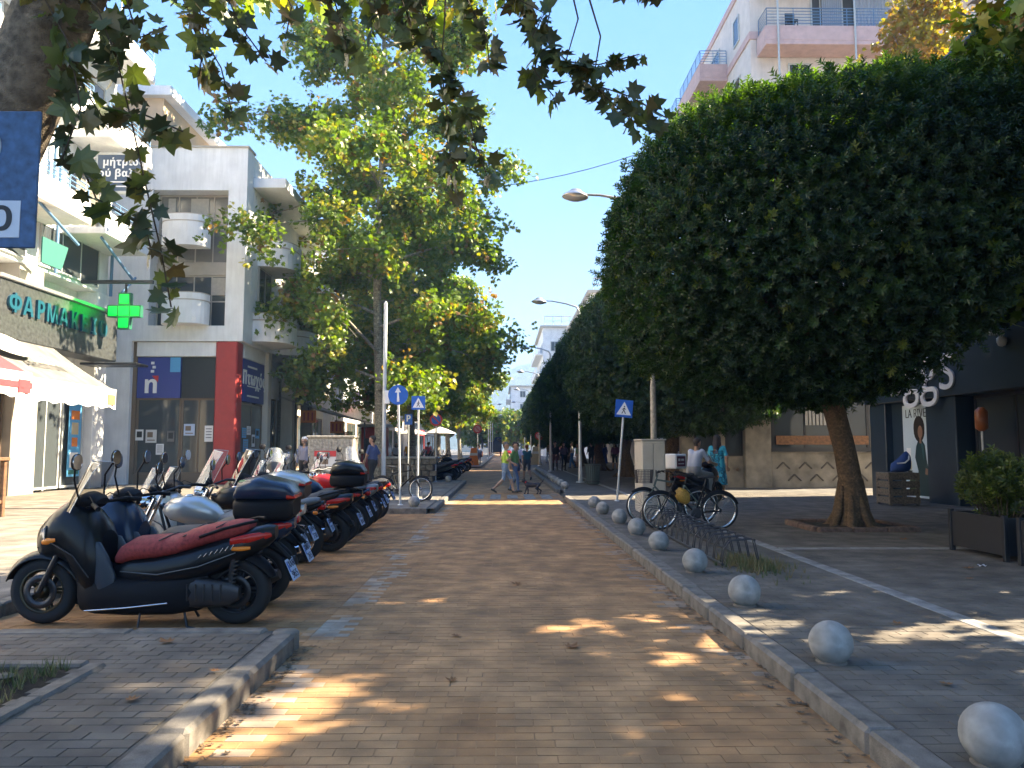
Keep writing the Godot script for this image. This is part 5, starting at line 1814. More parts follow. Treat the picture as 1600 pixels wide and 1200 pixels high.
func vehicles() -> void:
	var a := maxi_scooter("nearest black maxi scooter with a red seat cover", M.black_paint, M.red_seat, M.screen_smoke, 0.40)
	var plain: Node3D = a.duplicate()
	plate(a, 0.47, 0.47, "ΧΑN", "965")
	park(a, 6.77, -2.27, 0.05, -0.02)
	var b := dup(plain, "dark navy maxi scooter with the big navy top box and red reflector", Vector3.ZERO, 0)
	recolor(b, {"front_fairing": M.navy_paint, "side_panel": M.navy_paint, "seat": M.seat_black, "front_mudguard": M.navy_paint, "windscreen": M.screen})
	top_box(b, -0.22, 0.80, 0.56, 0.44, 0.50, M.navy_paint)
	plate(b, 0.45, 0.5, "ΧNΒ", "265")
	drop_screen(b)
	park(b, 7.62, -2.34, 0.05, 0.03)
	var c := motorcycle("silver tanked motorcycle with clear screen, third from the near end", M.silver_paint, M.seat_grey, true)
	var plain_m: Node3D = c.duplicate()
	plate(c, 0.4, 0.5, "ΧΖΗ", "412")
	size_screen(c, 0.7)
	park(c, 8.45, -2.52, 0.08, 0.05)
	var e := dup(plain, "pale silver scooter carrying a rounded silver top box", Vector3.ZERO, 0)
	recolor(e, {"front_fairing": M.silver_paint, "side_panel": M.silver_paint, "seat": M.seat_grey, "front_mudguard": M.silver_paint, "windscreen": M.screen})
	top_box(e, -0.12, 0.88, 0.48, 0.36, 0.44, M.silver_paint)
	plate(e, 0.43, 0.5, "ΗΡΑ", "738")
	size_screen(e, 0.72)
	park(e, 9.35, -2.68, 0.05, -0.03)
	var f := dup(plain_m, "black motorcycle with tall clear screen beside the silver top box scooter", Vector3.ZERO, 0)
	recolor(f, {"tank": M.black_paint, "side_panel": M.black_paint, "front_mudguard": M.black_paint})
	plate(f, 0.4, 0.5, "ΧΑΜ", "351")
	size_screen(f, 1.15)
	park(f, 10.3, -2.66, 0.09, 0.06)
	var g := dup(plain, "black maxi scooter with black seat and no box, its rear wheel standing clear", Vector3.ZERO, 0)
	recolor(g, {"seat": M.seat_black})
	plate(g, 0.45, 0.48, "ΧΒΕ", "804")
	size_screen(g, 1.25)
	park(g, 11.36, -2.5, 0.05, -0.05)
	var h := dup(plain, "dark scooter with a tall rounded black top box", Vector3.ZERO, 0)
	recolor(h, {"seat": M.seat_black, "windscreen": M.screen, "front_fairing": M.grey_paint})
	top_box(h, -0.16, 0.88, 0.54, 0.42, 0.46, M.black_paint)
	plate(h, 0.44, 0.5, "ΧNΑ", "127")
	size_screen(h, 0.8)
	park(h, 12.45, -2.56, 0.06, 0.0)
	var i := dup(plain_m, "dark blue motorcycle next beyond the black top box", Vector3.ZERO, 0)
	recolor(i, {"tank": M.navy_paint, "side_panel": M.navy_paint, "seat": M.seat_black})
	plate(i, 0.4, 0.52, "ΧΑΡ", "590")
	park(i, 13.4, -2.6, 0.09, 0.04)
	var j := dup(plain, "grey scooter third from the far end of the row, amber lamp showing", Vector3.ZERO, 0)
	recolor(j, {"seat": M.seat_grey, "front_fairing": M.grey_paint, "side_panel": M.grey_paint})
	plate(j, 0.44, 0.5, "ΗΚΕ", "216")
	drop_screen(j)
	park(j, 14.35, -2.62, 0.05, 0.02)
	var k := dup(plain_m, "red and black motorcycle second from the far end of the row", Vector3.ZERO, 0)
	recolor(k, {"tank": M.red_gloss, "side_panel": M.black_paint, "seat": M.seat_black, "front_mudguard": M.red_gloss})
	plate(k, 0.4, 0.52, "ΧΒΖ", "673")
	drop_screen(k)
	park(k, 15.25, -2.66, 0.09, -0.02)
	var l := dup(plain_m, "last motorcycle of the row beside the kerb corner, steel wheel showing", Vector3.ZERO, 0)
	recolor(l, {"tank": M.black_paint, "side_panel": M.black_paint, "seat": M.seat_black, "front_mudguard": M.black_paint, "engine": M.dark_metal})
	plate(l, 0.4, 0.52, "ΧΑΤ", "908")
	park(l, 16.3, -2.68, 0.09, 0.0)
	# the second row beyond the stone planter, and two on the pavement
	var n2 := ["dark scooter first in the second row past the planter", "black motorcycle second in the row past the planter", "navy scooter third in the row past the planter", "grey scooter fourth in the row past the planter", "black motorcycle fifth in the row past the planter", "dark scooter last in the row before the orange barrier"]
	for q in 6:
		var o := dup(plain_m if q in [1, 4] else plain, n2[q], Vector3.ZERO, 0)
		recolor(o, {"seat": M.seat_black, "tank": M.black_paint, "side_panel": [M.black_paint, M.black_paint, M.navy_paint, M.grey_paint, M.grey_paint, M.black_paint][q], "front_fairing": [M.black_paint, M.black_paint, M.navy_paint, M.grey_paint, M.black_paint, M.black_paint][q]})
		plate(o, 0.43, 0.5, "ΧΑΒ", "%d" % (310 + 77 * q))
		park(o, [34.2, 36.0, 38.2, 41.0, 45.0, 50.0][q], [-2.25, -2.5, -2.3, -2.4, -2.4, -2.3][q], 0.06, 0.05)
	var p1 := dup(plain, "black scooter on the pavement beside the white cabinet", Vector3.ZERO, 0)
	recolor(p1, {"seat": M.seat_black, "windscreen": M.screen})
	top_box(p1, -0.16, 0.88, 0.46, 0.4, 0.44, M.black_paint)
	park(p1, 20.4, -6.1, 0.05, 1.9, 1.0, 0.12)
	var p2 := dup(plain_m, "motorcycle on the pavement in front of the white cabinet", Vector3.ZERO, 0)
	park(p2, 20.2, -4.6, 0.09, 2.3, 1.0, 0.12)
	# delivery scooter on the right
	var dl := dup(plain, "black delivery scooter with a white box, rider seated on it", Vector3.ZERO, 0)
	recolor(dl, {"seat": M.seat_black})
	dl.set_meta("group", "")
	dl.remove_meta("group")
	park(dl, 18.4, 4.2, 0.0, PI + 0.72, 0.92, 0.12)
	var s := S()
	box(s, v3(0.18, 1.16, 0), v3(0.48, 0.38, 0.46), 0.03)
	var db := obj("delivery_box", s, M.white_paint, dl)
	for z in [-1, 1]:
		s = S()
		box(s, v3(0.2, 1.16, z * 0.232), v3(0.36, 0.26, 0.004), 0.0)
		var lab := obj("printed_panel", s, mk(lin(0.10, 0.02, 0.05), 0.4), db)
		s = S()
		for q in [[0.28, 1.2, 0.09, 0.06, 0], [0.14, 1.2, 0.12, 0.05, 1], [0.2, 1.1, 0.24, 0.025, 1]]:
			box(s, v3(q[0], q[1], z * 0.2355), v3(q[2], q[3], 0.003))
		place("print", done(s), M.canvas_white, db)
	plain.free()
	plain_m.free()
	far_truck()


func far_truck() -> void:
	var t := thing("truck", "dark box truck seen from behind far down the road", "truck", "", v3(-1.35, 0, -148))
	var s := S()
	box(s, v3(0, 2.15, -2.6), v3(2.5, 2.9, 5.2), 0.06)
	obj("box_body", s, M.navy, t)
	for k in [-1, 1]:
		s = S()
		box(s, v3(k * 0.62, 2.1, 0.03), v3(1.18, 2.6, 0.06), 0.02)
		obj("rear_door", s, M.dark, t)
		s = S()
		box(s, v3(k * 1.0, 0.62, 0.02), v3(0.4, 0.18, 0.1), 0.02)
		obj("tail_light", s, M.tail, t)
		for z in [-1.2, -7.0]:
			s = S()
			lathe(s, [Vector2(0.2, -0.16), Vector2(0.48, -0.14), Vector2(0.5, 0.0), Vector2(0.48, 0.14), Vector2(0.2, 0.16)], 20, Transform3D(Basis(Vector3.BACK, PI / 2), v3(k * 1.02, 0.5, z)))
			obj("wheel", s, M.tyre, t)
	s = S()
	box(s, v3(0, 0.5, -0.05), v3(2.4, 0.14, 0.14), 0.03)
	obj("bumper", s, M.dark_metal, t)
	s = S()
	box(s, v3(0, 1.6, -6.6), v3(2.3, 2.2, 1.8), 0.15)
	obj("cab", s, M.white_paint, t)
	for q in [[-3.9, 120.0, "red car parked far down on the left before the truck"], [1.2, 175.0, "red car stopped far down the road beyond the truck"]]:
		var c := thing("car", q[2], "car", "far red cars", v3(q[0], 0.0, -q[1]))
		s = S()
		hull(s, [[-2.0, 0.35, 0.7, 0.6], [-1.9, 0.28, 0.85, 0.8], [-0.9, 0.25, 0.95, 0.85], [1.2, 0.25, 0.98, 0.85], [1.95, 0.28, 0.9, 0.8], [2.02, 0.4, 0.75, 0.65]], 16, 4)
		var body := place("body", done(s), M.red_gloss, c, Transform3D(Basis(Vector3.UP, PI / 2), Vector3.ZERO))
		s = S()
		hull(s, [[-1.0, 0.9, 1.0, 0.7], [-0.5, 0.9, 1.38, 0.68], [0.3, 0.9, 1.45, 0.66], [1.2, 0.9, 1.40, 0.66], [1.8, 0.9, 1.0, 0.7]], 16, 4)
		place("windows", done(s), M.pane, c, Transform3D(Basis(Vector3.UP, -PI / 2), Vector3.ZERO))
		for k in [-1, 1]:
			s = S()
			box(s, v3(k * 0.68, 0.75, 1.95), v3(0.3, 0.14, 0.1), 0.03)
			obj("tail_light", s, M.tail, c)
			for z in [-1.25, 1.3]:
				s = S()
				lathe(s, [Vector2(0.1, -0.1), Vector2(0.3, -0.09), Vector2(0.31, 0.0), Vector2(0.3, 0.09), Vector2(0.1, 0.1)], 18, Transform3D(Basis(Vector3.BACK, PI / 2), v3(k * 0.78, 0.31, z)))
				obj("wheel", s, M.tyre, c)


# ------------------------------------------------------------------ bicycles
func bicycle(label: String, frame_m: Material, basket: bool, bag: bool, at: Vector3, turn: float, lean: float) -> Node3D:
	var t := thing("bicycle", label, "bicycle", "parked bicycles", at, turn)
	t.rotation.x = lean
	wheel(t, 0, 0.32, 0.04, 28, M.steel, true)
	wheel(t, -1.03, 0.32, 0.04, 28, M.steel, true)
	var s := S()
	var bb := v3(-0.42, 0.28, 0)
	var sc := v3(-0.27, 0.72, 0)
	var ht := v3(-0.79, 0.80, 0)
	var hb := v3(-0.83, 0.68, 0)
	for q in [[bb, sc, 0.017], [sc, ht, 0.016], [bb, hb, 0.019], [hb, ht, 0.019]]:
		tube(s, [q[0], q[1]], q[2], 8)
	for k in [-1, 1]:
		tube(s, [v3(0, 0.32, k * 0.055), bb + v3(0, 0, k * 0.03)], 0.010, 6)
		tube(s, [v3(0, 0.32, k * 0.055), sc + v3(0, -0.03, k * 0.02)], 0.009, 6)
	obj("frame", s, frame_m, t)
	s = S()
	for k in [-1, 1]:
		tube(s, [v3(-1.03, 0.32, k * 0.05), v3(-0.90, 0.56, k * 0.05), v3(-0.84, 0.66, k * 0.03)], 0.012, 6)
	tube(s, [ht, v3(-0.76, 0.90, 0)], 0.014, 6)
	obj("fork", s, frame_m, t)
	s = S()
	tube(s, [v3(-0.60, 0.95, 0.29), v3(-0.72, 0.96, 0.2), v3(-0.77, 0.92, 0.05), v3(-0.77, 0.92, -0.05), v3(-0.72, 0.96, -0.2), v3(-0.60, 0.95, -0.29)], 0.012, 7)
	for k in [-1, 1]:
		tube(s, [v3(-0.73, 0.95, k * 0.17), v3(-0.66, 0.92, k * 0.27)], 0.006, 5)
	obj("handlebar", s, M.black_plastic, t)
	s = S()
	tube(s, [sc, v3(-0.235, 0.86, 0)], 0.013, 6)
	hull(s, [[-0.37, 0.875, 0.90, 0.018], [-0.27, 0.87, 0.91, 0.035], [-0.18, 0.865, 0.925, 0.07], [-0.12, 0.87, 0.92, 0.075], [-0.10, 0.885, 0.91, 0.05]], 14)
	obj("saddle", s, M.seat_black, t)
	s = S()
	lathe(s, [Vector2(0.07, -0.006), Vector2(0.095, -0.004), Vector2(0.095, 0.004), Vector2(0.07, 0.006)], 24, Transform3D(TURN_Z, bb + v3(0, 0, 0.045)))
	tube(s, [bb + v3(0, 0, 0.06), bb + v3(-0.12, -0.12, 0.065), bb + v3(-0.12, -0.12, 0.14)], 0.011, 6)
	tube(s, [bb + v3(0, 0, -0.06), bb + v3(0.12, 0.12, -0.065), bb + v3(0.12, 0.12, -0.14)], 0.011, 6)
	tube(s, [bb + v3(0, 0.09, 0.045), v3(0, 0.355, 0.045)], 0.004, 4)
	tube(s, [bb + v3(0, -0.09, 0.045), v3(0, 0.285, 0.045)], 0.004, 4)
	obj("crank", s, M.dark_metal, t)
	s = S()
	arc_guard(s, 0, 0.32, 0.35, 20, 160, 0.03, 0.005)
	arc_guard(s, -1.03, 0.32, 0.35, 30, 130, 0.03, 0.005)
	obj("mudguard", s, M.black_plastic, t)
	if basket:
		s = S()
		var c := v3(-1.02, 0.86, 0)
		for i in 9:
			var y := -0.12 + 0.03 * i
			var w := 0.13 + 0.02 * i / 8.0
			tube(s, [c + v3(-w, y, -w * 1.2), c + v3(w, y, -w * 1.2), c + v3(w, y, w * 1.2), c + v3(-w, y, w * 1.2), c + v3(-w, y, -w * 1.2)], 0.0035, 4)
		for i in 12:
			var u := lerpf(-1, 1, i / 11.0)
			for k in [-1, 1]:
				tube(s, [c + v3(u * 0.13, -0.12, k * 0.156), c + v3(u * 0.15, 0.12, k * 0.18)], 0.0035, 4)
				tube(s, [c + v3(k * 0.13, -0.12, u * 0.156), c + v3(k * 0.15, 0.12, u * 0.18)], 0.0035, 4)
			tube(s, [c + v3(-0.13, -0.12, u * 0.156), c + v3(0.13, -0.12, u * 0.156)], 0.0035, 4)
		obj("basket", s, M.dark_metal, t)
	if bag:
		s = S()
		hull(s, [[-0.76, 0.52, 0.66, 0.05], [-0.70, 0.46, 0.72, 0.075], [-0.6, 0.42, 0.69, 0.08], [-0.53, 0.46, 0.62, 0.05]], 14)
		obj("frame_wrap", s, mk(lin(0.52, 0.28, 0.04), 0.6, 0, T.stain, 3.0), t)
	return t


func bicycles() -> void:
	bicycle("black bicycle with a yellow wrapped frame at the bike rack", M.black_plastic, false, true, v3(3.70, 0.12, -13.2), 0.06, 0.05)
	bicycle("grey green city bicycle with a black wire front basket", mk(lin(0.07, 0.10, 0.09), 0.4), true, false, v3(3.62, 0.12, -14.15), -0.04, -0.04)
	bicycle("red and black bicycle leaning by the two blue signs on the left", M.black_plastic, false, false, v3(-3.15, 0.12, -20.3), PI - 0.12, 0.06)


# ------------------------------------------------------------------ street furniture
func street_furniture() -> void:
	# stone balls along the right kerb, two sizes of gap
	var s := S()
	var prof := []
	for i in 15:
		var a := lerpf(-1.12, PI / 2, i / 14.0)
		prof.append(Vector2(0.138 * cos(a), 0.122 + 0.138 * sin(a)))
	lathe(s, prof, 28)
	var ball_mesh := done(s)
	s = S()
	lathe(s, [Vector2(0.0, -0.01), Vector2(0.105, -0.01), Vector2(0.095, 0.006), Vector2(0.07, 0.014), Vector2(0.0, 0.016)], 20)
	var foot_mesh := done(s)
	var first := thing("stone_ball", "largest stone ball bollard, cut by the frame at the right kerb", "bollard", "stone ball bollards along the kerbs", v3(2.16, 0.12, -3.47))
	place("ball", ball_mesh, M.concrete, first)
	place("base", foot_mesh, M.kerb, first)
	var near := ["second stone ball bollard from the viewer on the right kerb", "third stone ball bollard, before the end of the bike rack", "fourth stone ball bollard, level with the weeds at the rack", "fifth stone ball bollard along the bike rack", "sixth stone ball bollard, before the middle of the bike rack", "seventh stone ball bollard, next to the far end of the rack", "eighth stone ball bollard, beside the bicycle wheels", "ninth stone ball, last before the crossing on the right"]
	var at := [5.09, 6.88, 8.70, 10.53, 12.37, 14.24, 16.3, 18.05]
	for i in 8:
		var bl := dup(first, near[i], v3(2.15 - 0.004 * i + rr(-0.02, 0.02), 0.12, -at[i]), rr(0, TAU))
		bl.scale = Vector3.ONE * rr(0.97, 1.04)
		bl.rotation.x = rr(-0.05, 0.05)
	var ord := ["first", "second", "third", "fourth", "fifth", "sixth", "seventh", "eighth", "ninth", "tenth", "eleventh", "twelfth"]
	for i in 12:
		dup(first, ord[i] + " stone ball bollard past the crossing on the right", v3(2.12, 0.12, -(26.3 + 1.85 * i)), rr(0, TAU))
	dup(first, "stone ball on the left kerb corner before the bicycle wheel", v3(-2.08, 0.12, -18.35), 0.4)
	dup(first, "stone ball on the left kerb just behind the bicycle wheel", v3(-2.0, 0.12, -20.6), 2.0)
	dup(first, "stone ball on the left kerb below the second row of motorcycles", v3(-2.2, 0.12, -31.6), 1.0)
	# street lamps
	var names := ["beige lamp post by the bicycles with a round bowl head over the road", "grey lamp post beside the litter bin with bowl head", "third grey lamp post in front of the standing crowd", "fourth lamp post along the right pavement", "fifth lamp post far along the right pavement", "sixth lamp post, smallest before the street end"]
	var k := 0
	for q in [[3.5, 17.8, 1.7], [3.12, 31.0, 1.55], [2.85, 45.5, 1.45], [2.9, 60, 1.4], [2.9, 78, 1.4], [2.9, 100, 1.4]]:
		lamp(names[k], v3(q[0], 0.12, -q[1]), q[2], M.beige_metal if k == 0 else M.metal, 7.2)
		k += 1
	var wp := thing("street_pole", "tall plain white pole standing before the pale plane trunk", "pole", "", v3(-3.68, 0.12, -24.0))
	s = S()
	lathe(s, [Vector2(0.07, 0), Vector2(0.07, 1.2), Vector2(0.062, 1.25), Vector2(0.058, 5.9), Vector2(0.03, 5.98), Vector2(0, 6.0)], 16)
	obj("pole", s, M.white_metal, wp)
	s = S()
	box(s, v3(0.0, 0.02, 0), v3(0.32, 0.03, 0.32), 0.005)
	obj("base", s, M.white_metal, wp)
	s = S()
	box(s, v3(0.1, 2.95, 0.09), v3(0.16, 0.42, 0.14), 0.02)
	obj("junction_box", s, M.white_paint, wp)
	k = 0
	for q in [[-1.9, 105.0], [-1.9, 122.0], [-1.8, 140.0]]:
		lamp(["thin lamp pole left of the truck, nearest of the far three", "thin lamp pole left of the truck, middle of the far three", "thin lamp pole left of the truck, farthest of the far three"][k], v3(q[0], 0.12, -q[1]), 1.4, M.metal, 7.2, true)
		k += 1
	road_signs()
	litter_bin()
	bike_rack()
	planters()
	cabinets()
	barriers()


func lamp(label: String, at: Vector3, reach: float, m: Material, h: float, flip := false) -> void:
	var t := thing("street_lamp", label, "street lamp", "bowl headed street lamps", at, PI if flip else 0.0)
	var s := S()
	lathe(s, [Vector2(0.09, 0), Vector2(0.09, 0.5), Vector2(0.072, 0.62), Vector2(0.065, 2.8), Vector2(0.052, 2.9), Vector2(0.042, h - 0.4), Vector2(0.036, h - 0.2)], 14)
	obj("pole", s, m, t)
	s = S()
	lathe(s, [Vector2(0.17, 0), Vector2(0.17, 0.03), Vector2(0.12, 0.05)], 14)
	for i in 4:
		lathe(s, [Vector2(0.016, 0.03), Vector2(0.016, 0.06), Vector2(0, 0.062)], 6, Transform3D(Basis.IDENTITY, v3(0.14 * cos(i * PI / 2), 0, 0.14 * sin(i * PI / 2))))
	obj("base", s, m, t)
	s = S()
	tube(s, [v3(0, h - 0.25, 0), v3(-0.1, h - 0.08, 0), v3(-reach * 0.35, h + 0.06, 0), v3(-reach * 0.7, h + 0.16, 0), v3(-reach + 0.2, h + 0.17, 0)], [0.042, 0.04, 0.034, 0.028, 0.026], 10)
	obj("arm", s, m, t)
	s = S()
	lathe(s, [Vector2(0.30, 0.0), Vector2(0.315, 0.015), Vector2(0.29, 0.05), Vector2(0.22, 0.10), Vector2(0.15, 0.125), Vector2(0.135, 0.17), Vector2(0.08, 0.2), Vector2(0, 0.205)], 26, Transform3D(Basis(Vector3.BACK, -0.06), v3(-reach - 0.08, h + 0.10, 0)), 1, false)
	var hd := obj("lamp_head", s, M.metal, t)
	s = S()
	lathe(s, [Vector2(0, -0.07), Vector2(0.14, -0.06), Vector2(0.25, -0.02), Vector2(0.295, 0.004)], 26, Transform3D(Basis(Vector3.BACK, -0.06), v3(-reach - 0.08, h + 0.10, 0)), 1, false)
	obj("bowl", s, M.lens, hd)


func sign_post(label: String, at: Vector3, h: float, tilt: float, group: String) -> Node3D:
	var t := thing("road_sign", label, "road sign", group, at)
	t.rotation.z = tilt
	var s := S()
	tube(s, [v3(0, 0, 0), v3(0, h, 0)], 0.028, 10)
	lathe(s, [Vector2(0.07, 0), Vector2(0.06, 0.02), Vector2(0.03, 0.03)], 12)
	obj("post", s, M.white_metal, t)
	return t


func disc(r: float, z: float, t := 0.006) -> SurfaceTool:
	var s := S()
	lathe(s, [Vector2(0, -t / 2), Vector2(r, -t / 2), Vector2(r, t / 2), Vector2(0, t / 2)], 32, Transform3D(TURN_Z, v3(0, 0, z)), FLAT, false)
	return s


func crossing_face(t: Node3D, y: float, w: float) -> void:
	var s := S()
	box(s, v3(0, y, 0.04), v3(w, w, 0.006), 0.002)
	var p := obj("panel", s, M.sign_blue, t)
	s = S()
	plate_shape(s, PackedVector2Array([v2(-w * 0.42, y - w * 0.36), v2(w * 0.42, y - w * 0.36), v2(0, y + w * 0.40)]), 0.0445, 0.046)
	obj("triangle", s, M.sign_white, p)
	s = S()
	var f := w * 0.5
	for q in [[[0.02, 0.12], [-0.02, -0.2], 0.07], [[-0.02, -0.18], [-0.22, -0.58], 0.055], [[0.0, -0.18], [0.2, -0.58], 0.055], [[0.0, 0.06], [-0.2, -0.12], 0.04], [[0.02, 0.06], [0.2, -0.1], 0.04]]:
		var a := v3(q[0][0] * f, y + q[0][1] * f, 0.0475)
		var b := v3(q[1][0] * f, y + q[1][1] * f, 0.0475)
		box(s, (a + b) / 2, v3(q[2] * f * 1.6, a.distance_to(b), 0.002), 0, Basis(Vector3.BACK, atan2(-(b.x - a.x), b.y - a.y)))
	lathe(s, [Vector2(0, 0.0), Vector2(0.075 * f, 0.0), Vector2(0.075 * f, 0.002), Vector2(0, 0.002)], 14, Transform3D(TURN_Z, v3(0.03 * f, y + 0.24 * f, 0.0465)))
	obj("walking_figure", s, M.sign_black, p)


func v2(x: float, y: float) -> Vector2:
	return Vector2(x, y)


func road_signs() -> void:
	var t := sign_post("round blue sign with a white arrow pointing up on a thin post", v3(-2.48, 0.12, -18.9), 2.95, 0.03, "")
	obj("panel", disc(0.245, 0.04), M.sign_blue, t, v3(0, 2.68, 0))
	var s := S()
	plate_shape(s, PackedVector2Array([v2(-0.03, 2.51), v2(0.03, 2.51), v2(0.022, 2.74), v2(0.075, 2.74), v2(0, 2.87), v2(-0.075, 2.74), v2(-0.022, 2.74)]), 0.0445, 0.047)
	obj("arrow", s, M.sign_white, t)
	t = sign_post("square blue pedestrian crossing sign next to the round arrow sign", v3(-2.28, 0.12, -20.9), 2.75, 0.0, "")
	crossing_face(t, 2.6, 0.37)
	t = sign_post("square blue pedestrian crossing sign on a leaning post at the right pavement", v3(2.99, 0.12, -20.2), 2.55, -0.085, "")
	crossing_face(t, 2.42, 0.46)
	t = sign_post("small blue parking sign with a white P behind the plane trunk", v3(-3.7, 0.12, -30.4), 2.7, 0.0, "")
	s = S()
	box(s, v3(0, 2.5, 0.04), v3(0.3, 0.42, 0.006), 0.002)
	obj("panel", s, M.sign_blue, t)
	words("letter", "P", 0.34, M.sign_white, t, Transform3D(Basis.IDENTITY, v3(0, 2.54, 0.046)), 0.004, bold)
	var k := 0
	for q in [[-2.75, 32.0, 2.75], [3.05, 64.0, 2.6], [-2.0, 62.0, 3.1]]:
		t = sign_post(["round blue and red no stopping sign on the left kerb", "round red rimmed sign on the right near the yellow barrier", "faded round red sign far down the left kerb"][k], v3(q[0], 0.12, -q[1]), q[2], 0.0, "round red rimmed signs")
		obj("panel", disc(0.26 if k == 0 else 0.36, 0.04), M.sign_red, t, v3(0, q[2] - 0.2, 0))
		obj("face", disc(0.19 if k == 0 else 0.25, 0.046), M.sign_blue if k == 0 else mk(lin(0.6, 0.3, 0.32), 0.5), t, v3(0, q[2] - 0.2, 0))
		s = S()
		box(s, v3(0, q[2] - 0.2, 0.052), v3(0.05, 0.42, 0.004), 0, Basis(Vector3.BACK, 0.785))
		obj("stroke", s, M.sign_red, t)
		k += 1
	# the blue panel at the left edge
	t = thing("street_sign", "big blue panel with a pale disc and a white plate at the left edge", "sign", "", v3(-2.265, 0.12, -3.02))
	s = S()
	tube(s, [v3(0, 0, -0.06), v3(0, 2.75, -0.06)], 0.035, 12)
	obj("post", s, M.metal, t)
	s = S()
	box(s, v3(0.06, 2.45, 0), v3(0.70, 0.56, 0.014), 0.004)
	obj("panel", s, mk(lin(0.05, 0.125, 0.28), 0.5, 0, T.stain, 1.5), t)
	obj("disc", disc(0.1, 0.0), mk(lin(0.34, 0.38, 0.42), 0.5), t, v3(0.16, 2.58, 0.0085))
	s = S()
	box(s, v3(0.13, 2.285, 0.0085), v3(0.44, 0.15, 0.004), 0.001)
	var wp := obj("plate", s, mk(lin(0.5, 0.56, 0.64), 0.5), t)
	words("letter", "Ο", 0.14, M.sign_black, wp, Transform3D(Basis.IDENTITY, v3(0.275, 2.285, 0.0115)), 0.003, bold)


func litter_bin() -> void:
	var t := thing("litter_bin", "dark green slatted litter bin at the foot of the second lamp", "litter bin", "", v3(3.42, 0.12, -29.2))
	var s := S()
	lathe(s, [Vector2(0.0, 0.03), Vector2(0.20, 0.03), Vector2(0.235, 0.72), Vector2(0.225, 0.72), Vector2(0.19, 0.06)], 20)
	obj("liner", s, M.dark, t)
	s = S()
	box(s, Vector3.ZERO, v3(0.062, 0.74, 0.022), 0.005)
	var slat := done(s)
	for i in 20:
		var a := TAU * i / 20
		place("slat", slat, mk(lin(0.045, 0.065, 0.06), 0.6) if i == 0 else t.get_child(1).material_override, t, Transform3D(Basis(Vector3.UP, -a + PI / 2) * Basis(Vector3.RIGHT, 0.06), v3(0.25 * cos(a), 0.41, 0.25 * sin(a))))
	for y in [0.12, 0.72]:
		s = S()
		lathe(s, [Vector2(0.24 + y * 0.045, y), Vector2(0.28 + y * 0.045, y), Vector2(0.28 + y * 0.045, y + 0.035), Vector2(0.24 + y * 0.045, y + 0.035), Vector2(0.24 + y * 0.045, y)], 24, Transform3D.IDENTITY, FLAT, false)
		obj("hoop", s, M.dark_metal, t)


func bike_rack() -> void:
	var t := thing("bike_rack", "long low metal bike rack of narrow hoops behind the stone balls", "bike rack", "", v3(2.78, 0.12, -11.8))
	var s := S()
	for x in [-0.22, 0.22]:
		tube(s, [v3(x, 0.03, 2.75), v3(x, 0.03, -2.75)], 0.018, 8)
	obj("base_rail", s, M.rack_metal, t)
	s = S()
	tube(s, [v3(0.16, 0.31, 2.75), v3(0.16, 0.31, -2.75)], 0.014, 8)
	obj("top_rail", s, M.rack_metal, t)
	s = S()
	for k in [-0.035, 0.035]:
		tube(s, [v3(-0.22, 0.03, k), v3(-0.2, 0.2, k), v3(-0.12, 0.3, k), v3(0.16, 0.32, k), v3(0.22, 0.03, k)], 0.0085, 6)
	var hoop := done(s)
	for i in 17:
		place("hoop", hoop, M.rack_metal, t, Transform3D(Basis(Vector3.UP, rr(-0.05, 0.05)), v3(0, 0, 2.7 - i * 0.335)))


func leaf_mass(parent: Node3D, called: String, n: int, c: Vector3, half: Vector3, mesh: Mesh, size: float, a: Vector3, b: Vector3) -> void:
	var xf: Array[Transform3D] = []
	var cols: PackedColorArray = []
	for i in n:
		var d := v3(gauss(), gauss(), gauss()).normalized() * pow(R.randf(), 0.4)
		xf.append(Transform3D(Basis.from_euler(v3(rr(-0.9, 0.9), R.randf() * TAU, rr(-0.9, 0.9))).scaled(Vector3.ONE * size * rr(0.7, 1.3)), c + d * half))
		var q := a.lerp(b, R.randf())
		cols.append(Color(q.x, q.y, q.z))
	scatter(called, mesh, M.leaf_clip, parent, xf, cols)


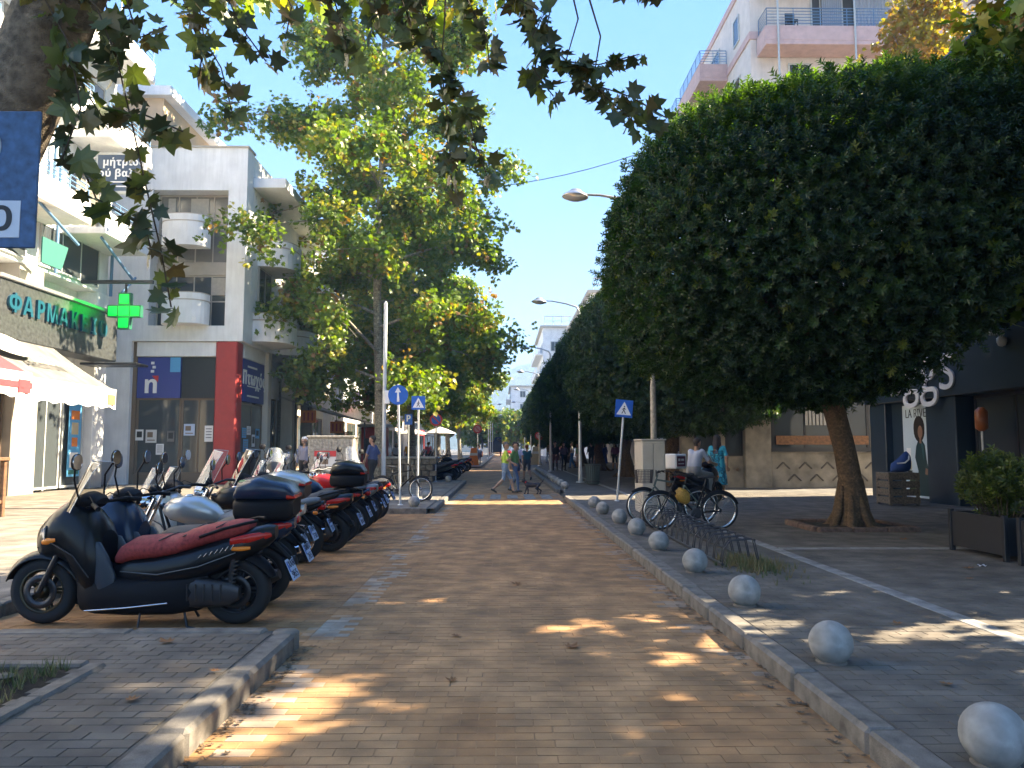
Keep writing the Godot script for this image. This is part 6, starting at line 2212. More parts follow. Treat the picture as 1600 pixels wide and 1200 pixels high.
func planters() -> void:
	var spray := ficus_spray()
	var k := 0
	for q in [[9.95, "dark planter box with a leafy shrub, farther of the two at right"], [8.55, "dark planter box with a leafy shrub, nearer and cut by the frame"]]:
		var t := thing("planter", q[1], "planter", "dark shrub planters", v3(6.42, 0.12, -q[0]))
		var s := S()
		for x in [-0.3, 0.3]:
			box(s, v3(x, 0.3, 0), v3(0.04, 0.46, 1.1), 0.006)
		for z in [-0.55, 0.55]:
			box(s, v3(0, 0.3, z), v3(0.56, 0.46, 0.04), 0.006)
		obj("box_panel", s, M.dark_metal, t)
		s = S()
		for x in [-0.31, 0.31]:
			for z in [-0.56, 0.56]:
				box(s, v3(x, 0.28, z), v3(0.06, 0.56, 0.06), 0.006)
		obj("corner_post", s, M.dark, t)
		s = S()
		box(s, v3(0, 0.45, 0), v3(0.54, 0.04, 1.04))
		obj("soil", s, M.soil, t)
		s = S()
		for i in 26:
			var a := i * 2.4
			tube(s, [v3(cos(a) * 0.12, 0.46, sin(a) * 0.3), v3(cos(a) * 0.24, 0.75, sin(a) * 0.45), v3(cos(a) * 0.3, rr(0.95, 1.2), sin(a) * 0.5)], [0.008, 0.006, 0.003], 4)
		obj("stems", s, M.twig, t)
		leaf_mass(t, "foliage", 420, v3(0, 0.85 + 0.12 * k, 0), v3(0.42, 0.38, 0.62), spray, 0.75, Vector3(0.05, 0.08, 0.02), Vector3(0.17, 0.19, 0.045))
		k += 1
	# pallet box
	var t := thing("pallet_planter", "grey wooden pallet box against the navy pillar", "crate", "", v3(9.62, 0.12, -18.75))
	for i in 4:
		var s := S()
		box(s, v3(0, 0.13 + i * 0.19, 0.33), v3(0.74, 0.155, 0.022), 0.004)
		obj("plank", s, M.pallet, t)
		s = S()
		box(s, v3(-0.36, 0.13 + i * 0.19, 0), v3(0.022, 0.155, 0.62), 0.004)
		obj("plank", s, M.pallet, t)
	var s := S()
	for x in [-0.33, 0, 0.33]:
		for z in [-0.3, 0.29]:
			box(s, v3(x, 0.4, z), v3(0.07, 0.78, 0.05), 0.004)
	box(s, v3(0, 0.775, 0), v3(0.7, 0.03, 0.6), 0.004)
	obj("frame", s, M.pallet, t)
	var b := thing("bundle", "dark blue cloth bundle with a white strap lying on the pallet box", "bag", "", v3(9.72, 0.925, -18.75))
	s = S()
	hull(s, [[-0.24, 0.0, 0.1, 0.06], [-0.18, -0.01, 0.22, 0.15], [0.0, -0.01, 0.36, 0.2], [0.14, -0.01, 0.5, 0.15], [0.22, 0.05, 0.42, 0.08]], 12, 2.2)
	obj("cloth", s, mk(lin(0.02, 0.05, 0.16), 0.9), b)
	s = S()
	tube(s, [v3(-0.15, 0.2, 0.12), v3(0.0, 0.22, 0.21), v3(0.12, 0.3, 0.17), v3(0.16, 0.42, 0.08)], 0.02, 6)
	obj("strap", s, M.canvas_white, b)
	# stone planter on the left
	t = thing("stone_planter", "low planter wall of stone blocks with a pale coping slab", "planter", "", v3(-3.85, 0.12, -32.0))
	for row in 4:
		for i in 7:
			var w := 0.3
			var x := -1.05 + (i + (0.5 if row % 2 else 0.0)) * w
			if x > 0.95:
				continue
			s = S()
			box(s, v3(x + w / 2, 0.12 + row * 0.235, 0.6), v3(w - 0.02 + rr(-0.012, 0.012), 0.215, 0.2 + rr(0, 0.03)), 0.018)
			obj("stone", s, M.stone, t)
	s = S()
	box(s, v3(0, 0.47, 0), v3(2.0, 0.93, 1.1), 0.0)
	obj("core", s, M.pave_mortar, t)
	s = S()
	box(s, v3(0, 0.99, 0), v3(2.3, 0.09, 1.45), 0.015)
	obj("coping", s, M.marble, t)


func cabinets() -> void:
	M.cabinet = mk(lin(0.50, 0.46, 0.38), 0.7, 0, T.stain, 0.9)
	var t := thing("utility_cabinet", "white ribbed utility cabinet with torn posters behind the motorcycles", "utility cabinet", "", v3(-4.9, 0.12, -22.4))
	var s := S()
	box(s, v3(0, 0.86, 0), v3(1.3, 1.62, 0.6), 0.02)
	obj("body", s, M.cabinet, t)
	s = S()
	box(s, v3(0, 0.05, 0), v3(1.34, 0.1, 0.64), 0.01)
	obj("plinth", s, M.kerb, t)
	s = S()
	box(s, v3(0, 1.70, 0.0), v3(1.38, 0.07, 0.7), 0.02)
	obj("lid", s, M.cabinet, t)
	for i in 15:
		s = S()
		box(s, v3(-0.6 + i * 0.086, 0.9, 0.308), v3(0.03, 1.4, 0.016), 0.004)
		obj("rib", s, M.cabinet, t)
	for q in [[-0.15, 1.22, 0.62, 0.16, M.sign_red], [-0.15, 0.95, 0.62, 0.36, M.canvas_white], [0.1, 0.62, 0.4, 0.2, M.sign_red]]:
		notice(t, v3(q[0], q[1], 0.322) + t.position, q[2], q[3], Vector3.BACK, q[4], 1)
	t = thing("utility_cabinet", "tall taupe utility cabinet behind the parked bicycles", "utility cabinet", "", v3(3.17, 0.12, -16.6))
	s = S()
	box(s, v3(0, 0.775, 0), v3(0.5, 1.53, 0.9), 0.02)
	obj("body", s, M.taupe, t)
	for x in [-0.12, 0.12]:
		s = S()
		box(s, v3(x, 0.8, 0.456), v3(0.225, 1.36, 0.014), 0.004)
		var dr := obj("door", s, M.taupe, t)
		s = S()
		box(s, v3(x * 0.35, 0.85, 0.47), v3(0.025, 0.14, 0.02), 0.004)
		obj("handle", s, M.dark_metal, dr)
	s = S()
	box(s, v3(0, 1.555, 0), v3(0.54, 0.03, 0.95), 0.008)
	obj("lid", s, M.taupe, t)
	for i in 4:
		s = S()
		box(s, v3(-0.12, 0.25 + i * 0.05, 0.466), v3(0.15, 0.018, 0.012), 0.003)
		obj("louvre", s, M.grey_paint, t)


func barriers() -> void:
	var k := 0
	for q in [[-2.3, 62.0, "orange and yellow road barrier at the left kerb far down"], [2.75, 64.0, "yellow road barrier beside the round red sign on the right"]]:
		var t := thing("road_barrier", q[2], "barrier", "yellow road barriers", v3(q[0], 0.0 if k == 0 else 0.12, -q[1]))
		var s := S()
		plate_shape(s, PackedVector2Array([v2(-0.55, 0.0), v2(0.55, 0.0), v2(0.4, 0.2), v2(0.22, 1.5), v2(-0.22, 1.5), v2(-0.4, 0.2)]), -0.2, 0.2)
		obj("body", s, M.orange if k == 0 else M.gold, t)
		s = S()
		box(s, v3(0, 1.0, 0.21), v3(0.6, 0.2, 0.02), 0.004)
		obj("band", s, M.canvas_white, t)
		k += 1


# ------------------------------------------------------------------ things in front of the shops
func shop_front_things() -> void:
	# pharmacy sign
	var t := thing("pharmacy_sign", "dark sign board with raised cyan letters over the pharmacy", "sign", "", v3(-13.75, 4.45, -23.4))
	var s := S()
	box(s, v3(0, 0.8, 0), v3(0.86, 1.6, 6.3), 0.03)
	obj("board", s, mk(lin(0.07, 0.075, 0.075), 0.35, 0, T.stain, 0.7), t)
	s = S()
	box(s, v3(0.02, 1.64, 0), v3(0.98, 0.12, 6.4), 0.02)
	obj("top_trim", s, M.metal, t)
	var word := "ΦΑΡΜΑΚΕΙΟ"
	for i in word.length():
		words("letter", word[i], 0.74, M.cyan, t, facing(v3(0.47, 0.98, 2.55 - i * 0.58), Vector3.RIGHT), 0.07, bold)
	s = S()
	box(s, v3(0.5, -0.12, -2.9), v3(1.9, 0.08, 0.9), 0.02)
	obj("canopy", s, M.dark_metal, t)
	# green cross
	t = thing("pharmacy_cross", "bright green lit pharmacy cross on a dark bracket", "sign", "", v3(-12.62, 6.05, -25.6))
	s = S()
	var c := PackedVector2Array([v2(-0.2, -0.6), v2(0.2, -0.6), v2(0.2, -0.2), v2(0.55, -0.2), v2(0.55, 0.2), v2(0.2, 0.2), v2(0.2, 0.62), v2(-0.2, 0.62), v2(-0.2, 0.2), v2(-0.55, 0.2), v2(-0.55, -0.2), v2(-0.2, -0.2)])
	plate_shape(s, c, -0.1, 0.1)
	obj("case", s, mk(lin(0.02, 0.12, 0.07), 0.4), t)
	var glow := mk(lin(0.0, 0.35, 0.03), 0.4)
	glow.emission_enabled = true
	glow.emission = lin(0.0, 0.9, 0.06)
	glow.emission_energy_multiplier = 0.22
	for z in [-1, 1]:
		s = S()
		for q in [[0, 0.41, 0.3, 0.3], [0, -0.4, 0.3, 0.3], [0.37, 0, 0.28, 0.3], [-0.37, 0, 0.28, 0.3], [0, 0, 0.34, 0.3]]:
			box(s, v3(q[0], q[1], z * 0.106), v3(q[2], q[3], 0.012), 0.003)
		obj("light_panel", s, glow, t)
	s = S()
	box(s, v3(-0.3, 1.0, 0), v3(2.4, 0.12, 0.1), 0.01)
	box(s, v3(0, 0.8, 0), v3(0.06, 0.4, 0.06))
	obj("bracket", s, M.dark_metal, t)
	var gl := OmniLight3D.new()
	gl.name = "cross_light"
	gl.light_color = Color(0.1, 1.0, 0.25)
	gl.light_energy = 0.12
	gl.light_size = 0.4
	gl.omni_range = 30.0
	gl.omni_attenuation = 2.0
	gl.shadow_enabled = true
	gl.position = v3(0, 0, 0.45)
	t.add_child(gl, true)
	# practice sign
	t = thing("hanging_sign", "dark blue hanging sign with white Greek lettering under the leaves", "sign", "", v3(-12.7, 9.95, -25.1))
	s = S()
	box(s, v3(0, 0.65, 0), v3(1.5, 1.25, 0.16), 0.01)
	obj("panel", s, mk(lin(0.045, 0.075, 0.13), 0.4), t)
	s = S()
	for x in [-0.77, 0.77]:
		box(s, v3(x, 0.65, 0), v3(0.07, 1.36, 0.2), 0.01)
	for y in [0.0, 1.3]:
		box(s, v3(0, y, 0), v3(1.47, 0.07, 0.2), 0.01)
	obj("frame", s, M.white_metal, t)
	words("lettering", "μήτριος", 0.36, M.sign_white, t, Transform3D(Basis.IDENTITY, v3(0.1, 1.02, 0.088)), 0.012, bold)
	words("lettering", "ού βαλης", 0.36, M.sign_white, t, Transform3D(Basis.IDENTITY, v3(0.08, 0.64, 0.088)), 0.012, bold)
	for i in 2:
		s = S()
		box(s, v3(0.15, 0.34 - i * 0.15, 0.085), v3(0.9, 0.04, 0.01))
		obj("small_print", s, M.sign_white, t)
	s = S()
	tube(s, [v3(-1.6, 1.2, 0), v3(-0.7, 1.2, 0)], 0.03, 8)
	obj("bracket", s, M.metal, t)
	# awnings
	awning("grey sloping awning with a cream oval emblem and white valance", 18.2, 22.9, M.canvas_grey, M.canvas_white, true)
	awning("red and white awning at the left edge before the grey one", 13.6, 17.9, M.canvas_red, M.canvas_white, false)
	t = thing("awning", "long brown grey awning over tables beyond the white corner building", "awning", "", v3(-8.4, 0.1, -40))
	s = S()
	sheet(s, func(u, v): return v3(-2.3 + 4.2 * u, 3.9 - 1.25 * u - 0.12 * sin(PI * u), 3.4 - 7.0 * v), 8, 6)
	sheet(s, func(u, v): return v3(-2.3 + 4.2 * u, 3.86 - 1.25 * u - 0.12 * sin(PI * u), -3.6 + 7.0 * v), 8, 6)
	obj("canvas", s, mk(lin(0.30, 0.25, 0.19), 0.9, 0, T.fine, 2.0), t)
	for z in [3.3, -0.1, -3.5]:
		s = S()
		tube(s, [v3(1.85, 2.62, z), v3(1.85, 0.0, z)], 0.04, 8)
		obj("post", s, M.dark_metal, t)
	# red shop front and parasols farther on
	t = thing("kiosk", "red painted kiosk behind the pale plane trunk", "kiosk", "", v3(-7.0, 0.12, -42.5))
	s = S()
	box(s, v3(0, 1.25, 0), v3(1.3, 2.5, 1.3), 0.03)
	obj("body", s, M.red_paint, t)
	s = S()
	box(s, v3(0, 2.6, 0), v3(1.7, 0.16, 1.7), 0.03)
	obj("roof", s, M.canvas_white, t)
	s = S()
	box(s, v3(0, 1.5, 0.66), v3(0.9, 0.8, 0.03), 0.01)
	obj("hatch", s, M.dark, t)
	for q in [[-9.6, 2.75, 38.2, 0.75], [-8.9, 2.3, 41.5, 0.7]]:
		t = thing("shop_sign", "orange hanging shop sign, %s" % ["higher and nearer of the two", "lower and farther of the two"][0 if q[2] < 40 else 1], "sign", "orange shop signs", v3(q[0], q[1], -q[2]))
		s = S()
		box(s, v3(0, 0.3, 0), v3(q[3], 0.62, 0.08), 0.01)
		obj("panel", s, M.orange, t)
		s = S()
		for i in 3:
			box(s, v3(-0.2 + 0.2 * i, 0.3, 0.045), v3(0.07, 0.4, 0.01))
		obj("print", s, M.red_paint, t)
		s = S()
		tube(s, [v3(0, 0.6, 0), v3(-0.1, 1.5, 0)], 0.02, 6)
		obj("bracket", s, M.dark_metal, t)
	t = thing("awning", "red shop awning far down on the left past the plane trees", "awning", "", v3(-7.6, 0.1, -60))
	s = S()
	sheet(s, func(u, v): return v3(-3.5 + 4.6 * u, 3.7 - 0.9 * u, 4.0 - 8.0 * v), 4, 4)
	sheet(s, func(u, v): return v3(-3.5 + 4.6 * u, 3.64 - 0.9 * u, -4.0 + 8.0 * v), 4, 4)
	obj("canvas", s, M.canvas_red, t)
	s = S()
	bx(s, 1.08, 1.12, 2.4, 2.82, -4.0, 4.0)
	obj("valance", s, M.canvas_red, t)
	for z in [3.9, -3.9]:
		s = S()
		tube(s, [v3(1.1, 2.8, z), v3(1.1, 0, z)], 0.04, 8)
		obj("post", s, M.red_paint, t)
	for q in [[-4.2, 52.0, "white parasol over tables beside the red awning"], [-6.4, 54.5, "white parasol behind the stone planter, farther from the road"]]:
		t = thing("parasol", q[2], "parasol", "white parasols", v3(q[0], 0.12, -q[1]))
		s = S()
		lathe(s, [Vector2(1.05, 2.35), Vector2(1.04, 2.39), Vector2(0.55, 2.62), Vector2(0.0, 2.8)], 8, Transform3D.IDENTITY, FLAT, false)
		obj("canopy", s, M.canvas_white, t)
		s = S()
		tube(s, [v3(0, 0, 0), v3(0, 2.85, 0)], 0.03, 8)
		obj("pole", s, M.metal, t)
	# wooden table, pharmacy posters
	t = thing("high_table", "reddish brown wooden high table at the left edge", "table", "", v3(-10.75, 0.12, -15.5))
	s = S()
	box(s, v3(0, 1.16, 0), v3(1.5, 0.07, 0.7), 0.01)
	obj("tabletop", s, M.wood, t)
	for x in [-0.66, 0.66]:
		for z in [-0.28, 0.28]:
			s = S()
			box(s, v3(x, 0.56, z), v3(0.09, 1.12, 0.09), 0.008)
			obj("leg", s, M.wood, t)
	s = S()
	box(s, v3(0, 0.3, 0.28), v3(1.23, 0.07, 0.05), 0.006)
	box(s, v3(0.66, 0.3, 0), v3(0.05, 0.07, 0.47), 0.006)
	obj("stretcher", s, M.wood, t)
	t = thing("poster", "tall colourful advertising strip beside the pharmacy door", "poster", "", v3(-14.36, 0.5, -26.05))
	s = S()
	box(s, v3(0, 1.3, 0), v3(0.02, 2.5, 0.75), 0.003)
	obj("sheet", s, M.light_blue, t)
	for q in [[2.1, 0.5, 0.3, M.orange], [1.65, 0.4, 0.4, M.gold], [1.2, 0.34, 0.3, M.orange], [0.6, 0.5, 0.5, M.sign_white], [0.2, 0.6, 0.14, M.teal]]:
		s = S()
		box(s, v3(0.012, q[0], 0), v3(0.004, q[2], q[1]))
		obj("print", s, q[3], t)
	t = thing("poster", "reddish printed panel in the window left of the grey pillar", "poster", "", v3(-14.36, 0.9, -21.4))
	s = S()
	box(s, v3(0, 0.9, 0), v3(0.02, 1.7, 1.1), 0.003)
	obj("sheet", s, mk(lin(0.28, 0.11, 0.08), 0.6), t)
	s = S()
	box(s, v3(0.012, 1.0, 0), v3(0.004, 0.9, 0.7))
	obj("print", s, mk(lin(0.42, 0.25, 0.2), 0.6), t)
	# perfume poster on the dark shop
	t = thing("poster", "tall pale poster of a dark haired figure in a dark teal coat", "poster", "", v3(11.03, 0.2, -20.4))
	s = S()
	box(s, v3(0, 1.22, 0), v3(0.03, 2.46, 1.3), 0.004)
	obj("sheet", s, mk(lin(0.50, 0.58, 0.62), 0.5), t)
	words("lettering", "LA RIVE", 0.31, M.sign_black, t, facing(v3(-0.018, 2.22, 0.02), Vector3.LEFT), 0.004, sans)
	poster_print(t)
	# outdoor heater, camera
	t = thing("patio_heater", "thin post heater inside the dark shop entrance, its orange glow painted as amber", "patio heater", "", v3(10.6, 0.12, -16.9))
	s = S()
	tube(s, [v3(0, 0, 0), v3(0, 1.75, 0)], 0.025, 8)
	lathe(s, [Vector2(0.22, 0), Vector2(0.2, 0.05), Vector2(0.04, 0.08)], 16)
	obj("post", s, M.metal, t)
	s = S()
	lathe(s, [Vector2(0.05, 1.75), Vector2(0.13, 1.82), Vector2(0.13, 2.2), Vector2(0.05, 2.28)], 16)
	obj("cover", s, mk(lin(0.32, 0.10, 0.03), 0.3), t)  # orange glow of the heater put into the surface colour
	t = thing("security_camera", "white security camera hanging from a bracket at the right edge", "camera", "", v3(10.62, 3.78, -16.1))
	s = S()
	box(s, v3(0.05, 0.28, 0), v3(0.5, 0.05, 0.09), 0.01)
	box(s, v3(0.26, 0.15, 0), v3(0.05, 0.28, 0.09), 0.01)
	obj("bracket", s, M.blue_metal, t)
	s = S()
	lathe(s, [Vector2(0.0, -0.14), Vector2(0.07, -0.11), Vector2(0.1, -0.03), Vector2(0.1, 0.05), Vector2(0.04, 0.1)], 16)
	obj("dome", s, M.white_paint, t)
	s = S()
	box(s, v3(-0.12, 0.16, 0.02), v3(0.3, 0.1, 0.12), 0.02)
	obj("housing", s, M.white_paint, t)


func poster_print(t: Node3D) -> void:
	# flat printed shapes, in z (across) and y
	var q := func(called: String, pts: Array, m: Material, k: float):
		var s := S()
		var p := PackedVector2Array()
		for v in pts:
			p.append(v2(v[0], v[1]))
		plate_shape(s, p, 0.016 + 0.001 * k, 0.0165 + 0.001 * k, Transform3D(Basis(v3(0, 0, 1), v3(0, 1, 0), v3(-1, 0, 0)), Vector3.ZERO))
		obj(called, s, m, t)
	var hair := []
	var face := []
	for i in 20:
		var a := TAU * i / 20
		hair.append([0.17 + 0.27 * cos(a), 1.83 + 0.32 * sin(a) - (0.05 if sin(a) < 0 else 0.0)])
		face.append([0.22 + 0.115 * cos(a), 1.72 + 0.17 * sin(a)])
	q.call("coat", [[0.0, 0.05], [0.55, 0.05], [0.6, 0.55], [0.48, 1.0], [0.42, 1.38], [0.28, 1.52], [0.12, 1.52], [0.0, 1.35], [-0.08, 1.05], [-0.02, 0.9], [0.06, 0.7]], mk(lin(0.012, 0.04, 0.045), 0.5), 1)
	q.call("hair", hair, M.hair, 2)
	q.call("face", face, mk(lin(0.25, 0.14, 0.09), 0.5), 3)
	q.call("neck", [[0.17, 1.42], [0.27, 1.42], [0.26, 1.58], [0.18, 1.58]], mk(lin(0.22, 0.12, 0.08), 0.5), 2.5)
	q.call("lapel", [[0.22, 1.5], [0.36, 1.36], [0.34, 0.95], [0.28, 1.2]], mk(lin(0.03, 0.09, 0.10), 0.5), 2.2)
	q.call("hand", [[0.38, 0.62], [0.5, 0.6], [0.52, 0.75], [0.42, 0.78]], mk(lin(0.25, 0.14, 0.09), 0.5), 3)
	q.call("print_block", [[-0.5, 1.0], [-0.28, 1.0], [-0.28, 1.3], [-0.5, 1.3]], M.sign_white, 1)
	q.call("print_block", [[-0.5, 0.72], [-0.26, 0.72], [-0.26, 0.95], [-0.5, 0.95]], mk(lin(0.42, 0.36, 0.22), 0.5), 1)
	q.call("print_block", [[-0.46, 0.64], [-0.24, 0.64], [-0.24, 0.7], [-0.46, 0.7]], M.sign_black, 1)
	q.call("print_block", [[-0.42, 0.12], [-0.05, 0.1], [-0.02, 0.5], [-0.16, 0.62], [-0.42, 0.4]], mk(lin(0.03, 0.05, 0.02), 0.5), 1)


func awning(label: String, d0: float, d1: float, m: Material, vm: Material, emblem: bool) -> void:
	var dm := (d0 + d1) / 2
	var l := d1 - d0
	var t := thing("awning", label, "awning", "", v3(-14.1 if emblem else -13.55, 3.1, -dm))
	var f := func(u, v): return v3(2.6 * u, 1.85 * (1.0 - u) + 0.1 - 0.10 * sin(PI * u), l / 2 - l * v)
	var s := S()
	sheet(s, f, 8, 10)
	sheet(s, func(u, v): return f.call(u, 1.0 - v) - v3(0.004, 0.012, 0), 8, 10)
	obj("canvas", s, m, t)
	s = S()
	box(s, v3(2.62, 0.09, 0), v3(0.07, 0.08, l + 0.02), 0.015)
	obj("front_bar", s, M.white_metal, t)
	s = S()
	var n := 24
	sheet(s, func(u, v): return v3(2.65 + 0.02 * sin(v * 50.0), 0.06 - (0.5 + 0.03 * cos(v * TAU * 6)) * u, l / 2 - l * v), 1, n * 3)
	sheet(s, func(u, v): return v3(2.643 + 0.02 * sin((1.0 - v) * 50.0), 0.06 - (0.5 + 0.03 * cos((1.0 - v) * TAU * 6)) * u, -l / 2 + l * v), 1, n * 3)
	obj("valance", s, vm, t)
	for z in [-l * 0.36, l * 0.36]:
		s = S()
		tube(s, [v3(0.0, 1.0, z), v3(1.3, 0.75, z * 1.05), v3(2.6, 0.05, z)], 0.03, 8)
		obj("arm", s, M.white_metal, t)
	if emblem:
		s = S()
		var c := v3(1.35, 1.07, 0.9)
		var nrm := v3(1.85, 2.6, 0).normalized()
		var ax := v3(2.6, -1.85, 0).normalized()
		var up := nrm * 0.03
		s.set_smooth_group(FLAT)
		for i in 28:
			var a := TAU * i / 28
			var b := TAU * (i + 1) / 28
			tri(s, c + up, c + up + ax * 0.62 * cos(a) + v3(0, 0, -1.0 * sin(a)), c + up + ax * 0.62 * cos(b) + v3(0, 0, -1.0 * sin(b)))
		obj("emblem", s, mk(lin(0.62, 0.58, 0.48), 0.9), t)
		words("lettering", "ARESTON", 0.42, M.gold, t, Transform3D(Basis(v3(0, 0, -1), -ax, nrm), v3(1.95, 0.69, -0.2)), 0.008, bold)
	else:
		s = S()
		sheet(s, func(u, v): return v3(2.667 + 0.02 * sin(v * 50.0), -0.1 - 0.14 * u, l / 2 - l * v), 1, n * 3)
		obj("stripe", s, M.canvas_red, t)
	for z in [-1, 1]:
		s = S()
		box(s, v3(2.67, -0.2, z * (l / 2 - 0.3)), v3(0.012, 0.3, 0.42), 0.0)
		obj("print", s, mk(lin(0.42, 0.2, 0.1), 0.8, 0, T.stain, 4.0) if emblem else M.canvas_red, t)


func small_things() -> void:
	# fallen leaves
	var s := S()
	lobed_leaf(s, Transform3D(Basis(Vector3.RIGHT, -PI / 2).scaled(Vector3.ONE * 0.11), Vector3.ZERO), -0.5)
	var leaf := done(s)
	var spots := [[0.5, 5.9, 0.004, "curled brown leaf on the road between the sun streaks"], [-2.05, 4.35, 0.125, "dry tan leaf on the near left pavement"], [-2.35, 5.6, 0.125, "dry leaf by the corner of the left tree pit"], [-1.75, 4.9, 0.13, "small brown leaf near the left kerb edge"], [0.2, 8.6, 0.004, "small dark leaf in the middle of the road"], [-0.35, 6.3, 0.004, "dark leaf scrap left of the road centre"], [5.3, 8.9, 0.125, "dark leaf on the right pavement past the white line"], [4.9, 8.2, 0.125, "brown leaf on the right pavement below the planters"], [6.0, 11.6, 0.125, "dark leaf before the tree pit on the right"], [-0.3, 5.1, 0.004, "little leaf on the near road"], [3.1, 6.1, 0.125, "leaf on the right pavement before the white line"], [2.6, 4.6, 0.125, "leaf between the two nearest stone balls"]]
	for q in spots:
		var o := place("fallen_leaf", leaf, M.dry_leaf, self, Transform3D(Basis(Vector3.UP, R.randf() * TAU).scaled(Vector3.ONE * rr(0.6, 1.1)), v3(q[0], q[2] + 0.004, -q[1])))
		tag(o, q[3], "leaf", "fallen leaves on the paving")
	s = S()
	sheet(s, func(u, v): return v3((u - 0.5) * 0.09, 0.012 + 0.012 * sin(u * 9.0 + v * 5.0), (v - 0.5) * 0.06), 6, 4)
	var w := place("paper_scrap", done(s), M.sign_white, self, Transform3D(Basis.IDENTITY, v3(5.6, 0.125, -9.05)))
	tag(w, "crumpled white paper scrap on the right pavement", "litter")
	# weeds and grass
	s = S()
	s.set_smooth_group(FLAT)
	for i in 5:
		var a := i * 1.3
		var d := v3(cos(a), 0, sin(a))
		var sd := v3(-sin(a), 0, cos(a)) * 0.006
		tri(s, d * 0.01 - sd, d * 0.01 + sd, d * 0.06 + v3(0, 0.11, 0))
	var tuft := done(s)
	var xf: Array[Transform3D] = []
	var cols: PackedColorArray = []
	for i in 420:
		xf.append(Transform3D(Basis(Vector3.UP, R.randf() * TAU).scaled(Vector3.ONE * rr(0.4, 1.1)), v3(2.95 + gauss() * 0.16, 0.12, -9.15 + gauss() * 0.35)))
		cols.append(Color(0.06, 0.10, 0.03).lerp(Color(0.2, 0.13, 0.06), R.randf()))
	var g := scatter("weeds", tuft, M.grass, self, xf, cols)
	tag(g, "green and reddish weeds growing at the near end of the bike rack", "weeds")
	xf = []
	cols = PackedColorArray()
	for i in 900:
		xf.append(Transform3D(Basis(Vector3.UP, R.randf() * TAU).scaled(Vector3.ONE * rr(0.3, 0.9)), v3(rr(-4.8, -2.68), 0.13, -rr(3.2, 4.95))))
		cols.append(Color(0.06, 0.09, 0.03).lerp(Color(0.2, 0.17, 0.08), R.randf()))
	g = scatter("grass", tuft, M.grass, self, xf, cols)
	tag(g, "sparse grass and litter in the near left tree pit", "grass")
	# pebbles in the pit and leaf litter in the gutter
	s = S()
	lathe(s, [Vector2(0, -0.4), Vector2(0.8, -0.2), Vector2(1, 0.1), Vector2(0.6, 0.5), Vector2(0, 0.6)], 7, Transform3D.IDENTITY, FLAT)
	var peb := done(s)
	var st := [[-3.2, 4.78, 0.14, "largest flat stone in the left tree pit"], [-2.95, 4.72, 0.07, "small stone beside the largest one in the left tree pit"], [-3.45, 4.6, 0.08, "rounded stone left of the largest one in the pit"], [-2.8, 4.3, 0.05, "little stone near the pit border"]]
	for q in st:
		var o := place("stone", peb, M.stone, self, Transform3D(Basis(Vector3.UP, R.randf() * TAU).scaled(v3(q[2], q[2] * 0.5, q[2] * 0.8)), v3(q[0], 0.15, -q[1])))
		tag(o, q[3], "stone")
	xf = []
	cols = PackedColorArray()
	for i in 420:
		var d := rr(3.2, 22)
		xf.append(Transform3D(Basis(Vector3.UP, R.randf() * TAU).scaled(Vector3.ONE * rr(0.15, 0.5)), v3(1.735 + gauss() * 0.05, 0.006, -d)))
		cols.append(Color(0.16, 0.10, 0.05).lerp(Color(0.08, 0.06, 0.04), R.randf()))
	for i in 160:
		xf.append(Transform3D(Basis(Vector3.UP, R.randf() * TAU).scaled(Vector3.ONE * rr(0.15, 0.4)), v3(-1.47 + gauss() * 0.04, 0.006, -rr(3.2, 6.0))))
		cols.append(Color(0.16, 0.10, 0.05).lerp(Color(0.08, 0.06, 0.04), R.randf()))
	var lm := leafy(Color(1, 1, 1), Color(0.2, 0.15, 0.05), 0.8)
	g = scatter("leaf_litter", leaf, lm, self, xf, cols)
	tag(g, "crumbs of dry leaves lying in the gutters", "leaf litter")
	# overhead cable
	s = S()
	var pts := []
	for i in 17:
		var u := i / 16.0
		pts.append(v3(lerpf(-10.0, 11.3, u), lerpf(13.0, 20.2, u) - 1.6 * 4.0 * u * (1.0 - u), -lerpf(33.0, 44.0, u)))
	tube(s, pts, 0.02, 5)
	var cb := obj("cable", s, M.dark, self)
	tag(cb, "thin dark cable strung across the street to the pink block", "cable")


